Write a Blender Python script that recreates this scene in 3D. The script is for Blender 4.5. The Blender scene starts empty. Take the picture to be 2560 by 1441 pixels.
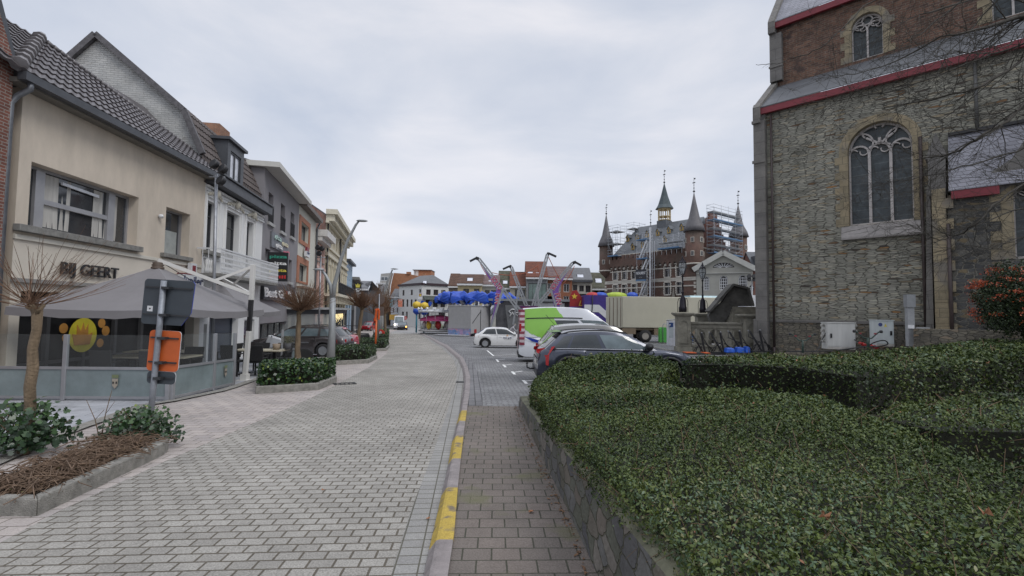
import bpy, bmesh, math, random
import numpy as np
from mathutils import Vector, Matrix
from mathutils.geometry import tessellate_polygon
random.seed(7); RNG = np.random.default_rng(7)
PI = math.pi; R = math.radians
SC = bpy.context.scene; COL = SC.collection
# ---------------------------------------------------------------- camera
F = 1200.0; CX = 1280.0; CY = 720.5
PITCH = math.atan(60.5/1200.0); ROLL = R(0.7)
EYE = Vector((0, 0, 1.6))
CM = Matrix.Rotation(PI/2+PITCH, 3, 'X') @ Matrix.Rotation(ROLL, 3, 'Z')
cd = bpy.data.cameras.new('camera'); cam = bpy.data.objects.new('camera', cd); COL.objects.link(cam)
cam.matrix_world = Matrix.Translation(EYE) @ CM.to_4x4()
cd.sensor_width = 36.0; cd.lens = F/2560.0*36.0; cd.clip_start = 0.05; cd.clip_end = 3000
SC.camera = cam
SC.render.resolution_x = 1024; SC.render.resolution_y = 576
# ---------------------------------------------------------------- world: overcast sky
w = bpy.data.worlds.new('World'); SC.world = w; w.use_nodes = True
nt = w.node_tree; nt.nodes.clear(); N = nt.nodes.new; LK = nt.links.new
out = N('ShaderNodeOutputWorld'); bg = N('ShaderNodeBackground'); LK(bg.outputs[0], out.inputs[0])
SUN_EL = R(48); SUN_AZ = R(128)      # high behind the camera, to its right
sky = N('ShaderNodeTexSky'); sky.sky_type = 'NISHITA'; sky.sun_disc = False; sky.sun_elevation = SUN_EL; sky.sun_rotation = SUN_AZ
tc = N('ShaderNodeTexCoord'); sp = N('ShaderNodeSeparateXYZ'); LK(tc.outputs['Generated'], sp.inputs[0])
mp = N('ShaderNodeMapping'); mp.inputs['Scale'].default_value = (1, 1, 2.6); LK(tc.outputs['Generated'], mp.inputs[0])
nz = N('ShaderNodeTexNoise'); nz.inputs['Scale'].default_value = 2.1; nz.inputs['Detail'].default_value = 7; nz.inputs['Roughness'].default_value = .52; nz.inputs['Distortion'].default_value = .35
LK(mp.outputs[0], nz.inputs['Vector'])
cr = N('ShaderNodeValToRGB'); e = cr.color_ramp.elements
e[0].position = .30; e[0].color = (.53, .585, .70, 1); e[1].position = .68; e[1].color = (.82, .82, .87, 1)
m_ = cr.color_ramp.elements.new(.5); m_.color = (.66, .695, .78, 1)
LK(nz.outputs['Fac'], cr.inputs[0])
zr = N('ShaderNodeValToRGB'); zr.color_ramp.interpolation = 'EASE'
zr.color_ramp.elements[0].position = 0.0; zr.color_ramp.elements[0].color = (.48, .48, .48, 1)
zr.color_ramp.elements[1].position = 1.0; zr.color_ramp.elements[1].color = (1, 1, 1, 1)
q = zr.color_ramp.elements.new(.56); q.color = (.45, .45, .45, 1)
LK(sp.outputs['Z'], zr.inputs[0])
mu = N('ShaderNodeVectorMath'); mu.operation = 'MULTIPLY'; LK(cr.outputs[0], mu.inputs[0]); LK(zr.outputs[0], mu.inputs[1])
sc2 = N('ShaderNodeVectorMath'); sc2.operation = 'SCALE'; sc2.inputs['Scale'].default_value = 22.3; LK(mu.outputs[0], sc2.inputs[0])
mx = N('ShaderNodeMix'); mx.data_type = 'RGBA'; mx.inputs['Factor'].default_value = .93
LK(sky.outputs[0], mx.inputs['A']); LK(sc2.outputs[0], mx.inputs['B']); LK(mx.outputs['Result'], bg.inputs['Color'])
bg.inputs['Strength'].default_value = 0.105
# ---------------------------------------------------------------- sun
sl = bpy.data.lights.new('sun', 'SUN'); sl.energy = 1.25; sl.angle = R(22); sl.color = (1, .97, .93)
so = bpy.data.objects.new('sun', sl); COL.objects.link(so)
sd = Vector((math.sin(SUN_AZ)*math.cos(SUN_EL), math.cos(SUN_AZ)*math.cos(SUN_EL), math.sin(SUN_EL)))
so.rotation_euler = sd.to_track_quat('Z', 'Y').to_euler(); so.location = (0, -10, 40)
SC.view_settings.view_transform = 'Standard'; SC.view_settings.look = 'None'
SC.view_settings.exposure = 0.0; SC.view_settings.gamma = 1.0
# ---------------------------------------------------------------- ground and unprojection helpers
KN = [(-60, .355), (-10, .355), (40, -1.17), (112, -2.2), (900, -2.2)]
def gz(Y):
 for (a, za), (b, zb) in zip(KN, KN[1:]):
  if Y <= b: return za+(zb-za)*(Y-a)/(b-a)
 return -2.2
def ray(px, py): return CM @ Vector(((px-CX)/F, (CY-py)/F, -1.0))
def G(px, py):                      # ground point seen at a pixel of the photograph
 d = ray(px, py); Y = 10.0
 for _ in range(60):
  Y = .5*Y+.5*min(140, d.y*(gz(Y)-EYE.z)/min(d.z, -1e-3))
 t = Y/d.y
 return Vector((d.x*t, Y, gz(Y)))
def D(px, py, Y): d = ray(px, py); return EYE+d*(Y/d.y)
def Wz(px, py, z): d = ray(px, py); return EYE+d*((z-EYE.z)/d.z)
class Fr:                           # vertical facade frame: x along the wall, y into the building, z up
 def __init__(s, x, y, ux, uy, z=None):
  l = math.hypot(ux, uy); s.u = Vector((ux/l, uy/l)); s.n = Vector((-s.u.y, s.u.x))
  s.o = Vector((x, y, gz(y) if z is None else z)); s.rz = math.atan2(s.u.y, s.u.x)
 def at(s, px, py, off=0.0):     # (s, z) in local coordinates on the plane y = off
  d = ray(px, py); O = Vector((s.o.x, s.o.y))+s.n*off
  t = s.n.dot(O-EYE.xy)/s.n.dot(d.xy); P = EYE+d*t
  return (P.xy-O).dot(s.u), P.z-s.o.z
 def local(s, P):
  v = Vector((P[0]-s.o.x, P[1]-s.o.y)); return Vector((v.dot(s.u), v.dot(s.n), P[2]-s.o.z))
 def world(s, x, y, z=0):
  return Vector((s.o.x+s.u.x*x+s.n.x*y, s.o.y+s.u.y*x+s.n.y*y, s.o.z+z))
# ---------------------------------------------------------------- materials
MC = {}
def _mat(name):
 m = bpy.data.materials.new(name); m.use_nodes = True
 t = m.node_tree; b = t.nodes['Principled BSDF']
 return m, t, b
def rgb(c, k=1.0): return (min(1, c[0]*k), min(1, c[1]*k), min(1, c[2]*k), 1)
def mat(name, c, rough=.6, metal=0.0, var=.18, scale=3.0, bump=0.0, bscale=60.0, spec=.5, emit=0.0, streak=0.0):
 if name in MC: return MC[name]
 m, t, b = _mat(name); n = t.nodes.new; l = t.links.new
 b.inputs['Roughness'].default_value = rough; b.inputs['Metallic'].default_value = metal
 b.inputs['Specular IOR Level'].default_value = spec
 tcn = n('ShaderNodeTexCoord'); no = n('ShaderNodeTexNoise'); no.inputs['Scale'].default_value = scale; no.inputs['Detail'].default_value = 6; no.inputs['Roughness'].default_value = .65
 src = tcn.outputs['Object']
 if streak:
  mpn = n('ShaderNodeMapping'); mpn.inputs['Scale'].default_value = (1, 1, streak); l(src, mpn.inputs[0]); src = mpn.outputs[0]
 l(src, no.inputs['Vector'])
 r_ = n('ShaderNodeValToRGB'); r_.color_ramp.elements[0].position = .3; r_.color_ramp.elements[1].position = .7
 r_.color_ramp.elements[0].color = rgb(c, 1-var); r_.color_ramp.elements[1].color = rgb(c, 1+var)
 l(no.outputs['Fac'], r_.inputs[0]); l(r_.outputs[0], b.inputs['Base Color'])
 if bump:
  n2 = n('ShaderNodeTexNoise'); n2.inputs['Scale'].default_value = bscale; n2.inputs['Detail'].default_value = 4; l(tcn.outputs['Object'], n2.inputs['Vector'])
  bp = n('ShaderNodeBump'); bp.inputs['Strength'].default_value = bump; bp.inputs['Distance'].default_value = .02; l(n2.outputs['Fac'], bp.inputs['Height']); l(bp.outputs[0], b.inputs['Normal'])
 if emit: b.inputs['Emission Color'].default_value = rgb(c); b.inputs['Emission Strength'].default_value = emit
 MC[name] = m; return m
def brick(name, c1, c2, mortar, bw=.21, bh=.065, mort=.012, mode='wall', var=.3, rough=.85, bump=.5, distort=0.0, rot=0.0, offset=.5, vscale=1.2, patch=None, freq=2, rowvar=0, wear=.35):
 """mode wall: pattern over (x+y, z); ground: over (x, y) rotated by rot; uv: over the UV map"""
 if name in MC: return MC[name]
 m, t, b = _mat(name); n = t.nodes.new; l = t.links.new
 b.inputs['Roughness'].default_value = rough; b.inputs['Specular IOR Level'].default_value = .3
 tcn = n('ShaderNodeTexCoord')
 if mode == 'uv': vec = tcn.outputs['UV']
 else:
  s = n('ShaderNodeSeparateXYZ'); l(tcn.outputs['Object'], s.inputs[0]); cb = n('ShaderNodeCombineXYZ')
  if mode == 'wall':
   ad = n('ShaderNodeMath'); ad.operation = 'ADD'; l(s.outputs[0], ad.inputs[0]); l(s.outputs[1], ad.inputs[1]); l(ad.outputs[0], cb.inputs[0]); l(s.outputs[2], cb.inputs[1])
  else: l(s.outputs[0], cb.inputs[0]); l(s.outputs[1], cb.inputs[1])
  vec = cb.outputs[0]
  if rot:
   mpn = n('ShaderNodeMapping'); mpn.inputs['Rotation'].default_value = (0, 0, rot); l(vec, mpn.inputs[0]); vec = mpn.outputs[0]
 if distort:
  dn = n('ShaderNodeTexNoise'); dn.inputs['Scale'].default_value = 2.2/max(bw, .01)*.35; dn.inputs['Detail'].default_value = 3; l(vec, dn.inputs['Vector'])
  sb = n('ShaderNodeVectorMath'); sb.operation = 'SUBTRACT'; l(dn.outputs['Color'], sb.inputs[0]); sb.inputs[1].default_value = (.5, .5, .5)
  ml = n('ShaderNodeVectorMath'); ml.operation = 'SCALE'; ml.inputs['Scale'].default_value = distort; l(sb.outputs[0], ml.inputs[0])
  av = n('ShaderNodeVectorMath'); av.operation = 'ADD'; l(vec, av.inputs[0]); l(ml.outputs[0], av.inputs[1]); vec = av.outputs[0]
 bt = n('ShaderNodeTexBrick'); l(vec, bt.inputs['Vector'])
 bt.inputs['Color1'].default_value = rgb(c1); bt.inputs['Color2'].default_value = rgb(c2); bt.inputs['Mortar'].default_value = rgb(mortar)
 bt.inputs['Scale'].default_value = 1.0; bt.inputs['Mortar Size'].default_value = mort; bt.inputs['Mortar Smooth'].default_value = .25
 bt.inputs['Bias'].default_value = 0.0; bt.inputs['Brick Width'].default_value = bw; bt.inputs['Row Height'].default_value = bh
 bt.offset = offset; bt.offset_frequency = freq
 no = n('ShaderNodeTexNoise'); no.inputs['Scale'].default_value = vscale; no.inputs['Detail'].default_value = 8; no.inputs['Roughness'].default_value = .7; l(tcn.outputs['Object'], no.inputs['Vector'])
 r_ = n('ShaderNodeMapRange'); r_.inputs['From Min'].default_value = .3; r_.inputs['From Max'].default_value = .7; r_.inputs['To Min'].default_value = 1-var; r_.inputs['To Max'].default_value = 1+var; l(no.outputs['Fac'], r_.inputs[0])
 vm = n('ShaderNodeVectorMath'); vm.operation = 'SCALE'; l(bt.outputs['Color'], vm.inputs[0]); l(r_.outputs[0], vm.inputs['Scale'])
 col = vm.outputs[0]
 fine = n('ShaderNodeTexNoise'); fine.inputs['Scale'].default_value = 90; fine.inputs['Detail'].default_value = 3; l(tcn.outputs['Object'], fine.inputs['Vector'])
 fr_ = n('ShaderNodeMapRange'); fr_.inputs['From Min'].default_value = .3; fr_.inputs['From Max'].default_value = .7; fr_.inputs['To Min'].default_value = 1-wear*.5; fr_.inputs['To Max'].default_value = 1+wear*.5; l(fine.outputs['Fac'], fr_.inputs[0])
 v2 = n('ShaderNodeVectorMath'); v2.operation = 'SCALE'; l(col, v2.inputs[0]); l(fr_.outputs[0], v2.inputs['Scale']); col = v2.outputs[0]
 if patch:
  pn = n('ShaderNodeTexNoise'); pn.inputs['Scale'].default_value = patch[1]; pn.inputs['Detail'].default_value = 5; l(tcn.outputs['Object'], pn.inputs['Vector'])
  pr = n('ShaderNodeMapRange'); pr.inputs['From Min'].default_value = patch[2]; pr.inputs['From Max'].default_value = patch[2]+.12; l(pn.outputs['Fac'], pr.inputs[0])
  pm = n('ShaderNodeMix'); pm.data_type = 'RGBA'; l(pr.outputs[0], pm.inputs['Factor']); l(col, pm.inputs['A']); pm.inputs['B'].default_value = rgb(patch[0]); col = pm.outputs['Result']
 l(col, b.inputs['Base Color'])
 if bump:
  hs = n('ShaderNodeMath'); hs.operation = 'MULTIPLY_ADD'; l(bt.outputs['Fac'], hs.inputs[0]); hs.inputs[1].default_value = -1.0; l(fine.outputs['Fac'], hs.inputs[2])
  bp = n('ShaderNodeBump'); bp.inputs['Strength'].default_value = bump; bp.inputs['Distance'].default_value = .012; l(hs.outputs[0], bp.inputs['Height']); l(bp.outputs[0], b.inputs['Normal'])
 MC[name] = m; return m
def stonewall(name, cols, mortar, sx=3.2, sz=9.0, mort=.06, bump=.8):
 """coursed rubble: stretched voronoi cells with random stone tones"""
 if name in MC: return MC[name]
 m, t, b = _mat(name); n = t.nodes.new; l = t.links.new
 b.inputs['Roughness'].default_value = .95; b.inputs['Specular IOR Level'].default_value = .2
 tcn = n('ShaderNodeTexCoord'); s = n('ShaderNodeSeparateXYZ'); l(tcn.outputs['Object'], s.inputs[0]); cb = n('ShaderNodeCombineXYZ')
 ad = n('ShaderNodeMath'); ad.operation = 'ADD'; l(s.outputs[0], ad.inputs[0]); l(s.outputs[1], ad.inputs[1])
 a1 = n('ShaderNodeMath'); a1.operation = 'MULTIPLY'; a1.inputs[1].default_value = sx; l(ad.outputs[0], a1.inputs[0]); l(a1.outputs[0], cb.inputs[0])
 a2 = n('ShaderNodeMath'); a2.operation = 'MULTIPLY'; a2.inputs[1].default_value = sz; l(s.outputs[2], a2.inputs[0]); l(a2.outputs[0], cb.inputs[1])
 dn = n('ShaderNodeTexNoise'); dn.inputs['Scale'].default_value = .8; dn.inputs['Detail'].default_value = 4; l(cb.outputs[0], dn.inputs['Vector'])
 ml = n('ShaderNodeVectorMath'); ml.operation = 'SCALE'; ml.inputs['Scale'].default_value = .9; l(dn.outputs['Color'], ml.inputs[0])
 av = n('ShaderNodeVectorMath'); av.operation = 'ADD'; l(cb.outputs[0], av.inputs[0]); l(ml.outputs[0], av.inputs[1])
 v1 = n('ShaderNodeTexVoronoi'); v1.voronoi_dimensions = '2D'; v1.inputs['Scale'].default_value = 1; v1.inputs['Randomness'].default_value = .8; l(av.outputs[0], v1.inputs['Vector'])
 v2 = n('ShaderNodeTexVoronoi'); v2.voronoi_dimensions = '2D'; v2.feature = 'DISTANCE_TO_EDGE'; v2.inputs['Scale'].default_value = 1; v2.inputs['Randomness'].default_value = .8; l(av.outputs[0], v2.inputs['Vector'])
 ss = n('ShaderNodeSeparateXYZ'); l(v1.outputs['Color'], ss.inputs[0])
 r_ = n('ShaderNodeValToRGB'); r_.color_ramp.interpolation = 'LINEAR'
 while len(r_.color_ramp.elements) > 1: r_.color_ramp.elements.remove(r_.color_ramp.elements[0])
 r_.color_ramp.elements[0].position = cols[0][0]; r_.color_ramp.elements[0].color = rgb(cols[0][1])
 for p, c in cols[1:]: q_ = r_.color_ramp.elements.new(p); q_.color = rgb(c)
 l(ss.outputs[0], r_.inputs[0])
 no = n('ShaderNodeTexNoise'); no.inputs['Scale'].default_value = .9; no.inputs['Detail'].default_value = 9; no.inputs['Roughness'].default_value = .7; l(tcn.outputs['Object'], no.inputs['Vector'])
 mr = n('ShaderNodeMapRange'); mr.inputs['From Min'].default_value = .3; mr.inputs['From Max'].default_value = .7; mr.inputs['To Min'].default_value = .65; mr.inputs['To Max'].default_value = 1.3; l(no.outputs['Fac'], mr.inputs[0])
 er = n('ShaderNodeMapRange'); er.inputs['From Min'].default_value = mort*.4; er.inputs['From Max'].default_value = mort; l(v2.outputs['Distance'], er.inputs[0])
 mxn = n('ShaderNodeMix'); mxn.data_type = 'RGBA'; l(er.outputs[0], mxn.inputs['Factor']); mxn.inputs['A'].default_value = rgb(mortar); l(r_.outputs[0], mxn.inputs['B'])
 vm = n('ShaderNodeVectorMath'); vm.operation = 'SCALE'; l(mxn.outputs['Result'], vm.inputs[0]); l(mr.outputs[0], vm.inputs['Scale']); l(vm.outputs[0], b.inputs['Base Color'])
 fine = n('ShaderNodeTexNoise'); fine.inputs['Scale'].default_value = 25; fine.inputs['Detail'].default_value = 4; l(tcn.outputs['Object'], fine.inputs['Vector'])
 hh = n('ShaderNodeMath'); hh.operation = 'MULTIPLY_ADD'; l(fine.outputs['Fac'], hh.inputs[0]); hh.inputs[1].default_value = .5; l(er.outputs[0], hh.inputs[2])
 bp = n('ShaderNodeBump'); bp.inputs['Strength'].default_value = bump; bp.inputs['Distance'].default_value = .03; l(hh.outputs[0], bp.inputs['Height']); l(bp.outputs[0], b.inputs['Normal'])
 MC[name] = m; return m
def glass(name, c=(.03, .035, .04), rough=.04, spec=.9, var=.4, scale=.7):
 return mat(name, c, rough=rough, var=var, scale=scale, spec=spec)
def clear_glass(name, tint=(.8, .9, .9), alpha=.25, rough=.03):
 if name in MC: return MC[name]
 m, t, b = _mat(name); n = t.nodes.new; l = t.links.new
 tr = n('ShaderNodeBsdfTransparent'); tr.inputs[0].default_value = rgb(tint)
 b.inputs['Base Color'].default_value = rgb(tint, .6); b.inputs['Roughness'].default_value = rough
 mxs = n('ShaderNodeMixShader'); mxs.inputs[0].default_value = alpha
 l(tr.outputs[0], mxs.inputs[1]); l(b.outputs[0], mxs.inputs[2]); l(mxs.outputs[0], t.nodes['Material Output'].inputs[0])
 MC[name] = m; return m
def leafmat(name, cols, rough=.45, trans=.0, spec=.4):
 if name in MC: return MC[name]
 m, t, b = _mat(name); n = t.nodes.new; l = t.links.new
 at = n('ShaderNodeAttribute'); at.attribute_name = 'rnd'
 r_ = n('ShaderNodeValToRGB')
 while len(r_.color_ramp.elements) > 1: r_.color_ramp.elements.remove(r_.color_ramp.elements[0])
 r_.color_ramp.elements[0].position = cols[0][0]; r_.color_ramp.elements[0].color = rgb(cols[0][1])
 for p, c in cols[1:]: q_ = r_.color_ramp.elements.new(p); q_.color = rgb(c)
 l(at.outputs['Fac'], r_.inputs[0]); l(r_.outputs[0], b.inputs['Base Color'])
 b.inputs['Roughness'].default_value = rough; b.inputs['Specular IOR Level'].default_value = spec
 MC[name] = m; return m
# ---------------------------------------------------------------- mesh builder
class MB:
 def __init__(s): s.v = []; s.f = []; s.mi = []; s.cur = 0; s.mats = []; s.uv = None; s.smooth = []; s.sm = False
 def use(s, m):
  if m not in s.mats: s.mats.append(m)
  s.cur = s.mats.index(m); return s
 def face(s, idx): s.f.append(tuple(idx)); s.mi.append(s.cur); s.smooth.append(s.sm)
 def poly(s, pts):
  b = len(s.v); s.v += [tuple(p) for p in pts]; s.face(range(b, b+len(pts))); return s
 def hexa(s, p):     # 8 points: bottom 4 ccw, top 4 ccw
  b = len(s.v); s.v += [tuple(q) for q in p]
  for f in ((3, 2, 1, 0), (4, 5, 6, 7), (0, 1, 5, 4), (1, 2, 6, 5), (2, 3, 7, 6), (3, 0, 4, 7)): s.face([b+i for i in f])
  return s
 def box(s, x0, x1, y0, y1, z0, z1):
  return s.hexa([(x0, y0, z0), (x1, y0, z0), (x1, y1, z0), (x0, y1, z0), (x0, y0, z1), (x1, y0, z1), (x1, y1, z1), (x0, y1, z1)])
 def cbox(s, c, d, rz=0.0, rx=0.0, ry=0.0):
  m = Matrix.Rotation(rz, 3, 'Z') @ Matrix.Rotation(ry, 3, 'Y') @ Matrix.Rotation(rx, 3, 'X'); c = Vector(c); hx, hy, hz = d[0]/2, d[1]/2, d[2]/2
  return s.hexa([c+m @ Vector(p) for p in ((-hx, -hy, -hz), (hx, -hy, -hz), (hx, hy, -hz), (-hx, hy, -hz), (-hx, -hy, hz), (hx, -hy, hz), (hx, hy, hz), (-hx, hy, hz))])
 def beam(s, a, b, wd, ht=None, up=(0, 0, 1)):
  a = Vector(a); b = Vector(b); ht = ht or wd; d = (b-a).normalized(); u = Vector(up)
  if abs(d.dot(u)) > .98: u = Vector((1, 0, 0))
  sx = d.cross(u).normalized()*wd/2; sz = sx.cross(d).normalized()*ht/2
  return s.hexa([a-sx-sz, a+sx-sz, a+sx+sz, a-sx+sz, b-sx-sz, b+sx-sz, b+sx+sz, b-sx+sz])
 def tube(s, pts, r, n=8, cap=True):
  pts = [Vector(p) for p in pts]; rs = r if hasattr(r, '__len__') else [r]*len(pts); b = len(s.v); sm = s.sm; s.sm = True
  pu = None
  for i, p in enumerate(pts):
   d = (pts[min(i+1, len(pts)-1)]-pts[max(i-1, 0)]).normalized()
   u = pu if pu else (Vector((0, 0, 1)) if abs(d.z) < .9 else Vector((1, 0, 0)))
   u = (u-d*u.dot(d)).normalized(); pu = u; w_ = d.cross(u)
   for k in range(n):
    a = 2*PI*k/n; s.v.append(tuple(p+(u*math.cos(a)+w_*math.sin(a))*rs[i]))
  for i in range(len(pts)-1):
   for k in range(n):
    s.face((b+i*n+k, b+i*n+(k+1) % n, b+(i+1)*n+(k+1) % n, b+(i+1)*n+k))
  s.sm = sm
  if cap: s.face([b+k for k in range(n)][::-1]); s.face([b+(len(pts)-1)*n+k for k in range(n)])
  return s
 def lathe(s, prof, c=(0, 0, 0), n=16, a0=0.0, axis='Z', smooth=True, cap=True):      # prof [(r, z)]
  b = len(s.v); c = Vector(c); sm = s.sm; s.sm = smooth
  for r, z in prof:
   for k in range(n):
    a = a0+2*PI*k/n
    p = (r*math.cos(a), r*math.sin(a), z)
    if axis == 'Y': p = (p[0], p[2], p[1])
    elif axis == 'X': p = (p[2], p[0], p[1])
    s.v.append(tuple(c+Vector(p)))
  for i in range(len(prof)-1):
   for k in range(n): s.face((b+i*n+k, b+i*n+(k+1) % n, b+(i+1)*n+(k+1) % n, b+(i+1)*n+k))
  s.sm = sm
  if cap and prof[0][0] > 1e-4: s.face([b+k for k in range(n)][::-1])
  if cap and prof[-1][0] > 1e-4: s.face([b+(len(prof)-1)*n+k for k in range(n)])
  return s
 def prism(s, pts2, y0, y1, plane='xz'):         # outline extruded; xz outline along y, or xy outline along z
  f = (lambda p, t: (p[0], t, p[1])) if plane == 'xz' else ((lambda p, t: (p[0], p[1], t)) if plane == 'xy' else (lambda p, t: (t, p[0], p[1])))
  tri = tessellate_polygon([[Vector((p[0], p[1], 0)) for p in pts2]]); b = len(s.v); n = len(pts2)
  s.v += [f(p, y0) for p in pts2]+[f(p, y1) for p in pts2]
  for t in tri: s.face([b+i for i in t]); s.face([b+n+i for i in t[::-1]])
  for i in range(n): j = (i+1) % n; s.face((b+i, b+j, b+n+j, b+n+i))
  return s
 def wall(s, outer, holes, y=0.0, rev=.2, revmat=None, front=True):
  loops = [outer]+holes; tri = tessellate_polygon([[Vector((p[0], p[1], 0)) for p in lp] for lp in loops])
  b = len(s.v); fl = [p for lp in loops for p in lp]; s.v += [(p[0], y, p[1]) for p in fl]
  for t in tri: s.face([b+i for i in t])
  c0 = s.cur
  if revmat: s.use(revmat)
  for lp in holes:
   b2 = len(s.v); n = len(lp); s.v += [(p[0], y, p[1]) for p in lp]+[(p[0], y+rev, p[1]) for p in lp]
   for i in range(n): j = (i+1) % n; s.face((b2+i, b2+j, b2+n+j, b2+n+i))
  s.cur = c0
  return s
 def build(s, name, m=None, parent=None, loc=None, bevel=0.0, fix=True):
  me = bpy.data.meshes.new(name); me.from_pydata([tuple(p) for p in s.v], [], s.f)
  ms = s.mats if s.mats else [m]
  if m and s.mats and m not in s.mats: pass
  for k in ms: me.materials.append(k)
  me.polygons.foreach_set('material_index', s.mi); me.polygons.foreach_set('use_smooth', s.smooth)
  if fix:
   bm = bmesh.new(); bm.from_mesh(me); bmesh.ops.recalc_face_normals(bm, faces=bm.faces); bm.to_mesh(me); bm.free()
  me.update()
  o = bpy.data.objects.new(name, me); COL.objects.link(o)
  if loc is not None: o.location = loc
  if parent: o.parent = parent
  if bevel:
   bv = o.modifiers.new('bevel', 'BEVEL'); bv.width = bevel; bv.segments = 2; bv.limit_method = 'ANGLE'; bv.angle_limit = R(40)
  return o
def tag(o, label=None, cat=None, group=None, kind=None):
 if label: o['label'] = label
 if cat: o['category'] = cat
 if group: o['group'] = group
 if kind: o['kind'] = kind
 return o
def thing(name, label, cat, loc=(0, 0, 0), rz=0.0, group=None):
 o = bpy.data.objects.new(name, None); COL.objects.link(o); o.empty_display_size = .3
 o.location = loc; o.rotation_euler = (0, 0, rz); return tag(o, label, cat, group)
def children(o): return [c for c in bpy.data.objects if c.parent == o]
def dup(root, loc, rz=None, label=None, scale=None):
 kids = {}
 for c in bpy.data.objects:
  if c.parent: kids.setdefault(c.parent.name, []).append(c)
 def cp(o, par):
  c = o.copy(); COL.objects.link(c); c.parent = par
  for ch in kids.get(o.name, []): cp(ch, c)
  return c
 r = cp(root, None); r.location = loc
 if rz is not None: r.rotation_euler = (0, 0, rz)
 if label: r['label'] = label
 if scale: r.scale = (scale,)*3
 return r
def text(body, size, m, parent, loc, rot=(PI/2, 0, 0), ext=.01, name='lettering', bold=0.0, width=None, align='LEFT', shear=0.0, space=1.0):
 cu = bpy.data.curves.new('t', 'FONT'); cu.body = body; cu.size = size; cu.extrude = ext; cu.offset = bold; cu.align_x = align; cu.shear = shear; cu.space_character = space; cu.resolution_u = 3
 o = bpy.data.objects.new('t', cu); COL.objects.link(o)
 dg = bpy.context.evaluated_depsgraph_get(); me = bpy.data.meshes.new_from_object(o.evaluated_get(dg))
 bpy.data.objects.remove(o); bpy.data.curves.remove(cu)
 me.materials.clear(); me.materials.append(m)
 q_ = bpy.data.objects.new(name, me); COL.objects.link(q_); q_.location = loc; q_.rotation_euler = rot
 if parent: q_.parent = parent
 if width:
  xs = [v.co.x for v in me.vertices]; k = width/max(1e-3, max(xs)-min(xs)); q_.scale = (k, 1, 1)
 return q_
def sheet(name, rows, m, dz=0.0, uvs=None):     # rows: list of rows of points -> quad grid following the ground
 b = MB(); b.use(m); nc = len(rows[0])
 for r_ in rows: b.v += [(p[0], p[1], (gz(p[1]) if len(p) < 3 else p[2])+dz) for p in r_]
 for i in range(len(rows)-1):
  for j in range(nc-1): b.face((i*nc+j, i*nc+j+1, (i+1)*nc+j+1, (i+1)*nc+j))
 return tag(b.build(name, m), kind='structure')
def interp(pl, Y):              # X of a polyline [(X, Y)] at Y
 for (xa, ya), (xb, yb) in zip(pl, pl[1:]):
  if ya <= Y <= yb: return xa+(xb-xa)*(Y-ya)/max(1e-6, yb-ya)
 return pl[0][0] if Y < pl[0][1] else pl[-1][0]
def strip(name, left, right, y0, y1, m, dz, step=.5):
 ys = sorted(set([y0, y1]+[k for k, _ in KN if y0 < k < y1]+[y0+step*i for i in range(1, int((y1-y0)/step)) if y0+step*i < y1-.1]))
 return sheet(name, [[(interp(left, y), y), (interp(right, y), y)] for y in ys], m, dz)
# ================================================================ GROUND, ROAD, PAVEMENTS
PZ = .07
def PL(pts): return [(G(x, y).x, G(x, y).y) for x, y in pts]
asph = mat('asphalt', (.055, .055, .056), rough=.9, var=.2, scale=8, bump=.3)
setts_road = brick('road_pavers', (.335, .32, .29), (.27, .257, .232), (.115, .10, .078), bw=.165, bh=.115, mort=.0085, mode='ground', rot=-R(4), var=.26, bump=.75, vscale=.5, wear=.55, distort=.008)
gut_m = brick('gutter_pavers', (.285, .28, .265), (.235, .23, .22), (.10, .095, .075), bw=.15, bh=.12, mort=.006, mode='ground', rot=-R(5), var=.12, bump=.5, offset=0, vscale=.8)
walk_m = brick('path_pavers', (.168, .142, .125), (.142, .124, .110), (.055, .055, .04), bw=.19, bh=.165, mort=.006, mode='ground', rot=-R(2), var=.2, bump=.6, vscale=1.1, patch=((.13, .125, .075), 1.6, .58), wear=.4, distort=.008)
cob_m = brick('plaza_cobbles', (.23, .23, .232), (.17, .17, .172), (.085, .085, .085), bw=.12, bh=.11, mort=.009, mode='ground', rot=R(24), var=.3, bump=.7, distort=.1, vscale=.4, wear=.5)
side_m = brick('sidewalk_pavers', (.41, .365, .335), (.33, .30, .285), (.17, .15, .13), bw=.24, bh=.17, mort=.007, mode='ground', rot=-R(6), var=.17, bump=.5, vscale=.7, distort=.01)
slab_m = brick('terrace_slabs', (.38, .39, .41), (.31, .32, .34), (.10, .10, .10), bw=1.1, bh=.55, mort=.006, mode='ground', rot=-R(20), var=.28, bump=.2, vscale=1.6)
kerb_m = mat('kerb_stone', (.23, .205, .20), rough=.85, var=.3, scale=6, bump=.5)
kerb_g = mat('granite_edging', (.25, .24, .215), rough=.9, var=.35, scale=9, bump=.8, bscale=90)
kerb_y = brick('kerb_yellow', (.43, .31, .07), (.38, .28, .06), (.43, .31, .07), bw=2, bh=2, mort=.0, mode='ground', var=.12, vscale=12, bump=.3, patch=((.17, .14, .10), 7.0, .53))
white_m = mat('road_white', (.72, .72, .70), rough=.7, var=.12, scale=20)
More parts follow.
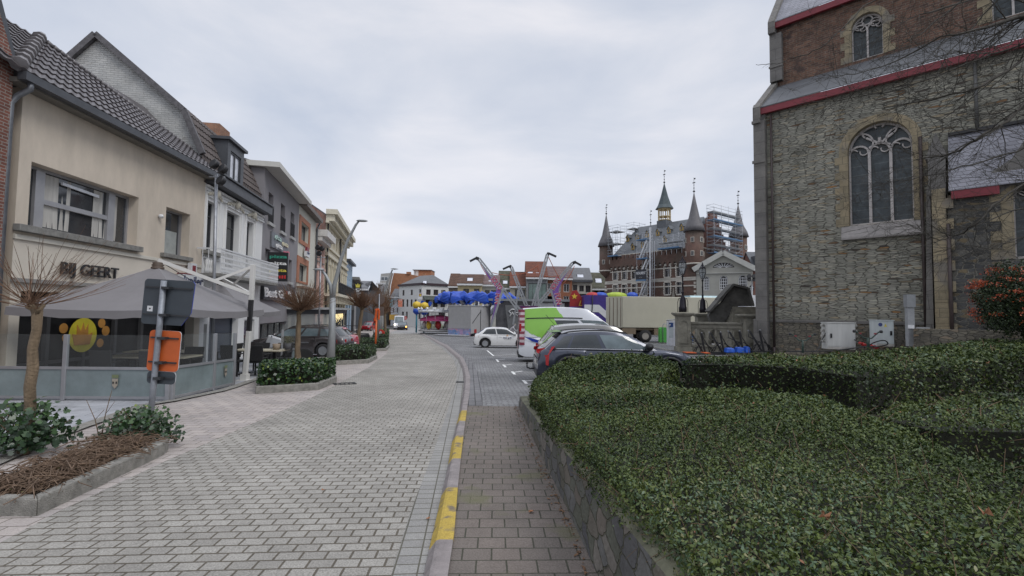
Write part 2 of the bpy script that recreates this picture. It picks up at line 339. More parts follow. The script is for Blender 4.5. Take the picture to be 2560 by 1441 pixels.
# base sheet reaching the horizon
sheet('ground', [[(x, y) for x in (-900, -200, -60, 0, 60, 200, 900)] for y in (-60, -10, 15, 40, 70, 112, 250, 900)], asph, -.06)
KL = PL([(1060, 1441), (1072, 1384), (1103.5, 1245), (1120, 1168), (1130, 1110), (1139, 1073), (1147, 1043), (1156, 990), (1160, 956), (1156, 926), (1145, 900), (1110, 868), (1073, 847), (1047, 834)])
KR = PL([(1124, 1441), (1135, 1365), (1144, 1245), (1152, 1163), (1161, 1085), (1167, 1039), (1174, 990), (1175.5, 952), (1169.5, 926), (1158, 900), (1119, 866), (1079, 846), (1050, 833)])
GL = PL([(978, 1441), (1030, 1271), (1064, 1185), (1090, 1114), (1117, 1035), (1135, 979), (1141, 960), (1143, 930), (1135, 900), (1103, 869), (1067, 848), (1043, 834)])
RL = PL([(0, 1359), (102, 1301), (409, 1156), (700, 1030), (770, 1000), (832, 967), (920, 920), (966, 885), (974, 856), (974, 840), (976.7, 828)])
TL = PL([(0, 1156), (167, 1084), (361, 1016), (416, 1008), (560, 978), (638, 951), (797, 899), (910, 840)])
def ext(pl, y0=-6.0):
 (xa, ya), (xb, yb) = pl[0], pl[1]; k = (xb-xa)/(yb-ya); return [(xa+k*(y0-ya), y0)]+pl
def mono(pl):
 o = [pl[0]]
 for p in pl[1:]:
  if p[1] > o[-1][1]+.05: o.append(p)
 return o
KL, KR, GL = [mono([(p[0][0]-.075*0, -6)]+p) if False else mono(ext(p)) for p in (KL, KR, GL)]
RL = mono(ext(RL)); TL = mono(ext(TL))
END = 71.0
strip('road', RL, GL, -6, END, setts_road, .004)
strip('gutter_channel', GL, KL, -6, END, gut_m, .008)
# far road continues to the end of the street
sheet('far_road', [[(interp(RL, 71)-.0, 71), (interp(KL, 71)+6, 71)], [(interp(RL, 71)-3.0, 90), (interp(KL, 71)+5, 90)], [(interp(RL, 71)-6.0, 112), (interp(KL, 71)+4, 112)], [(-60, 160), (-14, 160)]], mat('far_paving', (.27, .265, .26), rough=.9, var=.1), .004)
# kerb: a real step along the road
b = MB(); ys = [-6+.25*i for i in range(int((END+6)/.25)+1)]
yel = [(G(1100, 1384).y, G(1100, 1245).y), (G(1135, 1168).y, G(1140, 1107).y), (G(1150, 1068).y, G(1155, 1040).y)]
ys = sorted(set(ys+[v for p in yel for v in p]+[k for k, _ in KN if -6 < k < END]))
b.use(kerb_m); b.use(kerb_y)
for y in ys:
 x0 = interp(KL, y); x1 = interp(KR, y); z = gz(y); wv = x1-x0
 for fx, zz in ((0, -.05), (0, .02), (.30, PZ+.016), (.45, PZ+.024), (1, PZ+.024), (1, -.05)): b.v.append((x0+wv*fx, y, z+zz))
for i in range(len(ys)-1):
 ym = (ys[i]+ys[i+1])/2; b.cur = 1 if any(a < ym < c for a, c in yel) else 0
 for j in range(5): b.face((i*6+j, i*6+j+1, (i+1)*6+j+1, (i+1)*6+j))
tag(b.build('kerb', kerb_m), kind='structure')
YW = G(1225, 1025).y
WR = mono(ext(PL([(1470, 1441), (1390, 1250), (1330, 1120), (1291, 1025)]), -6))
WR2 = [(x+.4, y) for x, y in WR]
strip('footpath', KR, WR2, -6, YW, walk_m, PZ)
sheet('plaza', [[(interp(KR, y), y), (interp(KR, y)+3, y), (60, y)] for y in sorted([YW]+[YW+.5*i for i in range(1, 120)]+[40.0, 71.0]) if y <= 71]+[[(interp(KR, 71), 75), (-8, 75), (60, 75)], [(-12, 112), (-5, 112), (60, 112)]], cob_m, PZ)
b = MB()                                                  # border row of setts round the plaza
strip('plaza_border', [(x+.0, y) for x, y in KR], [(x+.28, y) for x, y in KR], YW, 70, brick('border_setts', (.20, .195, .20), (.15, .15, .155), (.07, .07, .07), bw=.14, bh=.14, mort=.012, mode='ground', rot=-R(5), offset=0, bump=.5), PZ+.004)
strip('left_pavement', TL, RL, -6, G(910, 840).y, side_m, .004)
LT = G(910, 840).y
sheet('left_pavement_far', [[(interp(TL, LT)-0, LT), (interp(RL, LT), LT)], [(interp(TL, LT)-2.5, 55), (interp(RL, 55), 55)], [(interp(TL, LT)-5, 71), (interp(RL, 71), 71)], [(-30, 90), (interp(RL, 71)-3, 90)]], side_m, .004)
strip('terrace_paving', [(-13.5, -6), (-13.5, 20), (-16, 32), (-24, 60)], TL, -6, LT, slab_m, .008)
strip('terrace_edging', [(x-.11, y) for x, y in TL], [(x+.11, y) for x, y in TL], -6, LT, kerb_g, .03)
# garden soil behind the retaining wall and the church forecourt
soil = mat('soil', (.035, .028, .02), rough=1, var=.4, scale=12, bump=.8, bscale=30)
sheet('garden_bed', [[(interp(WR, y)+.2, y, gz(y)+.30), (8, y, gz(y)+.32), (30, y, gz(y)+.35)] for y in [-5, -2, 0, 2, 4, 6, 8, YW-.1]], soil, 0)
sheet('garden_bed_far', [[(4.2, y, gz(y)+.27), (12, y, gz(y)+.3), (30, y, gz(y)+.35)] for y in [YW-.1, 11, 13, 15]], soil, 0)
sheet('church_forecourt', [[(3.6, 14.0, -.38), (9, 13.0, -.2), (26, 10, .2)], [(4.2, 19, -.62), (12, 19, -.12), (26, 16, .25)], [(5, 24, -.72), (13, 23.5, -.42), (26, 22, .2)], [(6, 31, -.86), (14, 33, -.8), (30, 30, -.5)]], mat('forecourt_paving', (.27, .27, .265), rough=.9, var=.15, scale=2, bump=.3), .0)
# parking marks on the plaza
def mark(p, q, wpx):
 a = G(*p); c = G(*q); d = (c-a).normalized(); n_ = Vector((-d.y, d.x, 0))*wpx/2
 pts = [a-n_, c-n_, c+n_, a+n_]
 o = MB().poly([(v.x, v.y, gz(v.y)+PZ+.009) for v in pts]).build('parking_mark', white_m); return tag(o, kind='structure')
for p, q, w_ in [((1218, 880), (1234, 894), .085), ((1234, 893.5), (1296, 890), .07), ((1240, 905), (1262, 903), .085), ((1258, 919), (1280, 916), .085), ((1280, 938), (1306, 934), .085), ((1308, 961), (1345, 957), .085), ((1241, 903), (1246, 910), .085), ((1258, 917), (1264, 924), .085), ((1280, 935), (1287, 943), .085), ((1308, 958), (1316, 967), .085)]: mark(p, q, w_)
for i in range(13):
 a = G(981+i*5.2, 833.5); tag(MB().box(-.13, .13, -.35, .35, 0, .012).build('crossing_stud', white_m, loc=(a.x, a.y, a.z+.006)), kind='structure')
# cast iron gully grates
gr = mat('cast_iron', (.04, .04, .04), rough=.6, metal=.5)
def grate(px, py, w_, l_, rz, lab, dz=.012):
 P = G(px, py); t = thing('gully_grate', lab, 'drain grate', (P.x, P.y, P.z+dz), rz)
 m = MB(); m.box(-w_/2, w_/2, -l_/2, -l_/2+.03, 0, .012); m.box(-w_/2, w_/2, l_/2-.03, l_/2, 0, .012); m.box(-w_/2, -w_/2+.03, -l_/2+.03, l_/2-.03, 0, .012); m.box(w_/2-.03, w_/2, -l_/2+.03, l_/2-.03, 0, .012)
 for i in range(5): x = -w_/2+.06+(w_-.12)*i/4; m.box(x-.012, x+.012, -l_/2+.03, l_/2-.03, 0, .010)
 m.build('grate_bars', gr, t)
grate(1150, 957, .22, .22, .05, 'small iron gully grate in the light gutter strip beside the kerb')
grate(862, 961, .55, .3, .5, 'dark iron drain cover at the planter corner on the road edge')
P = G(12, 1018); tag(MB().lathe([(.3, 0), (.3, .012), (.0, .014)], n=20).build('manhole_cover', gr, loc=(P.x, P.y, P.z+.01)), 'dark round manhole cover in the grey slabs before the terrace glass', 'manhole')
# ---------------------------------------------------------------- retaining wall of the garden
rw_m = stonewall('garden_wall_stone', [(0, (.10, .10, .105)), (.35, (.15, .15, .145)), (.6, (.12, .125, .10)), (.8, (.17, .15, .13)), (1, (.21, .20, .18))], (.115, .115, .085), sx=4.6, sz=8.5, mort=.05, bump=1)
cap_m = mat('wall_cap', (.125, .125, .085), rough=1, var=.55, scale=3, bump=1, bscale=14)
b = MB(); st = [(-3, .62), (0, .60), (2.0, .53), (4, .43), (6, .32), (YW-.9, .22), (YW, .19)]
for y, h in st:
 x = interp(WR, y)+.02; z = gz(y);
 for dx, zz in ((0, z-.1), (.035, z+PZ+h-.02), (.06, z+PZ+h), (.34, z+PZ+h+.015), (.38, z-.1)): b.v.append((x+dx, y, zz))
b.use(rw_m); b.use(cap_m)
for i in range(len(st)-1):
 for j in range(4):
  b.cur = 1 if j in (1, 2) else 0
  b.face((i*5+j, i*5+j+1, (i+1)*5+j+1, (i+1)*5+j))
b.face([5*(len(st)-1)+j for j in range(5)]); b.face([j for j in range(5)])
b.cur = 0; tag(b.build('retaining_wall', rw_m), 'low mossy stone retaining wall along the footpath below the hedge', 'wall')
# leaf litter and moss in the joint at the wall foot
V = []; b = MB()
lit = mat('dry_litter', (.16, .09, .05), rough=1, var=.6, scale=30)
for i in range(260):
 y = random.uniform(1.2, YW); x = interp(WR, y)-abs(random.gauss(0, .035))-.005; s = random.uniform(.008, .022); z = gz(y)+PZ+.006; a = random.uniform(0, PI)
 b.poly([(x+math.cos(a)*s, y+math.sin(a)*s, z+random.uniform(0, .01)), (x-math.sin(a)*s*.5, y+math.cos(a)*s*.5, z), (x-math.cos(a)*s, y-math.sin(a)*s, z+random.uniform(0, .01)), (x+math.sin(a)*s*.5, y-math.cos(a)*s*.5, z)])
tag(b.build('leaf_litter', lit), 'dry brown leaf litter gathered along the foot of the garden wall', 'leaf litter', kind='stuff')
def dryleaf(px, py, s, dz, lab):
 P = G(px, py); b = MB(); b.use(mat('fallen_leaf_m', (.30, .14, .07), rough=.8, var=.3, scale=40)); n = 11
 ring = [(math.cos(2*PI*k/n)*s*(1 if k % 2 else .62), math.sin(2*PI*k/n)*s*.8*(1 if k % 2 else .6), .006+.012*random.random()) for k in range(n)]
 for k in range(n): b.poly([(0, 0, .004), ring[k], ring[(k+1) % n]])
 tag(b.build('fallen_leaf', loc=(P.x, P.y, P.z+dz)), lab, 'leaf')
dryleaf(1328, 1305, .028, PZ+.003, 'curled brown leaf on the dark path pavers right of the kerb')
dryleaf(1070, 1303, .022, .012, 'dark withered leaf in the gutter beside the yellow kerb stone')
dryleaf(808, 1229, .020, .008, 'small reddish leaf lying in the middle of the paved road')
# ================================================================ BUILDINGS ON THE LEFT
gl_d = glass('window_glass', (.035, .038, .042)); gl_m = glass('window_glass_grey', (.09, .10, .11), rough=.08)
fr_w = mat('frame_white', (.62, .63, .64), rough=.45, var=.06); fr_a = mat('frame_anthracite', (.05, .052, .058), rough=.5, var=.1)
fr_g = mat('frame_aluminium', (.33, .33, .345), rough=.4, metal=.3, var=.1); sill_m = mat('sill_bluestone', (.20, .195, .18), rough=.8, var=.35, scale=6, bump=.2)
zinc = mat('zinc', (.17, .18, .195), rough=.45, metal=.5, var=.25, scale=4); lead = mat('dark_zinc', (.085, .09, .10), rough=.5, metal=.3, var=.2)
red_p = mat('red_paint', (.20, .022, .032), rough=.5, var=.12); curt = mat('curtain', (.42, .41, .385), rough=.95, var=.2, scale=5, streak=.1)
black_m = mat('black_metal', (.018, .018, .02), rough=.5, var=.2); steel = mat('galvanised_steel', (.30, .31, .33), rough=.45, metal=.55, var=.25, scale=6)
def rpx(fr, xl, xr, yt, yb, off=0.0):
 s0, z1 = fr.at(xl, yt, off); _, z0 = fr.at(xl, yb, off); s1, _ = fr.at(xr, yt, off)
 return (s0, s1, z0, z1)
def arch_loop(s0, s1, z0, z1, n=12, k=1.0):
 r = (s1-s0)/2; c = (s0+s1)/2; h = r*k; zs = z1-h
 return [(s0, z0), (s1, z0)]+[(c+r*math.cos(PI*i/n), zs+h*math.sin(PI*i/n)) for i in range(n+1)]
def window(par, r, rec=.18, fm=None, gm=None, nx=1, nz=1, fw=.06, bars=.035, xs=None, zs=None, sill=0.0, arch=False, sillm=None, name='window', y0=0.0, curtain=False):
 s0, s1, z0, z1 = r; fm = fm or fr_w; gm = gm or gl_d; y = y0+rec; m = MB()
 if arch:
  lp = arch_loop(s0, s1, z0, z1); n = len(lp); c = ((s0+s1)/2, z0+(z1-z0)*.55)
  inn = [(p[0]+(c[0]-p[0])*fw*2/(s1-s0), p[1]+(c[1]-p[1])*fw*2/(z1-z0)) for p in lp]
  for i in range(n):
   j = (i+1) % n
   m.poly([(lp[i][0], y-.05, lp[i][1]), (lp[j][0], y-.05, lp[j][1]), (inn[j][0], y-.05, inn[j][1]), (inn[i][0], y-.05, inn[i][1])])
   m.poly([(inn[i][0], y-.05, inn[i][1]), (inn[j][0], y-.05, inn[j][1]), (inn[j][0], y, inn[j][1]), (inn[i][0], y, inn[i][1])])
  gp = [(p[0], y-.012, p[1]) for p in inn]
 else:
  m.box(s0, s0+fw, y-.06, y, z0, z1); m.box(s1-fw, s1, y-.06, y, z0, z1)
  m.box(s0+fw, s1-fw, y-.06, y, z0, z0+fw); m.box(s0+fw, s1-fw, y-.06, y, z1-fw, z1)
  gp = [(s0+fw, y-.015, z0+fw), (s1-fw, y-.015, z0+fw), (s1-fw, y-.015, z1-fw), (s0+fw, y-.015, z1-fw)]
 for x in (xs if xs is not None else [s0+(s1-s0)*i/nx for i in range(1, nx)]):
  m.box(x-bars/2, x+bars/2, y-.058, y-.006, z0+fw, z1-fw*(2.5 if arch else 1))
 for z in (zs if zs is not None else [z0+(z1-z0)*i/nz for i in range(1, nz)]):
  m.box(s0+fw, s1-fw, y-.056, y-.006, z-bars/2, z+bars/2)
 w_ = m.build(name, fm, par)
 MB().poly(gp).build('pane', gm, w_)
 if sill: MB().box(s0-.08, s1+.08, y0-sill, y0+rec-.06, z0-.10, z0-.003).build('sill', sillm or sill_m, w_)
 return w_
def tiles(b, A, B, C, Dv, tw=.24, th=.34, amp=.035, lift=.035):
 A, B, C, Dv = map(Vector, (A, B, C, Dv)); n = (B-A).cross(Dv-A).normalized()
 if n.z < 0: n = -n
 L = (B-A).length; H = ((Dv-A).length+(C-B).length)/2; nc = max(4, int(L/tw)*4); nr = max(2, int(H/th))
 P = lambda u, v: (A.lerp(B, u)).lerp(Dv.lerp(C, u), v)
 wv = [0.0, 1.0, .55, .1]
 for i in range(nr):
  base = len(b.v)
  for v, l in ((i/nr, lift), ((i+1)/nr, 0.0)):
   for j in range(nc+1):
    b.v.append(tuple(P(j/nc, v)+n*(l+amp*wv[j % 4])))
  for j in range(nc): b.face((base+j, base+j+1, base+nc+1+j+1, base+nc+1+j))
  b2 = len(b.v)
  for j in range(nc+1): b.v.append(tuple(P(j/nc, i/nr)-n*.01))
  for j in range(nc): b.face((b2+j, b2+j+1, base+j+1, base+j))
tile_m = mat('roof_tiles_dark', (.085, .075, .078), rough=.42, var=.3, scale=5, spec=.5)
tile_b = mat('roof_tiles_brown', (.085, .068, .062), rough=.6, var=.3, scale=5)
slate = brick('slate_roof', (.14, .15, .165), (.105, .112, .125), (.05, .05, .055), bw=.25, bh=.14, mort=.006, var=.25, bump=.3)
slate_l = brick('slate_roof_light', (.26, .26, .29), (.20, .20, .225), (.09, .09, .10), bw=.30, bh=.17, mort=.012, var=.2, bump=.4, rough=.5)
tile_r = brick('roof_tiles_red', (.20, .085, .055), (.15, .07, .05), (.06, .035, .03), bw=.25, bh=.3, mort=.02, var=.3, bump=.4)
tile_g = brick('roof_tiles_grey', (.12, .115, .11), (.09, .088, .085), (.04, .04, .04), bw=.3, bh=.3, mort=.02, var=.35, bump=.4)
brk = brick('red_brick', (.22, .085, .06), (.16, .07, .055), (.28, .25, .22), bw=.22, bh=.07, mort=.010, var=.3)
brk_o = brick('orange_brick', (.33, .15, .085), (.25, .12, .075), (.30, .24, .19), bw=.22, bh=.07, mort=.010, var=.3)
def house(fr, L, prof, name, label, wallm, opens, roofm, z0=-1.2, cat='house', rtiles=False, ends=(0.0, 0.0), thick=.12, group=None, sidem=None, roofname='roof', arched=False):
 """prof: roof profile [(y, z)] front eave to back eave; opens: dicts(r, rec, ...)"""
 t = thing(name, label, cat, tuple(fr.o), fr.rz, group)
 H = [p for p in prof]; dep = prof[-1][0]
 m = MB(); zt = prof[0][1]
 fy = 0.0
 hol = [(arch_loop(*o['r']) if o.get('arch') else [(o['r'][0], o['r'][2]), (o['r'][1], o['r'][2]), (o['r'][1], o['r'][3]), (o['r'][0], o['r'][3])]) for o in opens]
 recs = max([o.get('rec', .18) for o in opens]+[.1])
 m.use(wallm); m.wall([(0, z0), (L, z0), (L, zt), (0, zt)], hol, 0.0, recs)
 m.use(sidem or wallm)
 side = [(0, z0)]+[(p[0] if i or p[0] >= 0 else 0, p[1]) for i, p in enumerate(prof)]+[(dep, z0)]
 side[1] = (0, zt)
 m.poly([(0, p[0], p[1]) for p in side]); m.poly([(L, p[0], p[1]) for p in side][::-1]); m.poly([(0, dep, z0), (L, dep, z0), (L, dep, prof[-1][1]), (0, dep, prof[-1][1])])
 m.build('wall', None, t, fix=True)
 r = MB(); r.use(roofm)
 if rtiles:
  for (ya, za), (yb, zb) in zip(prof, prof[1:]):
   tiles(r, (-ends[0], ya, za+.06), (L+ends[1], ya, za+.06), (L+ends[1], yb, zb+.06), (-ends[0], yb, zb+.06))
   if yb <= ya+1e-6: pass
 up = [(y, z+thick) for y, z in prof]; r.prism(up+[(y, z+.004) for y, z in prof][::-1], -ends[0], L+ends[1], 'yz') if not rtiles else r.prism([(y, z+.055) for y, z in prof]+[(y, z+.004) for y, z in prof][::-1], -ends[0], L+ends[1], 'yz')
 r.build(roofname, roofm, t)
 for o in opens:
  k = {a: v for a, v in o.items() if a not in ('r', 'blind')}
  k['rec'] = o.get('rec', .18)
  if not o.get('blind'): window(t, o['r'], **k)
  else: MB().poly([(o['r'][0], k['rec'], o['r'][2]), (o['r'][1], k['rec'], o['r'][2]), (o['r'][1], k['rec'], o['r'][3]), (o['r'][0], k['rec'], o['r'][3])]).build('blind_window', wallm, t)
 return t
def gutter(par, L, y, z, m, w_=.16, h=.14, x0=0.0, name='gutter'):
 b = MB(); b.box(x0, L, y-w_, y, z-h, z); return b.build(name, m, par, bevel=.01)
PT = [(-11.03, 10.55), (-11.54, 17.8), (-12.55, 23.9), (-14.48, 32.2), (-16.03, 38.85), (-17.1, 43.6), (-21.3, 61.5), (-23.2, 69.5), (-28.5, 88)]
def seg(i): (a, b_), (c, d_) = PT[i], PT[i+1]; return Fr(a, b_, c-a, d_-b_), math.hypot(c-a, d_-b_)
# ---- brick house at the left edge
f1, L1 = seg(0)
fb = Fr(PT[0][0]+.10, PT[0][1]-6.02, -.07*0-.0, 1); fb = Fr(PT[0][0]+.07*6+.12, PT[0][1]-6.0, -.07, 1)
_, zb = fb.at(8, 90); Lb = fb.at(24, 330)[0]
t = thing('brick_house', 'dark red brick house cut off by the left edge of the picture', 'house', tuple(fb.o), fb.rz)
m = MB(); zl = fb.at(24, 150)[1]; m.prism([(0, -1), (Lb, -1), (Lb, zl), (Lb-.55, zl+1.3), (0, zl+1.9)], 0, 8); m.build('wall', brk, t)
m = MB(); m.beam((Lb+.03, .1, zl-.15), (Lb-.53, .1, zl+1.35), .32, .1, up=(0, 1, 0)); m.beam((Lb-.53, .1, zl+1.36), (0, .1, zl+2.0), .32, .1, up=(0, 1, 0)); m.build('verge_trim', lead, t)
# ---- cafe: beige rendered facade
rend = mat('beige_render', (.56, .49, .405), rough=.9, var=.15, scale=1.4, streak=.35, bump=.15, bscale=150)
rend2 = mat('cream_render_lower', (.58, .53, .455), rough=.9, var=.08, scale=.9, bump=.1, bscale=150)
t = thing('cafe_building', 'beige rendered two storey cafe with a large window and dark tiled roof', 'building', tuple(f1.o), f1.rz); cafe = t
zE = f1.at(530, 452)[1]; zS = f1.at(300, 634)[1]; zT = f1.at(100, 703)[1]
rA = rpx(f1, 79, 352, 404, 567); rB = rpx(f1, 416, 477, 517, 634)
gf = [(0.25, L1-.35, -.9, zT-.25)]
m = MB(); m.use(rend); m.wall([(0, zS), (L1, zS), (L1, zE), (0, zE)], [[(a, c), (b_, c), (b_, d_), (a, d_)] for a, b_, c, d_ in (rA, rB)], 0, .36)
m.use(rend2); m.wall([(0, -1.2), (L1, -1.2), (L1, zS-.002), (0, zS-.002)], [[(a, c), (b_, c), (b_, d_), (a, d_)] for a, b_, c, d_ in gf], 0, .45)
m.use(rend); m.poly([(0, 0, -1.2), (0, 7, -1.2), (0, 7, zE), (0, 0, zE)]); m.poly([(L1, 0, -1.2), (L1, 7, -1.2), (L1, 7, zE), (L1, 0, zE)]); m.poly([(0, 7, -1.2), (L1, 7, -1.2), (L1, 7, zE), (0, 7, zE)])
m.build('wall', None, t)
MB().box(-.02, L1-.03, -.05, .0, zS-.05, zS+.05).build('string_course', mat('trim_cream', (.58, .55, .48), var=.08), t)
MB().box(-.02, L1-.03, -.10, .0, zT-.06, zT+.03).build('shopfront_trim', mat('trim_grey', (.26, .25, .235), var=.2), t)
# big three-part window with a transom in the middle
a, b_, c, d_ = rA; w1 = a+(b_-a)*.155; w2 = a+(b_-a)*.80
wn = window(t, rA, rec=.34, fm=fr_g, fw=.07, xs=[], zs=[])
mm = MB();
for x in (w1, w2): mm.box(x-.12, x+.12, .25, .336, c+.07, d_-.07)
zc = c+(d_-c)*.47; mm.box(w1+.12, w2-.12, .26, .332, zc-.06, zc+.06); mm.build('mullion', fr_g, wn)
mm = MB(); mm.use(curt)
def drape(x0, x1, y, za, zb_, amp=.03, per=.16):
 n = max(6, int((x1-x0)/.03)); bs = len(mm.v)
 for i in range(n+1):
  x = x0+(x1-x0)*i/n; yy = y+amp*math.sin(x/per*2*PI)
  mm.v += [(x, yy, za), (x, yy+.01*math.sin(x*9), zb_)]
 for i in range(n): mm.face((bs+2*i, bs+2*i+2, bs+2*i+3, bs+2*i+1))
for x0, x1 in ((w1+.13, w1+(w2-w1)*.42), (w1+(w2-w1)*.74, w2-.13), (w2+.12, w2+.3)): mm = MB(); drape(x0, x1, .322, c+.1, d_-.1, .004); mm.build('curtain', curt, wn)
MB().beam((w1+(w2-w1)*.26, .25, d_-.22), (w1+(w2-w1)*.78, .25, d_-.27), .05, .07).build('tube_light', mat('tube_white', (.6, .62, .66), rough=.3), wn)
MB().box(a-.35, b_+.08, -.16, .0, c-.16, c-.004).build('sill', sill_m, wn, bevel=.01)
wn = window(t, rB, rec=.34, fm=fr_g, fw=.06, xs=[rB[0]+(rB[1]-rB[0])*.93]); a, b_, c, d_ = rB
MB().poly([(a+.07, .318, c+.07), (b_-.2, .318, c+.07), (b_-.2, .318, c+(d_-c)*.55), (a+.07, .318, c+(d_-c)*.55)]).build('frosted_film', mat('frosted', (.30, .32, .31), rough=.7), wn)
MB().box(a-.2, b_+.06, -.14, .0, c-.14, c-.004).build('sill', sill_m, wn, bevel=.01)
# shopfront
a, b_, c, d_ = gf[0]; sf = MB()
MB().poly([(a, .40, c), (b_, .40, c), (b_, .40, d_), (a, .40, d_)]).build('shop_window', glass('shop_glass', (.012, .012, .013), rough=.3, var=.8, scale=2.5, spec=.25), t)
for k in range(7):
 x = a+(b_-a)*k/6; sf.box(x-.05, x+.05, .30, .398, c, d_)
sf.box(a+.05, b_-.05, .31, .396, .45, .53); sf.build('shopfront_frame', mat('shop_frame', (.05, .05, .053), rough=.5), t)
s_, z_ = f1.at(208, 832, .3)
s_ = (f1.at(205, 838, .3)[0]); z_ = f1.at(205, 838, .3)[1]; rd = .5*abs(f1.at(247, 838, .3)[0]-f1.at(165, 838, .3)[0])
dsk = MB(); dsk.use(mat('sticker_yellow', (.52, .45, .03), rough=.5)); dsk.lathe([(rd*.85, 0), (rd*.85, .006)], (s_, .27, z_), n=30, axis='Y', smooth=False)
dsk.use(mat('sticker_orange', (.42, .20, .04), rough=.5))
dsk.prism([(s_-.28, z_-.26), (s_+.22, z_-.26), (s_+.30, z_+.06), (s_+.15, z_+.0), (s_+.14, z_+.3), (s_+.04, z_+.12), (s_-.02, z_+.33), (s_-.10, z_+.1), (s_-.22, z_+.28), (s_-.22, z_+.02), (s_-.36, z_+.04)], .255, .268)
for dx, dz, r_ in ((-.62, .2, .13), (-.55, -.05, .10), (.62, .3, .13), (.78, .08, .14), (.6, -.25, .12)): dsk.lathe([(r_, 0), (r_, .006)], (s_+dx, .27, z_+dz), n=16, axis='Y', smooth=False)
dsk.build('window_sticker', None, t)
# raised black letters
lt = mat('letter_black', (.02, .02, .022), rough=.5)
s0, zb_ = f1.at(143, 684); s1, _ = f1.at(288, 690); zt_ = f1.at(143, 655)[1]
text('BIJ GEERT', (zt_-zb_)*1.5, lt, t, (s0, -.06, zb_), ext=.02, bold=.005, width=s1-s0, name='lettering')
# eave, gutter, roof with hip
gx0 = f1.at(62, 195, -.45)[0]; zg = f1.at(300, 318, -.45)[1]
m = MB(); m.use(lead); m.box(gx0, L1+.05, -.48, -.30, zE-.02, zE+.16); m.use(mat('soffit', (.16, .15, .13), var=.2)); m.box(gx0+.02, L1, -.30, .0, zE-.06, zE+.04)
m.build('gutter', None, t)
r = MB(); zr0 = zE+.17
Aq = (gx0-.1, -.42, zr0); Bq = (L1+.1, -.42, zr0); Tq = f1.at(100, 98, 2.1); Uq = f1.at(509, 402, .35)
tiles(r, Aq, Bq, (L1-.02, .55, Uq[1]+.25), (Tq[0], 2.1, Tq[1]))
hl = f1.at(2, 70, 2.0); ll = f1.at(-30, 150, .6)
tiles(r, (gx0-2.6, .1, zr0+.55), Aq, (Tq[0], 2.1, Tq[1]), (hl[0]-1.2, 2.3, Tq[1]+.03))
r.prism([(-.0, zE), (.0, zr0+.2), (2.1, Tq[1]-.1), (6.9, zE)], 0, L1-.35, 'yz')
r.build('roof', tile_m, t)
m = MB(); A_ = Vector((gx0-.05, -.36, zr0+.08)); B_ = Vector((Tq[0], 2.1, Tq[1]+.05))
for k in range(9): P = A_.lerp(B_, k/8.6); Q = A_.lerp(B_, (k+1.15)/8.6); m.tube([P+Vector((0, 0, .03)), Q], [.16, .12], 8)
A2 = B_; B2 = Vector((L1-.05, .55, Uq[1]+.28))
for k in range(30): P = A2.lerp(B2, k/30); Q = A2.lerp(B2, (k+1.05)/30); m.tube([P+Vector((0, 0, .01)), Q], [.075, .06], 6)
m.build('ridge_tiles', mat('ridge_tile', (.16, .15, .155), rough=.35, var=.3), t)
xp = f1.at(22, 330, -.08)[0]; pp = [Vector((gx0+.2, -.4, zE)), Vector((gx0+.2, -.4, zE-.15)), Vector((xp+.1, -.12, zE-.3)), Vector((xp, -.08, zE-.5)), Vector((xp, -.08, -.6))]
MB().tube(pp, .06, 8).build('downpipe', zinc, t)
sx, sz_ = f1.at(396, 541); MB().lathe([(.03, 0), (.07, -.05), (.07, -.12), (.0, -.16)], (sx, 0, sz_), n=10, axis='Y').build('alarm_lamp', fr_w, t)
# brewery sign box beside the umbrella
sg = thing('sign_box', 'white illuminated sign box with dark blue word and crest above', 'sign', tuple(f1.world(0, 0, 0)), f1.rz)
s0, z1 = f1.at(412, 681); s1, _ = f1.at(470, 690); z0_ = z1-.62
m = MB(); m.use(fr_w); m.box(s0+.6, s1+.6, -.22, -.04, z0_, z1); m.use(red_p); m.box(s0+.58, s1+.62, -.23, -.03, z1+.002, z1+.03); m.box(s0+.58, s1+.62, -.23, -.03, z0_-.03, z0_-.002); m.build('box', None, sg)
text('Jupiler', .42, mat('navy', (.01, .02, .09)), sg, (s0+.64, -.232, z1-.34), ext=.004, bold=.008, width=s1-s0-.08)
cs, cz = f1.at(445, 672); m = MB(); m.use(fr_w); m.box(cs+.4, cs+.75, -.2, -.08, z1+.04, z1+.42); m.use(red_p); m.box(cs+.48, cs+.67, -.21, -.195, z1+.12, z1+.34); m.build('crest', None, sg)
# ---- white house with mansard and dormer
f2, L2 = seg(1); wht = mat('white_render', (.72, .72, .71), rough=.8, var=.05, scale=1.2)
wbr = brick('white_painted_brick', (.52, .52, .50), (.46, .465, .455), (.36, .36, .35), bw=.25, bh=.08, mort=.008, var=.18, bump=.9, vscale=2, patch=((.22, .20, .18), 2.2, .66))
zc2 = f2.at(516, 459)[1]; gx = lambda px, py, y: f2.at(px, py, y)
zk = D(455, 290, 17.8).z-f2.o.z; za = D(235, 112, 17.55).z-f2.o.z; zm = D(490, 394, 17.8).z-f2.o.z
ops = [dict(r=rpx(f2, 519, 545, 500, 628), rec=.28, fm=fr_a, zs=None, nz=1), dict(r=rpx(f2, 567, 600, 524, 668), rec=.28, fm=fr_a), dict(r=rpx(f2, 617, 635, 551, 668), rec=.28, fm=fr_a)]
for o in ops: a, b_, c, d_ = o['r']; o['zs'] = [d_-(d_-c)*.27]; o['xs'] = []; o['fw'] = .07
ops += [dict(r=(.35, .62, -.9, 1.5), rec=.2, fm=fr_w), dict(r=(.8, 3.6, -.9, 1.75), rec=.3, fm=mat('garage_blue', (.045, .055, .075)), gm=mat('garage_door', (.04, .05, .07), rough=.4, var=.15), nz=4, bars=.02), dict(r=(4.3, 5.6, -.9, 1.6), rec=.2, fm=fr_w)]
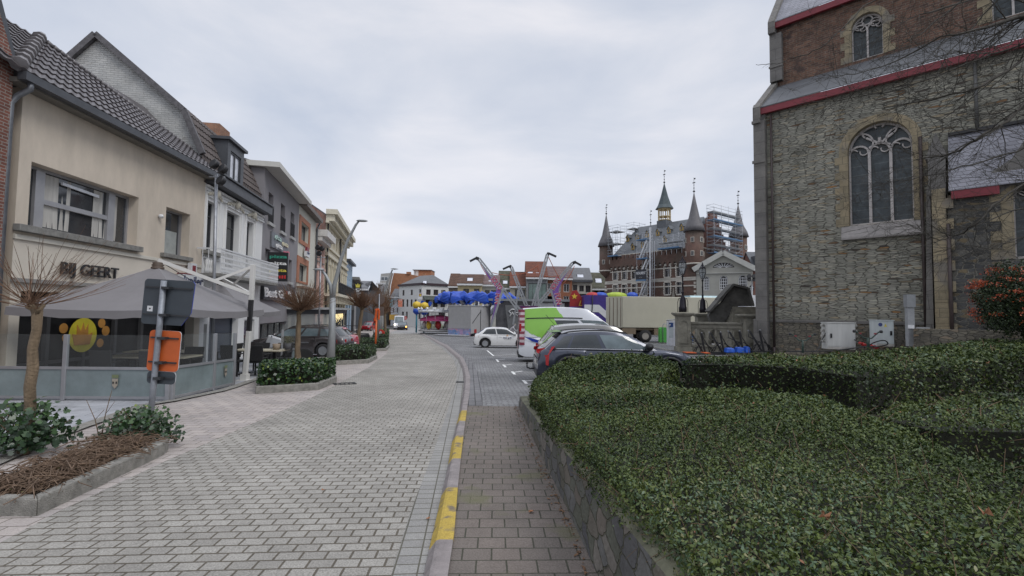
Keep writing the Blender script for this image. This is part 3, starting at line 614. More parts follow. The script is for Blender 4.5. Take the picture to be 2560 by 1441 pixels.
t = house(f2, L2, [(.0, zc2), (.12, zc2+.01), (.12, zm), (.8, zk), (3.85, za), (7.4, zm), (7.6, zc2)], 'white_house', 'white classical town house with ornate window heads, balcony and grey dormer', wht, ops, tile_b, rtiles=True, sidem=wbr, ends=(.12, .05))
m = MB(); m.use(lead); m.box(-.0, L2+.08, -.42, .0, zc2+.03, zc2+.42); m.box(-.0, L2+.08, -.50, .14, zc2+.43, zc2+.5); m.build('cornice_gutter', None, t, bevel=.015)
m = MB()
for k, (dz, dy) in enumerate(((.0, .10), (-.14, .06), (-.26, .09))): m.box(.02, L2-.02, -dy, 0, zc2-.12+dz, zc2-.04+dz)
for o in ops[:3]:
 a, b_, c, d_ = o['r']; m.box(a-.22, a-.1, -.06, 0, c-.1, d_+.22); m.box(b_+.1, b_+.22, -.06, 0, c-.1, d_+.22); m.box(a-.1, b_+.1, -.06, 0, d_+.12, d_+.22)
m.build('moulding', wht, t)
orn = mat('ornament_stone', (.50, .47, .40), rough=.9, var=.2, scale=20)
for o in ops[:3]:
 a, b_, c, d_ = o['r']; cx_ = (a+b_)/2; m = MB()
 for k in range(17):
  u = (k-8)/8; m.lathe([(0, -.07), (.075*(1.3-abs(u)*.5), 0), (0, .07)], (cx_+u*(b_-a)*.62, -.10, d_+.33-.12*u*u+.03*math.sin(k*2.3)), n=6)
 m.lathe([(0, -.2), (.15, -.02), (.12, .12), (0, .2)], (cx_, -.14, d_+.32), n=8); m.build('carved_ornament', orn, t)
for i in (0,):
 a, b_, c, d_ = ops[i]['r']; MB().box(a-.3, b_+.35, -.2, .0, c-.14, c).build('sill', sill_m, t)
 m = MB(); m.box(a-.15, b_+.3, -.05, 0, c-.95, c-.87); m.box(a-.15, b_+.3, -.05, 0, c-.30, c-.24)
 for k in range(4): m.lathe([(.035, 0), (.06, .12), (.03, .28), (.06, .44), (.035, .56)], (a+.0+k*.16, -.06, c-.86), n=8)
 m.build('baluster_panel', wht, t)
a, _, c, d_ = ops[1]['r']; b_ = L2-.1; zb0 = f2.at(560, 686, -.75)[1]; a = f2.at(545, 690, -.75)[0]
bl = MB(); bl.box(a, b_, -.85, 0, zb0-.12, zb0); bl.build('balcony_slab', sill_m, t)
m = MB(); m.box(a, b_, -.85, -.80, zb0+.88, zb0+.93); m.box(a, b_, -.84, -.81, zb0+.06, zb0+.10)
n = int((b_-a)/.115)
for k in range(n+1):
 x = a+(b_-a)*k/n; m.box(x-.012, x+.012, -.835, -.815, zb0, zb0+.88)
 for q_ in range(4):
  z = zb0+.2+q_*.2; m.lathe([(.03, -.008), (.045, 0), (.03, .008)], (x+.055, -.825, z), n=8, axis='Y')
for yy in (-.6, -.4, -.2): m.box(a-.0, a+.02, yy-.01, yy+.01, zb0, zb0+.88)
m.box(a, a+.04, -.80, 0, zb0+.88, zb0+.93); m.build('balcony_railing', fr_w, t)
# dormer + chimney
s0, zd1 = f2.at(571, 350, -.02); s1, _ = f2.at(611, 372, -.02); zd0 = zm-.3
m = MB(); m.use(lead); m.wall([(s0, zd0), (s1, zd0), (s1, zd1), (s0, zd1)], [[(s0+.3, zd0+.1), (s1-.3, zd0+.1), (s1-.3, zd1-.35), (s0+.3, zd1-.35)]], -.02, .1); m.poly([(s0, -.02, zd0), (s0, 3.2, zd0), (s0, 3.2, zd1), (s0, -.02, zd1)]); m.poly([(s1, -.02, zd0), (s1, 3.2, zd0), (s1, 3.2, zd1), (s1, -.02, zd1)])
m.box(s0-.12, s1+.12, -.14, 3.2, zd1, zd1+.12); dr = m.build('dormer', None, t)
window(dr, (s0+.3, s1-.3, zd0+.1, zd1-.35), rec=.1, y0=-.02, nx=2, fm=fr_a, gm=mat('bright_pane', (.62, .64, .70), rough=.1), fw=.07, bars=.1)
s0, _ = f2.at(548, 330, 3.0); s1, _ = f2.at(575, 330, 3.0)
m = MB(); m.use(brk_o); zc_ = f2.at(548, 308, 3.0)[1]; m.box(s0, s1, 3.0, 3.9, zd1+.3, zc_); m.build('chimney', None, t)
m = MB(); m.hexa([(s0-.8, 2.0, zd1-.6), (s1+.8, 2.0, zd1-.6), (s1+.8, 4.6, zd1-.6), (s0-.8, 4.6, zd1-.6), (s0-.1, 2.9, zd1+.55), (s1+.1, 2.9, zd1+.55), (s1+.1, 4.0, zd1+.55), (s0-.1, 4.0, zd1+.55)]); m.build('chimney_flashing', slate, t)
# white painted gable already closes the left end; clay verge
m = MB(); P = [(-.12, .1, zm+.1), (-.12, .8, zk+.12), (-.12, 3.85, za+.12), (-.12, 7.4, zm+.1)]
for A_, B_ in zip(P, P[1:]): m.beam(A_, B_, .2, .14, up=(1, 0, 0))
m.build('verge_tiles', mat('verge_tile', (.10, .095, .10), rough=.6, var=.4, scale=8), t)
m = MB()
# ---- grey house
f3, L3 = seg(2); gry = mat('grey_render', (.235, .225, .235), rough=.9, var=.07, scale=.8)
zt3 = f3.at(668, 424)[1]
W = [rpx(f3, 672, 684.5, 479, 556), rpx(f3, 702.5, 713.5, 507, 579), rpx(f3, 727, 736.5, 529, 592)]
W2 = [rpx(f3, 663.5, 676.5, 620, 695), rpx(f3, 721, 730, 648, 705)]
ops = [dict(r=r_, rec=.30, fm=fr_w, gm=gl_m, fw=.07) for r_ in W+W2]+[dict(r=(.2, L3-.3, -.9, 1.55), rec=.3, fm=fr_a, gm=gl_d, nx=6, fw=.08)]
t = house(f3, L3, [(-.0, zt3), (3.2, zt3+.9), (7.5, zt3)], 'grey_house', 'grey rendered three storey grill house with narrow windows and white eave', gry, ops, slate)
m = MB(); m.box(-.25, L3+.2, -.75, -.02, zt3-.02, zt3+.24); m.box(-.25, -.02, -.02, 3.2, zt3-.02, zt3+.24); m.build('eave_fascia', mat('eave_white', (.55, .54, .50), var=.06), t)
m = MB()
for a, b_, c, d_ in W:
 m.box(a-.02, b_+.02, -.05, -.02, c+.86, c+.9); m.box(a-.02, b_+.02, -.05, -.02, c+.02, c+.05)
 for k in range(9): x = a+(b_-a)*k/8; m.box(x-.011, x+.011, -.045, -.02, c+.05, c+.86)
m.build('window_guard', black_m, t)
for a, b_, c, d_ in W+W2: MB().box(a-.1, b_+.1, -.12, .0, c-.16, c-.004).build('sill', mat('sill_light', (.36, .36, .35)), t)
zg0 = f3.at(655, 749)[1]; zg1 = f3.at(655, 703)[1]; s1 = f3.at(732, 712)[0]
sgn = thing('fascia_sign', 'black shop fascia with white gothic grill lettering', 'sign', tuple(f3.o), f3.rz)
MB().box(.05, s1, -.16, -.02, zg0, zg1).build('board', mat('sign_black', (.03, .03, .034), rough=.35), sgn)
sa, zl_ = f3.at(661, 741, -.2); sb = f3.at(728, 745, -.2)[0]
lw = mat('letter_white', (.75, .75, .74), rough=.5); lr = mat('letter_red', (.55, .03, .03)); lg = mat('letter_green', (.03, .30, .20)); ly = mat('letter_yellow', (.65, .55, .08))
zlt = f3.at(661, 713, -.2)[1]
text('Best Gr', (zlt-zl_)*1.15, lw, sgn, (sa, -.19, zl_), ext=.02, bold=.02, width=(sb-sa)*.74)
text('i', (zlt-zl_)*1.15, lr, sgn, (sa+(sb-sa)*.79, -.19, zl_), ext=.02, bold=.02)
text('ll', (zlt-zl_)*1.15, lw, sgn, (sa+(sb-sa)*.87, -.19, zl_), ext=.02, bold=.02, width=(sb-sa)*.12)
ws = thing('wall_sign', 'grey wall panel with raised pizza pitta pasta words', 'sign', tuple(f3.o), f3.rz)
a, b_, c, d_ = rpx(f3, 676, 717, 578, 618); MB().box(a, b_, -.10, -.02, c, d_).build('panel', mat('panel_grey', (.16, .17, .19)), ws)
hh = (d_-c)
for body, mm_, dx, dz in (('pizza', mat('letter_pale', (.45, .60, .55)), .12, .62), ('pasta', mat('letter_cream', (.66, .62, .45)), .58, .48), ('pitta', lw, .2, .12), ('grill', mat('letter_pink', (.60, .16, .22)), .68, -.08)):
 text(body, hh*.42, mm_, ws, (a+(b_-a)*dx, -.14, c+hh*dz), ext=.03, bold=.006, width=(b_-a)*.36)
# projecting black sign, square to the facade
s_, zt_ = f3.at(706, 632, -.8); zb_ = f3.at(703, 704, -.8)[1]; hgt = zt_-zb_; wd = .98
ps = thing('projecting_sign', 'tall black sign sticking out with pizza pitta pasta grill stacked', 'sign', tuple(f3.world(s_, -.12, 0)), f3.rz-PI/2)
MB().box(0, wd, -.1, .1, zb_, zt_).build('sign_panel', mat('sign_black2', (.012, .012, .014), rough=.3), ps)
m = MB(); m.box(-.12, 0, -.03, .03, zt_-.4, zt_-.3); m.box(-.12, 0, -.03, .03, zb_+.4, zb_+.5); m.build('bracket', steel, ps)
for body, mm_, dz in (('pizza', lg, .80), ('pitta', lw, .57), ('pasta', ly, .33), ('grill', lr, .10)):
 text(body, hgt*.15, mm_, ps, (.1, -.112, zb_+hgt*dz), ext=.006, bold=.006, width=wd*.84)
# ---- cream house with orange window surrounds
f4, L4 = seg(3); crm = mat('cream_render', (.56, .545, .48), rough=.9, var=.08); org = mat('orange_surround', (.36, .155, .09), rough=.8, var=.15)
zt4 = f4.at(745, 500)[1]; U = rpx(f4, 752.5, 772, 553, 600); Lw = rpx(f4, 747, 767, 657, 702)
ops = [dict(r=U, rec=.3, fm=fr_a, gm=gl_m, nx=2), dict(r=Lw, rec=.3, fm=fr_a, gm=gl_m, nx=2), dict(r=(.5, L4-.5, -.9, 1.6), rec=.3, fm=fr_w, gm=gl_d, nx=4)]
t = house(f4, L4, [(0, zt4), (4, zt4+2.2), (8, zt4)], 'cream_house', 'narrow cream house with orange framed windows and a brown gutter', crm, ops, tile_g)
m = MB()
for (a, b_, c, d_), (x0, x1, z0, z1) in ((U, rpx(f4, 748.5, 775.5, 536, 608)), (Lw, rpx(f4, 742.5, 770.5, 638, 706))):
 for bx in ((x0, a, z0, z1), (b_, x1, z0, z1), (a, b_, z0, c), (a, b_, d_, z1)): m.box(bx[0], bx[1], -.06, -.003, bx[2], bx[3])
m.build('window_surround', org, t); gutter(t, L4+.1, -.0, zt4+.05, mat('gutter_brown', (.13, .11, .095)), w_=.5, h=.3)
MB().tube([(L4-.15, -.3, zt4-.3), (L4-.1, -.1, zt4-.8), (L4-.1, -.1, -.8)], .07, 8).build('downpipe', zinc, t)
MB().box(.0, L4, -.5, .0, f4.at(745, 716)[1]-.12, f4.at(745, 716)[1]).build('canopy', mat('canopy_brown', (.2, .13, .09)), t)
sg2 = thing('small_sign', 'small white wall sign with a crest between the orange windows', 'sign', tuple(f4.o), f4.rz)
a, b_, c, d_ = rpx(f4, 756, 764, 627, 641); m = MB(); m.use(fr_w); m.box(a, b_, -.3, -.12, c, d_); m.use(red_p); m.box(a+.2, b_-.2, -.28, -.14, d_, d_+.3); m.build('sign_plate', None, sg2)
text('Jupiler', .34, mat('navy', (.01, .02, .09)), sg2, (a+.05, -.305, c+.2), ext=.003, width=b_-a-.1)
# ---- pink house, lower, with a white balcony cornice
f5, L5 = seg(4); pnk = mat('pink_render', (.50, .32, .265), rough=.9, var=.08)
zt5 = f5.at(787, 588)[1]
def grid(fr, L, n, z0, z1, wr=.45, m0=.1, **k):
 o = []
 for i in range(n):
  c = L*(m0+(1-2*m0)*(i+.5)/n); w_ = L*(1-2*m0)/n*wr; o.append(dict(r=(c-w_/2, c+w_/2, z0, z1), **k))
 return o
Hf = lambda fr, px, py: fr.at(px, py)[1]
ops = grid(f5, L5, 3, Hf(f5, 787, 648), Hf(f5, 787, 608), rec=.2, fm=fr_w, gm=gl_d, sill=.1)+grid(f5, L5, 3, Hf(f5, 787, 722), Hf(f5, 787, 672), rec=.2, fm=fr_w, gm=gl_d)+[dict(r=(.4, L5-.4, -.9, 1.7), rec=.2, fm=fr_w, nx=3)]
t = house(f5, L5, [(0, zt5), (3, zt5+.2), (8, zt5)], 'pink_house', 'low salmon pink house with white cornice below a brick side wall', pnk, ops, slate)
m = MB(); m.box(-.05, L5+.0, -.9, -.01, zt5, zt5+.55); m.box(.0, L5, -.5, -.01, zt5-.35, zt5-.003); m.build('white_cornice', mat('cornice_white', (.58, .56, .53)), t)
m = MB(); m.box(0, L5, -.12, -.01, Hf(f5, 787, 662)-.2, Hf(f5, 787, 662)); m.build('string_course', mat('pink_pale', (.6, .42, .37)), t)
# ---- tall ornate cream building
f6, L6 = seg(5); orn6 = mat('ornate_cream', (.52, .47, .35), rough=.85, var=.1); orn6b = mat('ornate_cream_light', (.60, .56, .45), rough=.85, var=.1)
zt6 = Hf(f6, 812, 534)
zz = lambda py: Hf(f6, 812, py)
ops = grid(f6, L6, 8, zz(601), zz(563), wr=.4, m0=.03, rec=.25, fm=orn6b, gm=gl_d, nx=2)+grid(f6, L6, 8, zz(722), zz(655), wr=.42, m0=.03, rec=.25, fm=orn6b, gm=gl_d, nx=2, arch=True)+grid(f6, L6, 7, -.8, zz(757), wr=.55, m0=.04, rec=.25, fm=fr_w, gm=gl_d, nx=2)
t = house(f6, L6, [(0, zt6), (4.5, zt6+3.0), (9, zt6)], 'ornate_building', 'tall ornate cream building with bracketed cornice and black balcony railing', orn6, ops, slate, sidem=brk, cat='building')
m = MB(); m.use(orn6b); m.box(-.3, L6+.3, -1.0, -.01, zt6+.1, zt6+.55); m.box(-.3, L6+.3, -.3, -.01, zt6-.7, zt6-.5)
n = 32
for k in range(n+1): x = L6*k/n; m.box(x-.09, x+.09, -.75, -.01, zt6-.5, zt6+.1)
m.box(0, L6, -.15, -.01, zz(612)-.1, zz(612)+.12); m.box(0, L6, -.25, -.01, zz(635)-.1, zz(635)+.2)
for k in range(9): x = L6*(.03+.94*k/8); m.box(x-.16, x+.16, -.12, -.01, zz(722), zz(640)); m.box(x-.25, x+.25, -.18, -.01, zz(640)-.6, zz(640)-.3)
m.build('cornice_bands', None, t)
m = MB(); zb0 = zz(734); m.use(orn6b); m.box(0, L6, -1.3, 0, zb0-.25, zb0)
for k in range(12): x = L6*(k+.5)/12; m.box(x-.14, x+.14, -1.1, 0, zb0-.9, zb0-.25)
m.build('balcony_slab', None, t)
m = MB(); m.box(0, L6, -1.28, -1.22, zb0+1.0, zb0+1.07)
for k in range(110): x = L6*k/109; m.box(x-.02, x+.02, -1.265, -1.235, zb0, zb0+1.0)
for k in range(12): x = L6*(k+.5)/12; m.box(x-.5, x+.5, -1.255, -1.245, zb0+.2, zb0+.8)
m.build('balcony_railing', black_m, t)
for x in (.35, L6*.55): MB().tube([(x, -.15, zt6), (x, -.15, -.8)], .08, 6).build('downpipe', black_m, t)
# ---- blue house, dark cafe, and the rest of the row
f7, L7 = seg(6); zt7 = Hf(f7, 866, 650)
z7 = lambda py: Hf(f7, 867, py)
t = house(f7, L7, [(0, zt7), (4, zt7+1.5), (8, zt7)], 'blue_house', 'pale blue house with tall paired windows further up the row', mat('blue_render', (.30, .40, .50), var=.08), grid(f7, L7, 4, z7(700), z7(665), wr=.5, rec=.2, fm=fr_w, nx=2)+grid(f7, L7, 4, z7(738), z7(712), wr=.5, rec=.2, fm=fr_w, nx=2)+grid(f7, L7, 2, -.6, z7(760), wr=.7, rec=.2, fm=fr_a), slate)
gutter(t, L7+.2, 0, zt7+.2, lead, w_=.5, h=.3)
f8, L8 = seg(7); z8 = lambda py: Hf(f8, 882, py); zt8 = z8(703)
t = house(f8, L8*.55, [(0, zt8), (4, zt8+.3), (8, zt8)], 'dark_cafe', 'black slatted cafe front with a vertical white and yellow sign', mat('black_slats', (.03, .03, .033), var=.4, scale=1, streak=.05), grid(f8, L8*.55, 5, z8(735), z8(712), wr=.5, rec=.15, fm=fr_a)+grid(f8, L8*.55, 3, -.6, z8(775), wr=.7, rec=.2, fm=fr_a, gm=gl_d), slate, cat='building')
gutter(t, L8*.55+.3, 0, zt8+.5, sill_m, w_=1.0, h=.4)
vs = thing('vertical_sign', 'narrow vertical cafe sign in white on black with a yellow crown', 'sign', tuple(f8.world(.3, -.3, 0)), f8.rz-PI/2)
zt_ = z8(708); zb_ = z8(748); MB().box(0, 1.0, -.1, .1, zb_, zt_).build('sign_panel', mat('sign_black2', (.012, .012, .014)), vs)
text('De Prins', 1.0, lw, vs, (.25, -.12, zt_-.9), rot=(PI/2, PI/2, 0), ext=.005, bold=.02, width=zt_-zb_-1.0)
MB().prism([(.25, zt_-.75), (.75, zt_-.75), (.85, zt_-.2), (.65, zt_-.4), (.5, zt_-.12), (.35, zt_-.4), (.15, zt_-.2)], -.13, -.105).build('crown', ly, vs)
f8b = Fr(*f8.world(L8*.55, 0).xy, f8.u.x, f8.u.y); z8b = lambda py: Hf(f8b, 893, py)
house(f8b, L8*.45, [(0, z8b(722)), (4.5, z8b(706)), (9, z8b(722))], 'dark_gable_house', 'house with a steep dark slate gable beyond the black cafe', mat('render_grey2', (.25, .25, .25)), grid(f8b, L8*.45, 3, z8b(755), z8b(735), wr=.5, rec=.15, fm=fr_w), slate)
# ================================================================ FAR END OF THE STREET AND THE SQUARE'S NORTH SIDE
def opx(fr, lst, **k): return [dict(r=rpx(fr, *q_), **k) for q_ in lst]
wpub = mat('white_paint', (.60, .60, .585), rough=.85, var=.07)
sl_f = mat('slate_far', (.115, .118, .125), rough=.6, var=.2, scale=2)
# corner pub
CXp, CYp = (1056-1280)/1200*112-.1, 112.0
fA = Fr(CXp-8.8*.817*1.03, CYp+8.8, .817, -1); LA = (Vector((CXp, CYp))-fA.o.xy).length
fA = Fr(fA.o.x, fA.o.y, CXp-fA.o.x, CYp-fA.o.y, z=-2.2)
fB = Fr(CXp, CYp, 1.15, 1, z=-2.2); LB = 7.4
za_ = fA.at(1052, 713)[1]
cr8 = lambda x, y: (850+x/6.004, 640+y/6.004)
t = thing('corner_pub', 'white three storey corner pub with grey hipped roof at the far end', 'pub', tuple(fA.o), fA.rz)
def q8(x0, x1, y0, y1): a = cr8(x0, y0); c = cr8(x1, y1); return (a[0], c[0], a[1], c[1])
opA = [q8(938, 968, 515, 598), q8(1062, 1094, 510, 590), q8(1188, 1220, 503, 560), q8(934, 964, 655, 765), q8(998, 1026, 655, 765), q8(1060, 1088, 655, 765), q8(1120, 1150, 655, 720), q8(930, 960, 838, 960), q8(990, 1016, 838, 940), q8(1176, 1208, 842, 950)]
RA_ = [rpx(fA, *q_) for q_ in opA]
m = MB(); m.wall([(0, -.5), (LA, -.5), (LA, za_), (0, za_)], [[(a, c), (b_, c), (b_, d_), (a, d_)] for a, b_, c, d_ in RA_], 0, .2)
RB_ = [rpx(fB, *q_) for q_ in [q8(1295, 1362, 503, 585), q8(1405, 1475, 506, 590), q8(1520, 1585, 512, 595), q8(1285, 1355, 660, 768), q8(1398, 1470, 660, 770), q8(1510, 1580, 664, 772), q8(1290, 1340, 850, 960), q8(1480, 1580, 850, 960)]]
m2 = MB(); m2.wall([(0, -.5), (LB, -.5), (LB, za_), (0, za_)], [[(a, c), (b_, c), (b_, d_), (a, d_)] for a, b_, c, d_ in RB_], 0, .2)
m2.poly([(LB, 0, -.5), (LB, 9, -.5), (LB, 9, za_), (LB, 0, za_)])
m.poly([(0, 0, -.5), (0, 8, -.5), (0, 8, za_), (0, 0, za_)])
m.build('wall', wpub, t)
wb = m2.build('wall', wpub, t); wb.location = fA.local(fB.o); wb.rotation_euler = (0, 0, fB.rz-fA.rz)
dk = glass('far_glass', (.03, .028, .03), rough=.2)
for r_ in RA_: window(t, r_, rec=.2, fm=mat('frame_brown', (.09, .05, .045)), gm=dk, nx=1, fw=.09)
for r_ in RB_: o = window(t, r_, rec=.2, fm=mat('frame_brown', (.09, .05, .045)), gm=dk, nx=2, fw=.09, bars=.08); o.location = fA.local(fB.o); o.rotation_euler = (0, 0, fB.rz-fA.rz)
l0 = Vector((0, 0, za_)); lc = Vector((LA, 0, za_)); lb_ = fA.local(fB.world(LB, 0, za_)); apx = fA.local(D(1083, 688, 117.0)); ap2 = fA.local(D(1050, 690, 123.0)); bk = fA.local(fB.world(LB, 9, za_)); bk2 = Vector((0, 9, za_)); u_ = Vector((0, 0, .45))
m = MB(); ex = lambda p, c: p+(p-c).normalized()*Vector((1, 1, 0)).length*.25
m.poly([l0+u_, lc+u_, apx, ap2]); m.poly([lc+u_, lb_+u_, apx]); m.poly([lb_+u_, bk+u_, ap2, apx]); m.poly([bk+u_, bk2+u_, ap2]); m.poly([bk2+u_, l0+u_, ap2]); m.build('roof', sl_f, t)
m = MB(); m.box(-.2, LA+.2, -.35, .1, za_+.0, za_+.5); g_ = m.build('cornice', mat('cornice_brown', (.04, .022, .028)), t)
m = MB(); m.box(-.15, LB+.2, -.35, .1, za_+.0, za_+.49); g_ = m.build('cornice', MC['cornice_brown'], t); g_.location = fA.local(fB.o); g_.rotation_euler = (0, 0, fB.rz-fA.rz)
a = fB.at(*cr8(1250, 655))[1]; m = MB(); m.prism([(-1.3, a), (0, a+.9), (0, a+.8), (-1.3, a-.1)], .1, LB-.1, 'yz'); g_ = m.build('awning', mat('awning_green', (.06, .07, .06)), t); g_.location = fA.local(fB.o); g_.rotation_euler = (0, 0, fB.rz-fA.rz)
P = D(*cr8(1205, 605), 111.3); sg = thing('pub_sign', 'small red and yellow hanging crest sign on the white pub corner', 'sign', tuple(P), 0)
m = MB(); m.use(fr_w); m.box(-.5, .5, -.05, .05, -.75, .75); m.use(red_p); m.box(-.32, .32, -.06, -.051, -.1, .6); m.use(ly); m.box(-.2, .2, -.068, -.061, 0, .4); m.build('sign_plate', None, sg)
# house with brick side wall behind the pub
brk_f = mat('brick_far', (.33, .155, .085), rough=.9, var=.2, scale=1.5)
P0 = D(979, 700, 128); P1 = D(1048, 700, 128); gz_ = -2.2
t = thing('brick_sided_house', 'tall orange brick side wall of a house with pale mansard front', 'house', (P0.x, 128, gz_), 0)
zt = D(980, 684, 128).z-gz_; ze = D(980, 735, 128).z-gz_
xr = P1.x-P0.x; xx = lambda px, py=700: D(px, py, 128).x-P0.x; zf = lambda py, px=1000: D(px, py, 128).z-gz_
m = MB(); m.prism([(xx(969), -.5), (xx(1090), -.5), (xx(1090), zf(700)), (xx(1046), zf(690)), (xx(1022), zf(685)), (xx(984), zf(683)), (xx(978), zf(712))], 0, 14); m.build('brick_wall', brk_f, t)
m = MB(); m.box(xx(1016), xx(1026), -.3, .9, zf(686), zf(680)); m.box(xx(1056), xx(1063), -.3, .9, zf(700), zf(684)); m.build('chimney', brk_f, t)
m = MB(); m.prism([(xx(951), -.5), (xx(968), -.5), (xx(977), zf(712)), (xx(983), zf(684)), (xx(957), zf(687)), (xx(955), zf(709)), (xx(951), zf(712))], -2, -.02); m.build('front_wall', mat('pale_front', (.36, .35, .33), var=.15), t)
for x0, x1, y0, y1 in ((957, 975, 694, 704), (954, 961, 717, 731), (964, 974, 717, 731), (962, 966, 745, 757), (968, 971, 745, 757), (972, 975, 745, 757), (962, 966, 770, 790), (970, 974, 770, 790)):
 window(t, (xx(x0), xx(x1), zf(y1), zf(y0)), rec=.0, y0=-2.02, fm=fr_w, gm=gl_m, nx=2, fw=.12, bars=.08)
m = MB(); m.box(xx(948), xx(976), -2.8, -2.03, zf(713.5), zf(711)); m.build('cornice', fr_w, t)
# roof penthouse
t = thing('rooftop_block', 'flat roofed brick penthouse block rising above the pub roof', 'building', (D(1034, 700, 140).x, 140, -2.2), 0)
xx2 = lambda px: D(px, 700, 140).x-D(1034, 700, 140).x; zf2 = lambda py: D(1050, py, 140).z+2.2
m = MB(); m.use(wpub); m.box(0, xx2(1045.5), -.02, 6, -.5, zf2(676)); m.use(brk_f); m.box(xx2(1045.5), xx2(1078), 0, 6, -.5, zf2(676.5)); m.build('wall', None, t)
m = MB(); m.use(lead); m.box(-.3, xx2(1079), -.4, 6.2, zf2(676.3), zf2(674.8)); m.build('roof', None, t)
window(t, (xx2(1036.5), xx2(1039), zf2(687), zf2(679)), rec=0, y0=-.03, gm=dk)
# generic far house facing the camera
def farhouse(px0, px1, Y, ye, yr, wm, rm, wins, name, label, base=None, hipl=0, hipr=0, fm=None, trim=None, nx=2, dep=8, gm=None, group=None):
 P0 = D(px0, ye, Y); P1 = D(px1, ye, Y); zb = gz(Y); L = P1.x-P0.x; H = P0.z-zb; fr = Fr(P0.x, Y, 1, 0, z=zb)
 t = thing(name, label, 'house', (P0.x, Y, zb), 0, group)
 ops = [rpx(fr, *w_) for w_ in wins]
 m = MB(); m.wall([(0, -.6), (L, -.6), (L, H), (0, H)], [[(a, c), (b_, c), (b_, d_), (a, d_)] for a, b_, c, d_ in ops], 0, .2)
 zr = D((px0+px1)/2, yr, Y+dep/2).z-zb
 m.poly([(0, 0, -.6), (0, 0, H), (hipl, dep/2, zr if not hipl else H), (0, dep, H), (0, dep, -.6)]); m.poly([(L, 0, -.6), (L, 0, H), (L-hipr, dep/2, zr if not hipr else H), (L, dep, H), (L, dep, -.6)]); m.build('wall', wm, t)
 m = MB(); A = [(-.1, -.25, H), (L+.1, -.25, H), (L-hipr+.1, dep/2, zr), (hipl-.1, dep/2, zr)]
 m.hexa([(x, y, z-.0) for x, y, z in A]+[(x, y, z+.18) for x, y, z in A]); Bk = [(-.1, dep+.2, H), (L+.1, dep+.2, H), (L-hipr+.1, dep/2, zr+.17), (hipl-.1, dep/2, zr+.17)]; m.poly(Bk); m.build('roof', rm, t)
 MB().box(-.1, L+.1, -.5, -.02, H-.35, H-.02).build('gutter', trim or fr_w, t)
 for r_ in ops: window(t, r_, rec=.2, fm=fm or fr_w, gm=gm or dk, nx=nx, nz=1, fw=.1, bars=.07)
 return t, fr, L, H
c5 = lambda x, y: (1080+x/5.7625, 620+y/5.7625)
def q5(x0, x1, y0, y1): a = c5(x0, y0); c = c5(x1, y1); return (a[0], c[0], a[1], c[1])
c6 = lambda x, y: (1260+x/6.004, 620+y/6.004)
def q6(x0, x1, y0, y1): a = c6(x0, y0); c = c6(x1, y1); return (a[0], c[0], a[1], c[1])
M_ = lambda n, c, **k: mat(n, c, rough=.85, var=.12, scale=1.2, **k)
tr_b = brick('roof_tile_brown_far', (.13, .075, .05), (.10, .06, .045), (.05, .03, .025), bw=.4, bh=.4, mort=.04, var=.25, bump=.2)
tr_p = brick('roof_tile_plum_far', (.20, .14, .13), (.16, .11, .11), (.08, .06, .06), bw=.4, bh=.4, mort=.04, var=.2, bump=.2)
tr_r = brick('roof_tile_rust_far', (.17, .06, .035), (.13, .05, .035), (.07, .03, .02), bw=.4, bh=.4, mort=.03, var=.3, bump=.2)
moss = brick('roof_tile_moss', (.10, .095, .07), (.08, .085, .06), (.05, .05, .035), bw=.4, bh=.4, mort=.03, var=.5, bump=.2)
farhouse(1144.5, 1205, 96, 709.5, 688, M_('yellow_render', (.40, .34, .20)), tr_b, [q5(450, 535, 590, 700), q5(605, 685, 590, 700)], 'yellow_house', 'yellow rendered house with brown tiled roof and single skylight', fm=fr_a)
farhouse(1205.3, 1248, 97, 712, 690, M_('pale_render', (.42, .41, .37)), tr_p, [q5(760, 830, 610, 700), q5(850, 930, 610, 700)], 'pale_house', 'pale grey house with plum coloured roof behind the blue ride covers', fm=fr_a)
farhouse(1246, 1283, 99, 720, 679.5, M_('grey_render_far', (.24, .24, .235)), moss, [q5(1095, 1160, 610, 680)], 'mossy_house', 'small grey house under a mossy green roof with skylight')
farhouse(1275, 1318, 98, 716, 682, M_('beige_render_far', (.42, .39, .31)), tr_r, [q5(1195, 1240, 600, 705), q5(1265, 1345, 605, 710)], 'beige_house', 'beige house with rust red roof and brown framed windows', fm=fr_a)
t, fr, L, H = farhouse(1316, 1369, 96, 694, 656, M_('modern_grey', (.20, .205, .21)), tr_r, [q6(365, 640, 530, 780)], 'modern_house', 'grey modern glass fronted house under a tall red brown roof', fm=fr_a, nx=4, gm=glass('green_glass', (.10, .16, .14), rough=.15), dep=14)
farhouse(1369, 1430, 97, 696, 668.5, M_('orange_render', (.27, .11, .06)), tr_p, [q6(655, 735, 535, 660), q6(820, 855, 545, 660), q6(895, 980, 540, 665), q6(650, 730, 725, 790), q6(895, 975, 725, 790)], 'orange_house', 'orange brick house with white framed windows and plum roof')
farhouse(1430.5, 1480, 98, 701.5, 672, M_('cream_far', (.42, .40, .35)), sl_f, [q6(1035, 1100, 555, 640), q6(1130, 1200, 565, 655), q6(1225, 1300, 565, 670), q6(1050, 1290, 690, 760)], 'arched_window_house', 'cream house with three arched windows and dark slate roof', fm=fr_a, trim=lead)
farhouse(1480.5, 1522, 100, 722, 684, M_('brown_far', (.20, .19, .17)), moss, [q6(1350, 1410, 590, 670), q6(1440, 1500, 590, 670)], 'brown_house', 'dull brown house with slate roof next to the town hall', fm=fr_a)
farhouse(1121.5, 1144, 104, 716, 686, M_('brown_side', (.17, .15, .13)), tr_b, [q5(130, 160, 610, 640)], 'brown_gable_house', 'brown plastered house squeezed between the pub and the yellow house')
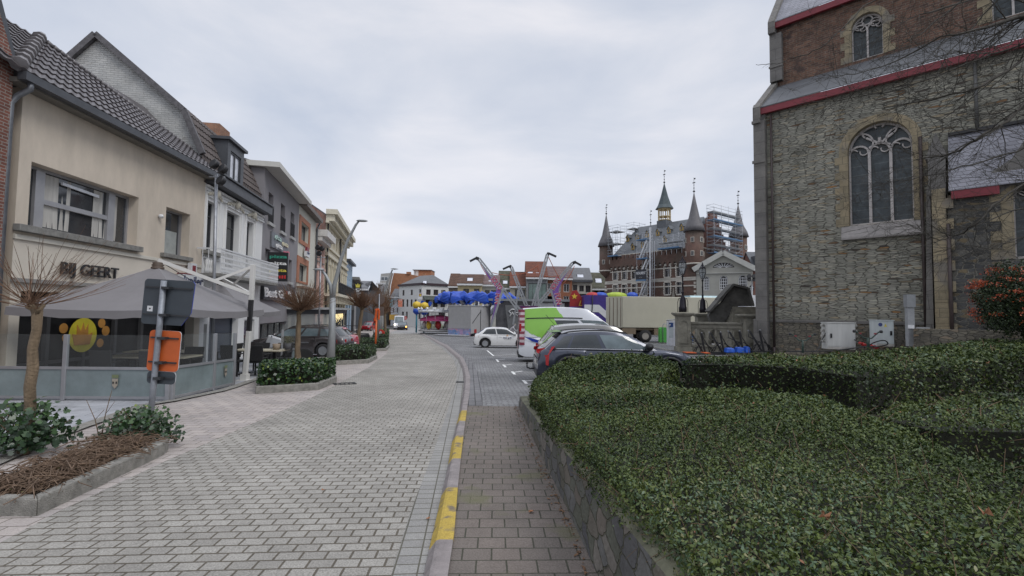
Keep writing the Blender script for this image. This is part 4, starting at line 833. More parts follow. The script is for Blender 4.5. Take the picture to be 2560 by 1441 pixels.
# skylights on the far roofs
def skylight(px, py, Y, w_, h_):
 P = D(px, py, Y); t = thing('skylight', 'pale skylight', 'skylight', tuple(P), 0, 'skylights in the roofs along the square'); MB().cbox((0, 0, 0), (w_, .15, h_), rx=-R(42)).build('frame', fr_a, t); MB().cbox((0, -.09, .07), (w_*.82, .05, h_*.8), rx=-R(42)).build('pane', mat('bright_pane', (.62, .64, .70)), t); return t
for i, (px, py, Y, w_, lab) in enumerate([(1175, 701, 97.0, 1.3, 'pale skylight in the brown roof of the yellow house'), (1263, 707, 99.8, 1.1, 'skylight in the mossy green roof'), (1325.5, 685.5, 97.3, 1.2, 'left skylight in the tall red brown roof'), (1345, 686.5, 97.3, 1.0, 'right skylight in the tall red brown roof'), (1451, 693, 98.8, 1.5, 'wide skylight in the dark slate roof'), (1496, 703, 101.6, 1.5, 'skylight in the slate roof beside the town hall'), (1226, 706, 97.9, .9, 'skylight in the plum coloured roof'), (1062, 707, 112.4, 1.0, 'slanting skylight in the hipped pub roof')]):
 s_ = skylight(px, py, Y, w_, w_); s_['label'] = lab
# houses between the pub and the left row
farhouse(978, 1001, 121, 742, 724, M_('ice_white', (.50, .53, .58)), sl_f, [q8(793, 820, 660, 735), q8(855, 880, 660, 735), q8(790, 815, 780, 860), q8(848, 874, 780, 860)], 'ice_white_house', 'narrow bluish white house left of the white corner pub', nx=1)
farhouse(932, 953, 118, 738, 714, M_('pale_end', (.42, .42, .40)), sl_f, [(936, 940, 745, 757), (944, 948, 745, 757), (936, 940, 768, 780), (944, 948, 768, 780)], 'pale_end_house', 'pale house with slate roof at the bend of the street', nx=1, hipl=1.5)
farhouse(918, 933, 100, 745, 733, M_('grey_end', (.38, .37, .36)), sl_f, [(921, 925, 752, 762), (927, 931, 752, 762), (921, 925, 770, 780)], 'grey_end_house', 'grey house half hidden behind the bare street trees', nx=1)
t, fr, L, H = farhouse(890, 921, 92, 722, 705, M_('slate_gable', (.09, .10, .115)), sl_f, [(905, 911, 750, 765)], 'slate_clad_house', 'dark slate clad house end where the left row stops', nx=1, hipl=2, hipr=3)
farhouse(985, 1001.5, 126, 760, 750, M_('shop_end', (.3, .26, .2)), sl_f, [(987, 999, 802, 818)], 'shop_house', 'low shop house with a yellow wooden fascia board', nx=2)
P = D(985, 793, 119); sg = thing('yellow_fascia', 'yellow wooden shop fascia left of the no entry sign', 'sign', tuple(P), 0); MB().box(-1.1, 1.0, -.1, .05, -.7, .6).build('board', mat('fascia_yellow', (.50, .30, .06)), sg)
# ================================================================ TOWN HALL
cT = lambda x, y: (1490+x/4.238, 420+y/4.238)
tb = brick('townhall_brick', (.155, .08, .06), (.11, .062, .048), (.17, .14, .12), bw=.26, bh=.085, mort=.012, var=.3, vscale=.7, patch=((.11, .085, .07), .25, .52))
tst = mat('white_stone', (.55, .52, .46), rough=.85, var=.15, scale=2); tsl = mat('townhall_slate', (.10, .108, .118), rough=.5, var=.22, scale=1.5)
X0, Y0 = (1741-1280)/1200*70, 70.0
uf = Vector((.767, -1)).normalized()
tL = 17.4; fT = Fr(X0-uf.x*tL, Y0-uf.y*tL, uf.x, uf.y, z=gz(75)); fS = Fr(X0, Y0, -uf.y, uf.x, z=gz(75)); tD = 12.5
zb_l = fT.at(1540, 645)[1]; HB = fT.at(1700, 625)[1]
HB = (HB+zb_l)/2-1.35
t = thing('town_hall', 'red brick gothic town hall with corner turrets and central lantern spire', 'town hall', tuple(fT.o), fT.rz); TH = t
c7 = lambda x, y: (1500+x/9.846, 640+y/9.846)
def q7(x0, x1, y0, y1): a = c7(x0, y0); c = c7(x1, y1); return rpx(fT, a[0], c[0], a[1], c[1])
up = [q7(332, 438, 380, 605), q7(552, 665, 352, 595), q7(790, 905, 325, 570), q7(1045, 1160, 300, 560), q7(1595, 1730, 238, 505), q7(1890, 2010, 212, 485)]
z0u = sum(r_[2] for r_ in up)/6; z1u = sum(r_[3] for r_ in up)/6; hg = z1u-z0u
up = [(a, b_, z0u, z1u) for a, b_, _, _ in up]
dn = [(a, b_, z0u-hg*1.62, z1u-hg*1.55) for a, b_, _, _ in up]
m = MB(); m.use(tb); m.wall([(0, -1), (tL, -1), (tL, HB), (0, HB)], [[(a, c), (b_, c), (b_, d_), (a, d_)] for a, b_, c, d_ in up+dn], 0, .25)
m.poly([(0, 0, -1), (0, tD, -1), (0, tD, HB), (0, 0, HB)]); m.poly([(0, tD, -1), (tL, tD, -1), (tL, tD, HB), (0, tD, HB)]); m.poly([(tL, 0, -1), (tL, tD, -1), (tL, tD, HB), (tL, 0, HB)])
# corbel table (pointed arches) under the parapet, and battlements
def arches(y, x0, x1, z, n, flip=False):
 for k in range(n):
  a = x0+(x1-x0)*k/n; b_ = x0+(x1-x0)*(k+1)/n; c = (a+b_)/2; lp = [(a+.04, z-.9), (a+.14, z-.9), (a+.16, z-.45), (c, z-.12), (b_-.16, z-.45), (b_-.14, z-.9), (b_-.04, z-.9), (b_, z), (a, z)]
  if not flip: m.prism(lp, y-.3, y-.004)
  else: m.prism([(p[0], p[1]) for p in lp], tL+.004, tL+.3, 'yz')
arches(0, .2, tL-.2, HB-.1, 19); arches(0, 1.2, tD-1.2, HB-.1, 12, True)
m.box(.0, tL, -.3, -.002, HB-.1, HB+.9); m.box(tL+.002, tL+.3, .3, tD-.3, HB-.1, HB+.9)
for k in range(19): a = .3+(tL-.6)*(k)/19; m.box(a, a+.55, -.3, .05, HB+.902, HB+1.55)
for k in range(12): a = 1+(tD-2)*k/12; m.box(tL-.05, tL+.3, a, a+.6, HB+.902, HB+1.55)
m.build('wall', None, t)
m = MB()
for k in range(19): a = .3+(tL-.6)*k/19; m.box(a-.04, a+.6, -.34, .09, HB+1.553, HB+1.66)
for k in range(12): a = 1+(tD-2)*k/12; m.box(tL-.09, tL+.34, a-.05, a+.65, HB+1.553, HB+1.66)
for z in (z1u+.28, z0u-.3, z0u-hg*.55+.4, (z0u+z1u)/2+.5, z1u-hg*1.55+.28, (z0u+z1u)/2-hg*1.58+.3): m.box(0, tL, -.08, -.003, z-.09, z+.09); m.box(tL+.003, tL+.08, 0, tD, z-.09, z+.09)
for a, b_, c, d_ in up+dn:
 m.box(a-.12, a-.01, -.11, -.004, c-.15, d_+.12); m.box(b_+.01, b_+.12, -.11, -.004, c-.15, d_+.18); m.box(a-.02, b_+.02, -.11, -.004, d_+.01, d_+.19); m.box(a-.02, b_+.02, -.14, -.004, c-.18, c-.01)
 for s_ in range(5): z = c+(d_-c)*(s_+.3)/5; m.box(a-.22, a-.12, -.10, -.005, z, z+.22); m.box(b_+.12, b_+.22, -.10, -.005, z, z+.22)
for x in (0, tL-.3):
 for k in range(14): z = .3+k*.62; m.box(x-.02, x+.32+(.18 if k % 2 else 0)*(1 if x == 0 else 0), -.09, -.006, z, z+.31)
m.build('stone_trim', tst, t)
for r_ in up+dn: window(t, r_, rec=.25, fm=fr_w, gm=dk, nx=2, zs=[r_[3]-(r_[3]-r_[2])*.36], fw=.03, bars=.055)
# main hipped roof
rb = HB+.9; zr = fT.at(1640, 563, tD/2)[1]
xr0 = fT.at(1580, 574, tD/2)[0]; xr1 = fT.at(1721, 544, tD/2)[0]; zr = (fT.at(1580, 574, tD/2)[1]+fT.at(1700, 549, tD/2)[1])/2
m = MB(); e0 = [(.4, .3, rb), (tL-.4, .3, rb), (tL-.4, tD-.3, rb), (.4, tD-.3, rb)]; r0 = (2.2, tD/2, zr); r1 = (tL-2.4, tD/2, zr)
m.poly([e0[0], e0[1], r1, r0]); m.poly([e0[2], e0[3], r0, r1]); m.poly([e0[1], e0[2], r1]); m.poly([e0[3], e0[0], r0]); m.build('roof', tsl, t)
# small roof dormers on the street side
m_oc = mat('ochre_wood', (.42, .29, .10), rough=.8);
for px, py in ((1574, 598), (1598, 594), (1623, 587), (1649, 583), (1677, 577), (1709, 570), (1587, 618), (1612, 613), (1667, 599)):
 yy = .3+(tD/2-.3)*.5;
 for _ in range(8):
  s_, z_ = fT.at(px, py, yy); yy = .3+(tD/2-.3)*max(.05, min(.95, (z_-rb)/(zr-rb)))
 m = MB(); m.use(m_oc); m.prism([(s_-.3, z_-.5), (s_+.3, z_-.5), (s_+.3, z_+.2), (s_, z_+.7), (s_-.3, z_+.2)], yy-.6, yy-.5); m.use(dk); m.box(s_-.14, s_+.14, yy-.63, yy-.603, z_-.35, z_+.2)
 m.use(tsl); m.prism([(s_-.4, z_+.15), (s_, z_+.8), (s_+.4, z_+.15), (s_+.3, z_+.1), (s_, z_+.68), (s_-.3, z_+.1)], yy-.7, yy+.5); m.box(s_-.27, s_+.27, yy-.49, yy+.3, z_-.5, z_+.15)
 m.build('dormer', None, t)
def finial(b, x, y, z, h):
 b.tube([(x, y, z-.3), (x, y, z+h)], [.05, .02], 6)
 for k, (f_, r_) in enumerate(((.08, .2), (.3, .12), (.5, .09))): b.lathe([(0, -r_), (r_, 0), (0, r_)], (x, y, z+h*f_), n=8)
 b.box(x-.22, x+.22, y-.02, y+.02, z+h*.62, z+h*.68); b.box(x-.02, x+.25, y-.02, y+.02, z+h*.86, z+h*.95)
def turret(x, y, pcx, r_, yb, ytip, yfin, part='turret'):
 """round corner turret: x, y local centre; heights read off at its own distance"""
 W_ = fT.world(x, y); zc_ = D(pcx, yb, W_.y).z-fT.o.z; zt_ = D(pcx, ytip, W_.y).z-fT.o.z; zf_ = D(pcx, yfin, W_.y).z-fT.o.z
 m = MB(); m.use(tb); m.lathe([(.1, HB-2.2), (r_*.9, HB-1.2), (r_, HB-.9), (r_, zc_)], (x, y, 0), n=20)
 m.use(tst); m.lathe([(r_+.002, HB-1.0), (r_+.1, HB-.95), (r_+.1, HB-.8), (r_+.002, HB-.78)], (x, y, 0), n=20)
 o = m.build(part, None, t)
 for a in range(6):
  an = R(-90+a*60+20)
  for z in (HB+.6, HB+2.6):
   m = MB()
   if z+1 < zc_: cx_, cy_ = x+math.cos(an)*(r_+.01), y+math.sin(an)*(r_+.01); m.use(tst); m.cbox((cx_, cy_, z), (.1, .5, .75), rz=an); m.use(dk); m.cbox((cx_+math.cos(an)*.03, cy_+math.sin(an)*.03, z), (.1, .36, .6), rz=an); m.build('turret_window', None, o)
 m = MB(); m.lathe([(r_+.28, zc_-.1), (r_+.05, zc_+.7), (r_*.62, zc_+(zt_-zc_)*.34), (r_*.3, zc_+(zt_-zc_)*.68), (.04, zt_)], (x, y, 0), n=16); m.build('spire', mat('spire_slate', (.115, .11, .115), rough=.6, var=.2), o)
 m = MB(); finial(m, x, y, zt_, zf_-zt_); m.build('finial', black_m, o)
turret(.1, .1, 1533, 1.18, 616, 537, 511); turret(tL-.3, .1, 1733.5, 1.28, 578, 482, 444); turret(tL-.1, tD+.1, 1819, 1.28, 592, 512, 476); turret(.3, tD, 1611, 1.1, 600, 560, 525)
# lantern spire
yy = tD/2; s_ = fT.at(1661, 550, yy)[0]; W_ = fT.world(s_, yy); zq = lambda py: D(1660, py, W_.y).z-fT.o.z
m = MB(); m.use(tsl); m.box(s_-.9, s_+.9, yy-.9, yy+.9, zr-2.2, zq(553)); o = m.build('lantern_base', None, t)
m = MB(); m.use(mat('lantern_cream', (.52, .42, .24)))
for k in range(8):
 a = k*PI/4+PI/8; m.cbox((s_+1.0*math.cos(a), yy+1.0*math.sin(a), (zq(553)+zq(524))/2), (.14, .14, zq(524)-zq(553)), rz=a)
m.lathe([(1.05, zq(553)), (1.12, zq(553)+.1), (1.12, zq(551)), (1.0, zq(551))], (s_, yy, 0), n=8, a0=PI/8, smooth=False); m.lathe([(1.1, zq(543)), (1.1, zq(541.8))], (s_, yy, 0), n=8, a0=PI/8, smooth=False); m.lathe([(1.0, zq(526)), (1.2, zq(523))], (s_, yy, 0), n=8, a0=PI/8, smooth=False)
m.build('lantern', None, o)
m = MB(); m.lathe([(1.55, zq(523)), (1.1, zq(513)), (.62, zq(492)), (.05, zq(459))], (s_, yy, 0), n=8, a0=PI/8, smooth=False); m.build('spire', mat('spire_green', (.045, .065, .07), rough=.5, var=.3), o)
m = MB(); finial(m, s_, yy, zq(459), zq(425)-zq(459)); m.build('finial', black_m, o)
# stepped brick gable (behind the scaffold) on the right side
m = MB(); zg_ = D(1770, 533, fT.world(tL-1, tD/2).y).z-fT.o.z
gp = [(1.6, rb-.4)]; st_ = 6
for k in range(st_): y = 1.6+(tD/2-1.6-1.0)*k/st_; gp += [(y, rb+(zg_-rb)*(k+.2)/st_), (1.6+(tD/2-1.6-1.0)*(k+1)/st_, rb+(zg_-rb)*(k+.2)/st_)]
gp += [(tD/2-1, zg_), (tD/2+1, zg_)]; gp += [(tD-p[0], p[1]) for p in gp[:-2][::-1]]
m.prism(gp, tL-1.2, tL-.7, 'yz'); m.build('stepped_gable', brick('gable_brick', (.20, .07, .05), (.15, .06, .045), (.15, .12, .1), bw=.26, bh=.085, var=.2), t)
# gothic niche/statue and portal on the front
for s_, z0_, h_ in ((up[4][1]+.75, -.5, 7.4), (up[0][0]-.6, -.5, 0)):
 if h_: m = MB(); m.box(s_-.25, s_+.25, -.5, -.01, z0_+3.5, z0_+h_-1.8); m.lathe([(.42, 0), (.25, .3), (.3, .5), (.05, 2.2)], (s_, -.3, z0_+h_-1.8), n=6, smooth=False); m.build('niche_statue', mat('grey_stone', (.24, .22, .19), rough=.9, var=.3), t)
s_, z_ = fT.at(*c7(375, 740)); m = MB(); m.prism([(s_-.9, z_-3), (s_-.9, z_-1.5), (s_, z_), (s_+.9, z_-1.5), (s_+.9, z_-3)], -.2, -.16); m.build('portal', mat('grey_stone', (.24, .22, .19)), t)
# ---------------- scaffolds
def scaffold(fr, x0, x1, y0, y1, z0, z1, nx, nz, label, decks=(), rpole=.028, braces=True, ny=1, extra=1.0, stairs=False, bdecks=()):
 s = thing('scaffold', label, 'scaffold', tuple(fr.world(x0, y0, z0)), fr.rz, 'scaffolds on the town hall'); m = MB()
 W_, Dp, H_ = x1-x0, y1-y0, z1-z0
 for i in range(nx+1):
  for j in range(ny+1):
   x = W_*i/nx; y = Dp*j/ny; m.tube([(x, y, 0), (x, y, H_+extra*random.uniform(.6, 1.3))], rpole, 5)
 for k in range(nz+1):
  z = H_*k/nz
  for zz in ((z, z+.5, z+1.0) if k < nz or extra > .5 else (z,)):
   for y in (0, Dp): m.tube([(-.2, y, zz), (W_+.2, y, zz)], rpole*.8, 4)
   for x in (0, W_): m.tube([(x, 0, zz), (x, Dp, zz)], rpole*.8, 4)
  if braces and k < nz:
   for i in range(nx): m.tube([(W_*i/nx, 0, z), (W_*(i+1)/nx, 0, z+H_/nz)] if (i+k) % 2 else [(W_*(i+1)/nx, 0, z), (W_*i/nx, 0, z+H_/nz)], rpole*.7, 4)
 m.build('tube_frame', mat('scaffold_steel', (.42, .44, .47), rough=.5, var=.15), s)
 for k in range(nz+1):
  z = H_*k/nz; c = 'blue' if k in bdecks else 'wood'
  MB().box(0, W_, .05, Dp-.05, z-.1, z-.02).build('deck', mat('deck_blue', (.09, .18, .31)) if c == 'blue' else mat('deck_grey', (.32, .32, .31)), s)
  if k in bdecks: MB().box(-.1, W_+.1, -.06, -.03, z-.08, z+.10).build('toe_board', MC['deck_blue'], s)
 if stairs:
  for k in range(nz):
   z = H_*k/nz
   m = MB(); m.beam((W_*.12, .3, z), (W_*.9, .3, z+H_/nz), .12, .22); m.beam((W_*.12, 1.0, z), (W_*.9, 1.0, z+H_/nz), .12, .22)
   for q_ in range(8): f_ = (q_+.5)/8; m.box(W_*(.12+.78*f_)-.13, W_*(.12+.78*f_)+.13, .3, 1.0, z+H_/nz*f_-.02, z+H_/nz*f_+.02)
   m.build('stair', mat('alu', (.55, .56, .58), rough=.35, metal=.4), s)
 return s
xs0 = fT.at(1612, 740)[0]; xs1 = fT.at(1637, 740)[0]; zsd = fT.at(1620, 603)[1]
scaffold(fT, xs0, xs1, -2.0, -.6, 0, zsd, 1, 5, 'tall narrow stair scaffold in front of the town hall facade', braces=False, stairs=True, bdecks=(4, 5), extra=.9)
xh = fT.at(1642, 720)[0]; zh = fT.at(1642, 572)[1]
h_ = thing('hoist_mast', 'pale vertical builders hoist mast beside the stair scaffold', 'hoist', tuple(fT.world(xh, -1.6, 0)), fT.rz)
m = MB(); m.box(-.16, .10, -.1, .1, 0, zh); m.build('mast', mat('alu', (.55, .56, .58)), h_); m = MB()
for x in (.35, .75): m.tube([(x, 0, 0), (x, 0, zh-2.2)], .05, 6)
for k in range(28): z = (zh-2.4)*k/28; m.beam((.35, 0, z), (.75, 0, z+(zh-2.4)/28), .03)
m.build('ladder_mast', steel, h_)
xa_ = fT.at(1660, 612)[0]; scaffold(fT, xa_, tL-1.9, -1.5, -.4, HB+1.7, HB+2.6, 4, 1, 'low scaffold with blue boards along the battlements right of the hoist', braces=False, bdecks=(0,))
scaffold(fT, 1.6, 3.6, -1.1, .9, HB+1.5, zr-1.6, 2, 2, 'scaffold wrapped round the left gable beside the left turret', bdecks=(0,))
scaffold(fT, .9, 2.5, tD/2-1.6, tD/2+1.6, zr-3.0, zr-.3, 1, 2, 'scaffold tip rising over the left end of the slate roof', ny=2)
fS2 = Fr(*fT.world(tL+.4, 2.2).xy, fS.u.x, fS.u.y, z=fT.o.z)
scaffold(fS2, 0, tD-4.2, -1.2, -.1, HB+.9, zg_-.6, 4, 5, 'tall scaffold with blue decks round the stepped gable between the right turrets', bdecks=(0, 2, 4), extra=1.0)
# banner on the stair scaffold
bx = q7(1085, 1332, 365, 605); bn = thing('scaffold_banner', 'dark scaffold banner reading MONUMENT with a blue hem', 'banner', tuple(fT.o), fT.rz)
m = MB(); m.use(mat('banner_dark', (.025, .027, .035))); m.box(bx[0], bx[1], -2.12, -2.08, bx[2], bx[3]); m.use(mat('deck_blue', (.09, .18, .31))); m.box(bx[0], bx[1], -2.13, -2.07, bx[2]-.25, bx[2]-.01); m.build('banner_sheet', None, bn)
text('MONUMENT', .62, fr_w, bn, (bx[0]+.12, -2.14, (bx[2]+bx[3])/2), ext=.004, bold=.01, width=(bx[1]-bx[0])*.92)
text('group', .22, MC['sill_light'], bn, (bx[0]+.7, -2.14, (bx[2]+bx[3])/2-.5), ext=.002)
# ---------------- classical grey building with pediment
gst = mat('grey_plaster', (.34, .335, .30), rough=.9, var=.14, scale=.7)
Yc = 60.0; c5r = lambda x, y: (1640+x/5.147, 620+y/5.147); zg0 = gz(Yc)
fC = Fr(D(1741, 700, Yc).x, Yc, 1, -.40, z=zg0); pt = lambda x, y: fC.at(*c5r(x, y))
LC = pt(1248, 500)[0]; apex = pt(860, 65); el = pt(520, 300); er = pt(1235, 265); eh = er[1]
wl = [(*[pt(x, 0+540)[0] for x in (610, 688)], pt(640, 548)[1], pt(640, 368)[1]), (*[pt(x, 540)[0] for x in (818, 925)], pt(860, 545)[1], pt(860, 360)[1]), (*[pt(x, 540)[0] for x in (1064, 1178)], pt(1120, 538)[1], pt(1120, 348)[1])]
lun = [(pt(730, 255)[0]+ (pt(1010, 255)[0]-pt(730, 255)[0])*(.5-.5*math.cos(PI*k/12)), pt(860, 255)[1]+(pt(860, 190)[1]-pt(860, 255)[1])*math.sin(PI*k/12)) for k in range(13)][::-1]
t = thing('classical_building', 'grey plastered classical building with pediment and arched windows', 'building', tuple(fC.o), fC.rz)
m = MB(); m.wall([(0, -1), (LC, -1), (LC, eh), (apex[0], apex[1]-.25), (0, eh)], [arch_loop(*r_) for r_ in wl]+[lun], 0, .25); m.poly([(0, 0, -1), (0, 14, -1), (0, 14, eh), (0, 0, eh)]); m.poly([(LC, 0, -1), (LC, 14, -1), (LC, 14, eh), (LC, 0, eh)]); m.build('wall', gst, t)
for r_ in wl: window(t, r_, rec=.25, fm=fr_w, gm=dk, nx=4, nz=5, arch=True, fw=.1, bars=.06)
m = MB(); m.poly([(p[0], .2, p[1]) for p in lun]); m.build('lunette_pane', dk, t)
m = MB(); lc_ = ((lun[0][0]+lun[-1][0])/2, lun[0][1])
for k in range(1, 9): a = PI*k/9; m.beam((lc_[0]+.3*math.cos(a), .17, lc_[1]+.1*math.sin(a)), (lc_[0]+(lun[0][0]-lc_[0])*.95*math.cos(a), .17, lc_[1]+(pt(860, 190)[1]-lc_[1])*.93*math.sin(a)), .07, .05, up=(0, 1, 0))
m.build('lunette_bars', fr_w, t)
m = MB(); m.beam((-.4, -.25, eh-.05), (apex[0], -.25, apex[1]), .6, .4, up=(0, 1, 0)); m.beam((apex[0], -.25, apex[1]), (LC+.2, -.25, eh-.05), .6, .4, up=(0, 1, 0)); m.box(-.0, LC, -.16, -.004, pt(860, 330)[1], pt(860, 322)[1]); m.build('pediment_cornice', mat('plaster_light', (.44, .44, .41), var=.1), t)
m = MB(); m.prism([(-.2, eh), (apex[0], apex[1]+.05), (LC+.2, eh), (LC, eh-.1), (apex[0], apex[1]-.12), (0, eh-.1)], .1, 14.2); m.build('roof', tile_g, t)
t, fr, L, H = farhouse(1882, 1925, 58, 671, 634, M_('dark_brick_house', (.15, .07, .055)), lead, [(1893, 1908, 694, 712), (1893, 1908, 718, 740)], 'brick_mansard_house', 'dark brick house with mansard and white dormer beside the church', trim=fr_w, dep=3)
o = window(t, (rpx(fr, 1889, 1912, 646, 662)), rec=0, y0=-.4, fm=fr_w, gm=dk, nx=2, fw=.25, bars=.1)
MB().box(fr.at(1887, 650)[0], fr.at(1915, 650)[0], -.38, 1.5, fr.at(1890, 668)[1], fr.at(1890, 640)[1]).build('dormer', lead, t)
# ================================================================ CHURCH ON THE RIGHT
st_main = stonewall('church_rubble', [(0, (.19, .185, .155)), (.25, (.31, .302, .255)), (.55, (.245, .24, .20)), (.8, (.37, .355, .29)), (.93, (.30, .25, .17)), (.97, (.07, .065, .06)), (1, (.30, .17, .08))], (.115, .11, .095), sx=2.6, sz=13.5, mort=.08, bump=1.0)
st_dark = stonewall('chapel_rubble', [(0, (.065, .065, .065)), (.5, (.10, .10, .098)), (.8, (.135, .13, .115)), (.95, (.16, .13, .085)), (1, (.2, .16, .1))], (.21, .20, .17), sx=3.2, sz=7.5, mort=.09, bump=1.0)
st_low = stonewall('church_base_stone', [(0, (.12, .11, .095)), (.5, (.17, .155, .125)), (.9, (.21, .19, .15)), (1, (.25, .18, .12))], (.10, .095, .08), sx=4.0, sz=10.0, mort=.08, bump=1.0)
ch_br = brick('church_brick', (.185, .098, .066), (.105, .062, .05), (.17, .14, .11), bw=.34, bh=.115, mort=.017, var=.45, vscale=2.4, bump=1.0, patch=((.07, .05, .045), 1.6, .60))
ash = brick('ashlar_grey', (.19, .18, .165), (.155, .148, .14), (.10, .095, .09), bw=1.3, bh=.62, mort=.012, var=.35, vscale=.9, bump=.4)
ysto = brick('yellow_stone', (.31, .255, .165), (.235, .20, .135), (.16, .14, .10), bw=.55, bh=.36, mort=.012, var=.35, vscale=1.3, bump=.5, patch=((.20, .18, .15), 1.2, .55))
trac = mat('tracery_stone', (.46, .43, .41), rough=.85, var=.15, scale=4)
lead_r = mat('aisle_slate', (.085, .09, .098), rough=.62, var=.22, scale=1.5, bump=.2, bscale=12)
cgl = brick('church_glass', (.07, .082, .088), (.05, .062, .068), (.11, .125, .125), bw=4, bh=.42, mort=.012, var=.5, rough=.25, bump=0, vscale=3)
FC = Fr(13.07, 25.0, .716, -.698, z=-.55); O2 = 2.8; LCH = 15.0
zf0 = FC.at(1925, 286)[1]; zf1 = FC.at(1925, 271)[1]; zpl = FC.at(1960, 805)[1]
zb2 = FC.at(1990, 207, O2)[1]; zg0 = FC.at(1966, 68, O2)[1]; zg1 = FC.at(1966, 54, O2)[1]
CH = thing('church', 'grey rubble stone church with brick clerestory, red fascias and traceried windows', 'church', tuple(FC.o), FC.rz)
bw = rpx(FC, 2117, 2279, 302, 566); bw = (bw[0], bw[1], bw[2], FC.at(2200, 303)[1])
uw = rpx(FC, 2127, 2206, 35, 157, O2); uw = (uw[0], uw[1], FC.at(2127, 157, O2)[1], FC.at(2165, 33, O2)[1])
uw2 = (uw[0]+5.2, uw[1]+5.2, uw[2], uw[3])
xw = uw[1]-uw[0]
m = MB(); m.use(st_main); m.wall([(.25, zpl), (LCH, zpl), (LCH, zf0+.3), (.25, zf0+.3)], [arch_loop(*bw, n=18)], 0, .55, revmat=ysto); m.use(st_low); m.box(.25, LCH, -.10, -.0, -1.2, zpl); m.use(ash); m.box(.2, LCH, -.14, -.02, zpl-.02, zpl+.12)
m.use(st_main); m.poly([(0, 0, -1), (0, O2, -1), (0, O2, zb2), (0, 0, zf0)]); m.use(ch_br); m.poly([(0, O2, -1), (0, 14, -1), (0, 14, zg1+10), (0, O2+8, zg1+10), (0, O2, zg0)])
m.build('aisle_wall', None, CH)
m = MB(); m.use(ch_br); m.wall([(.1, zb2-.3), (LCH+3, zb2-.3), (LCH+3, zg0+.3), (.1, zg0+.3)], [arch_loop(*uw, n=14), arch_loop(*uw2, n=14)], O2, .45, revmat=ysto); m.build('clerestory_wall', None, CH)
def surround(r, y, wd, m_, quoin=.18, n=18):
 s0, s1, z0, z1 = r; A = arch_loop(s0, s1, z0, z1, n); B = arch_loop(s0-wd, s1+wd, z0, z1+wd, n); b = MB(); b.use(m_)
 A = A[1:]; B = B[1:]; A.append((s0, z0)); B.append((s0-wd, z0))
 for i in range(len(A)-1):
  ex_ = quoin if (i == 0 or i == len(A)-2) else 0
  p = [(A[i][0], y, A[i][1]), (A[i+1][0], y, A[i+1][1]), (B[i+1][0], y, B[i+1][1]), (B[i][0], y, B[i][1])]; q_ = [(v[0], y-.03, v[2]) for v in p]
  b.poly(q_);
  for k in range(4): b.poly([p[k], p[(k+1) % 4], q_[(k+1) % 4], q_[k]])
 z = z0; k = 0; zs = z1-(s1-s0)/2
 while z < zs-.2:
  if k % 2 == 0: b.box(s0-wd-quoin, s0-wd+.002, y-.028, y-.002, z, z+.36); b.box(s1+wd-.002, s1+wd+quoin, y-.028, y-.002, z, z+.36)
  z += .37; k += 1
 return b
surround(bw, 0, .34, ysto).build('window_surround', ysto, CH); surround(uw, O2, .30, ysto).build('window_surround', ysto, CH); surround(uw2, O2, .30, ysto).build('window_surround', ysto, CH)
def tracery(par, r, y, lights, name='traceried_window'):
 s0, s1, z0, z1 = r; W_ = s1-s0; zs = z1-W_/2; m = MB(); T = .11 if W_ > 1.9 else .08; y1 = y
 def arc(cx_, cz_, rr, a0, a1, t=T*.6, n=10):
  pts = [(cx_+rr*math.cos(a0+(a1-a0)*i/n), y1, cz_+rr*math.sin(a0+(a1-a0)*i/n)) for i in range(n+1)]
  for p, q_ in zip(pts, pts[1:]): m.beam(p, q_, t, .12, up=(0, 1, 0))
 lw_ = W_/lights
 for i in range(1, lights): m.box(s0+lw_*i-T/2, s0+lw_*i+T/2, y-.07, y+.07, z0+.02, zs-.06)
 m.box(s0, s0+T*.6, y-.06, y+.06, z0, zs); m.box(s1-T*.6, s1, y-.06, y+.06, z0, zs); m.box(s0+T*.6, s1-T*.6, y-.08, y+.08, z0, z0+.10)
 arc((s0+s1)/2, zs, W_/2-.04, 0, PI, T*.8, 20)
 for i in range(lights):
  c = s0+lw_*(i+.5); arc(c, zs-.10, lw_*.47, R(8), R(172), T*.75);
  for sgn_ in (-1, 1): arc(c+sgn_*lw_*.25, zs-.02, lw_*.20, R(200) if sgn_ < 0 else R(340), R(20) if sgn_ < 0 else R(160), T*.4, 6)
 if lights == 3:
  c = (s0+s1)/2; h = W_/2
  for sg_ in (-1, 1):
   m.beam((c+sg_*.02, y, zs+h*.22), (c+sg_*h*.42, y, zs+h*.52), T*.8, .12, up=(0, 1, 0)); arc(c+sg_*h*.30, zs+h*.72, h*.24, R(-50) if sg_ > 0 else R(230), R(150) if sg_ > 0 else R(30), T*.6)
   arc(c+sg_*h*.62, zs+h*.30, h*.42, R(60) if sg_ > 0 else R(120), R(200) if sg_ > 0 else R(-20), T*.6)
   m.beam((c+sg_*lw_*.5, y, zs+.12), (c, y, zs+h*.25), T*.8, .12, up=(0, 1, 0))
  m.beam((c, y, zs+h*.2), (c, y, zs+h*.45), T*.7, .12)
 else:
  c = (s0+s1)/2; arc(c, zs+W_*.28, W_*.17, 0, 2*PI, T*.6, 14)
  for sg_ in (-1, 1): arc(c+sg_*W_*.25, zs+W_*.12, W_*.16, 0, 2*PI, T*.4, 10)
 o = m.build(name, trac, par)
 lp = arch_loop(s0, s1, z0, z1, 18); MB().poly([(p[0], y+.09, p[1]) for p in lp]).build('leaded_glass', cgl, o)
 return o
tracery(CH, bw, .36, 3); tracery(CH, uw, O2+.25, 2); tracery(CH, uw2, O2+.25, 2)
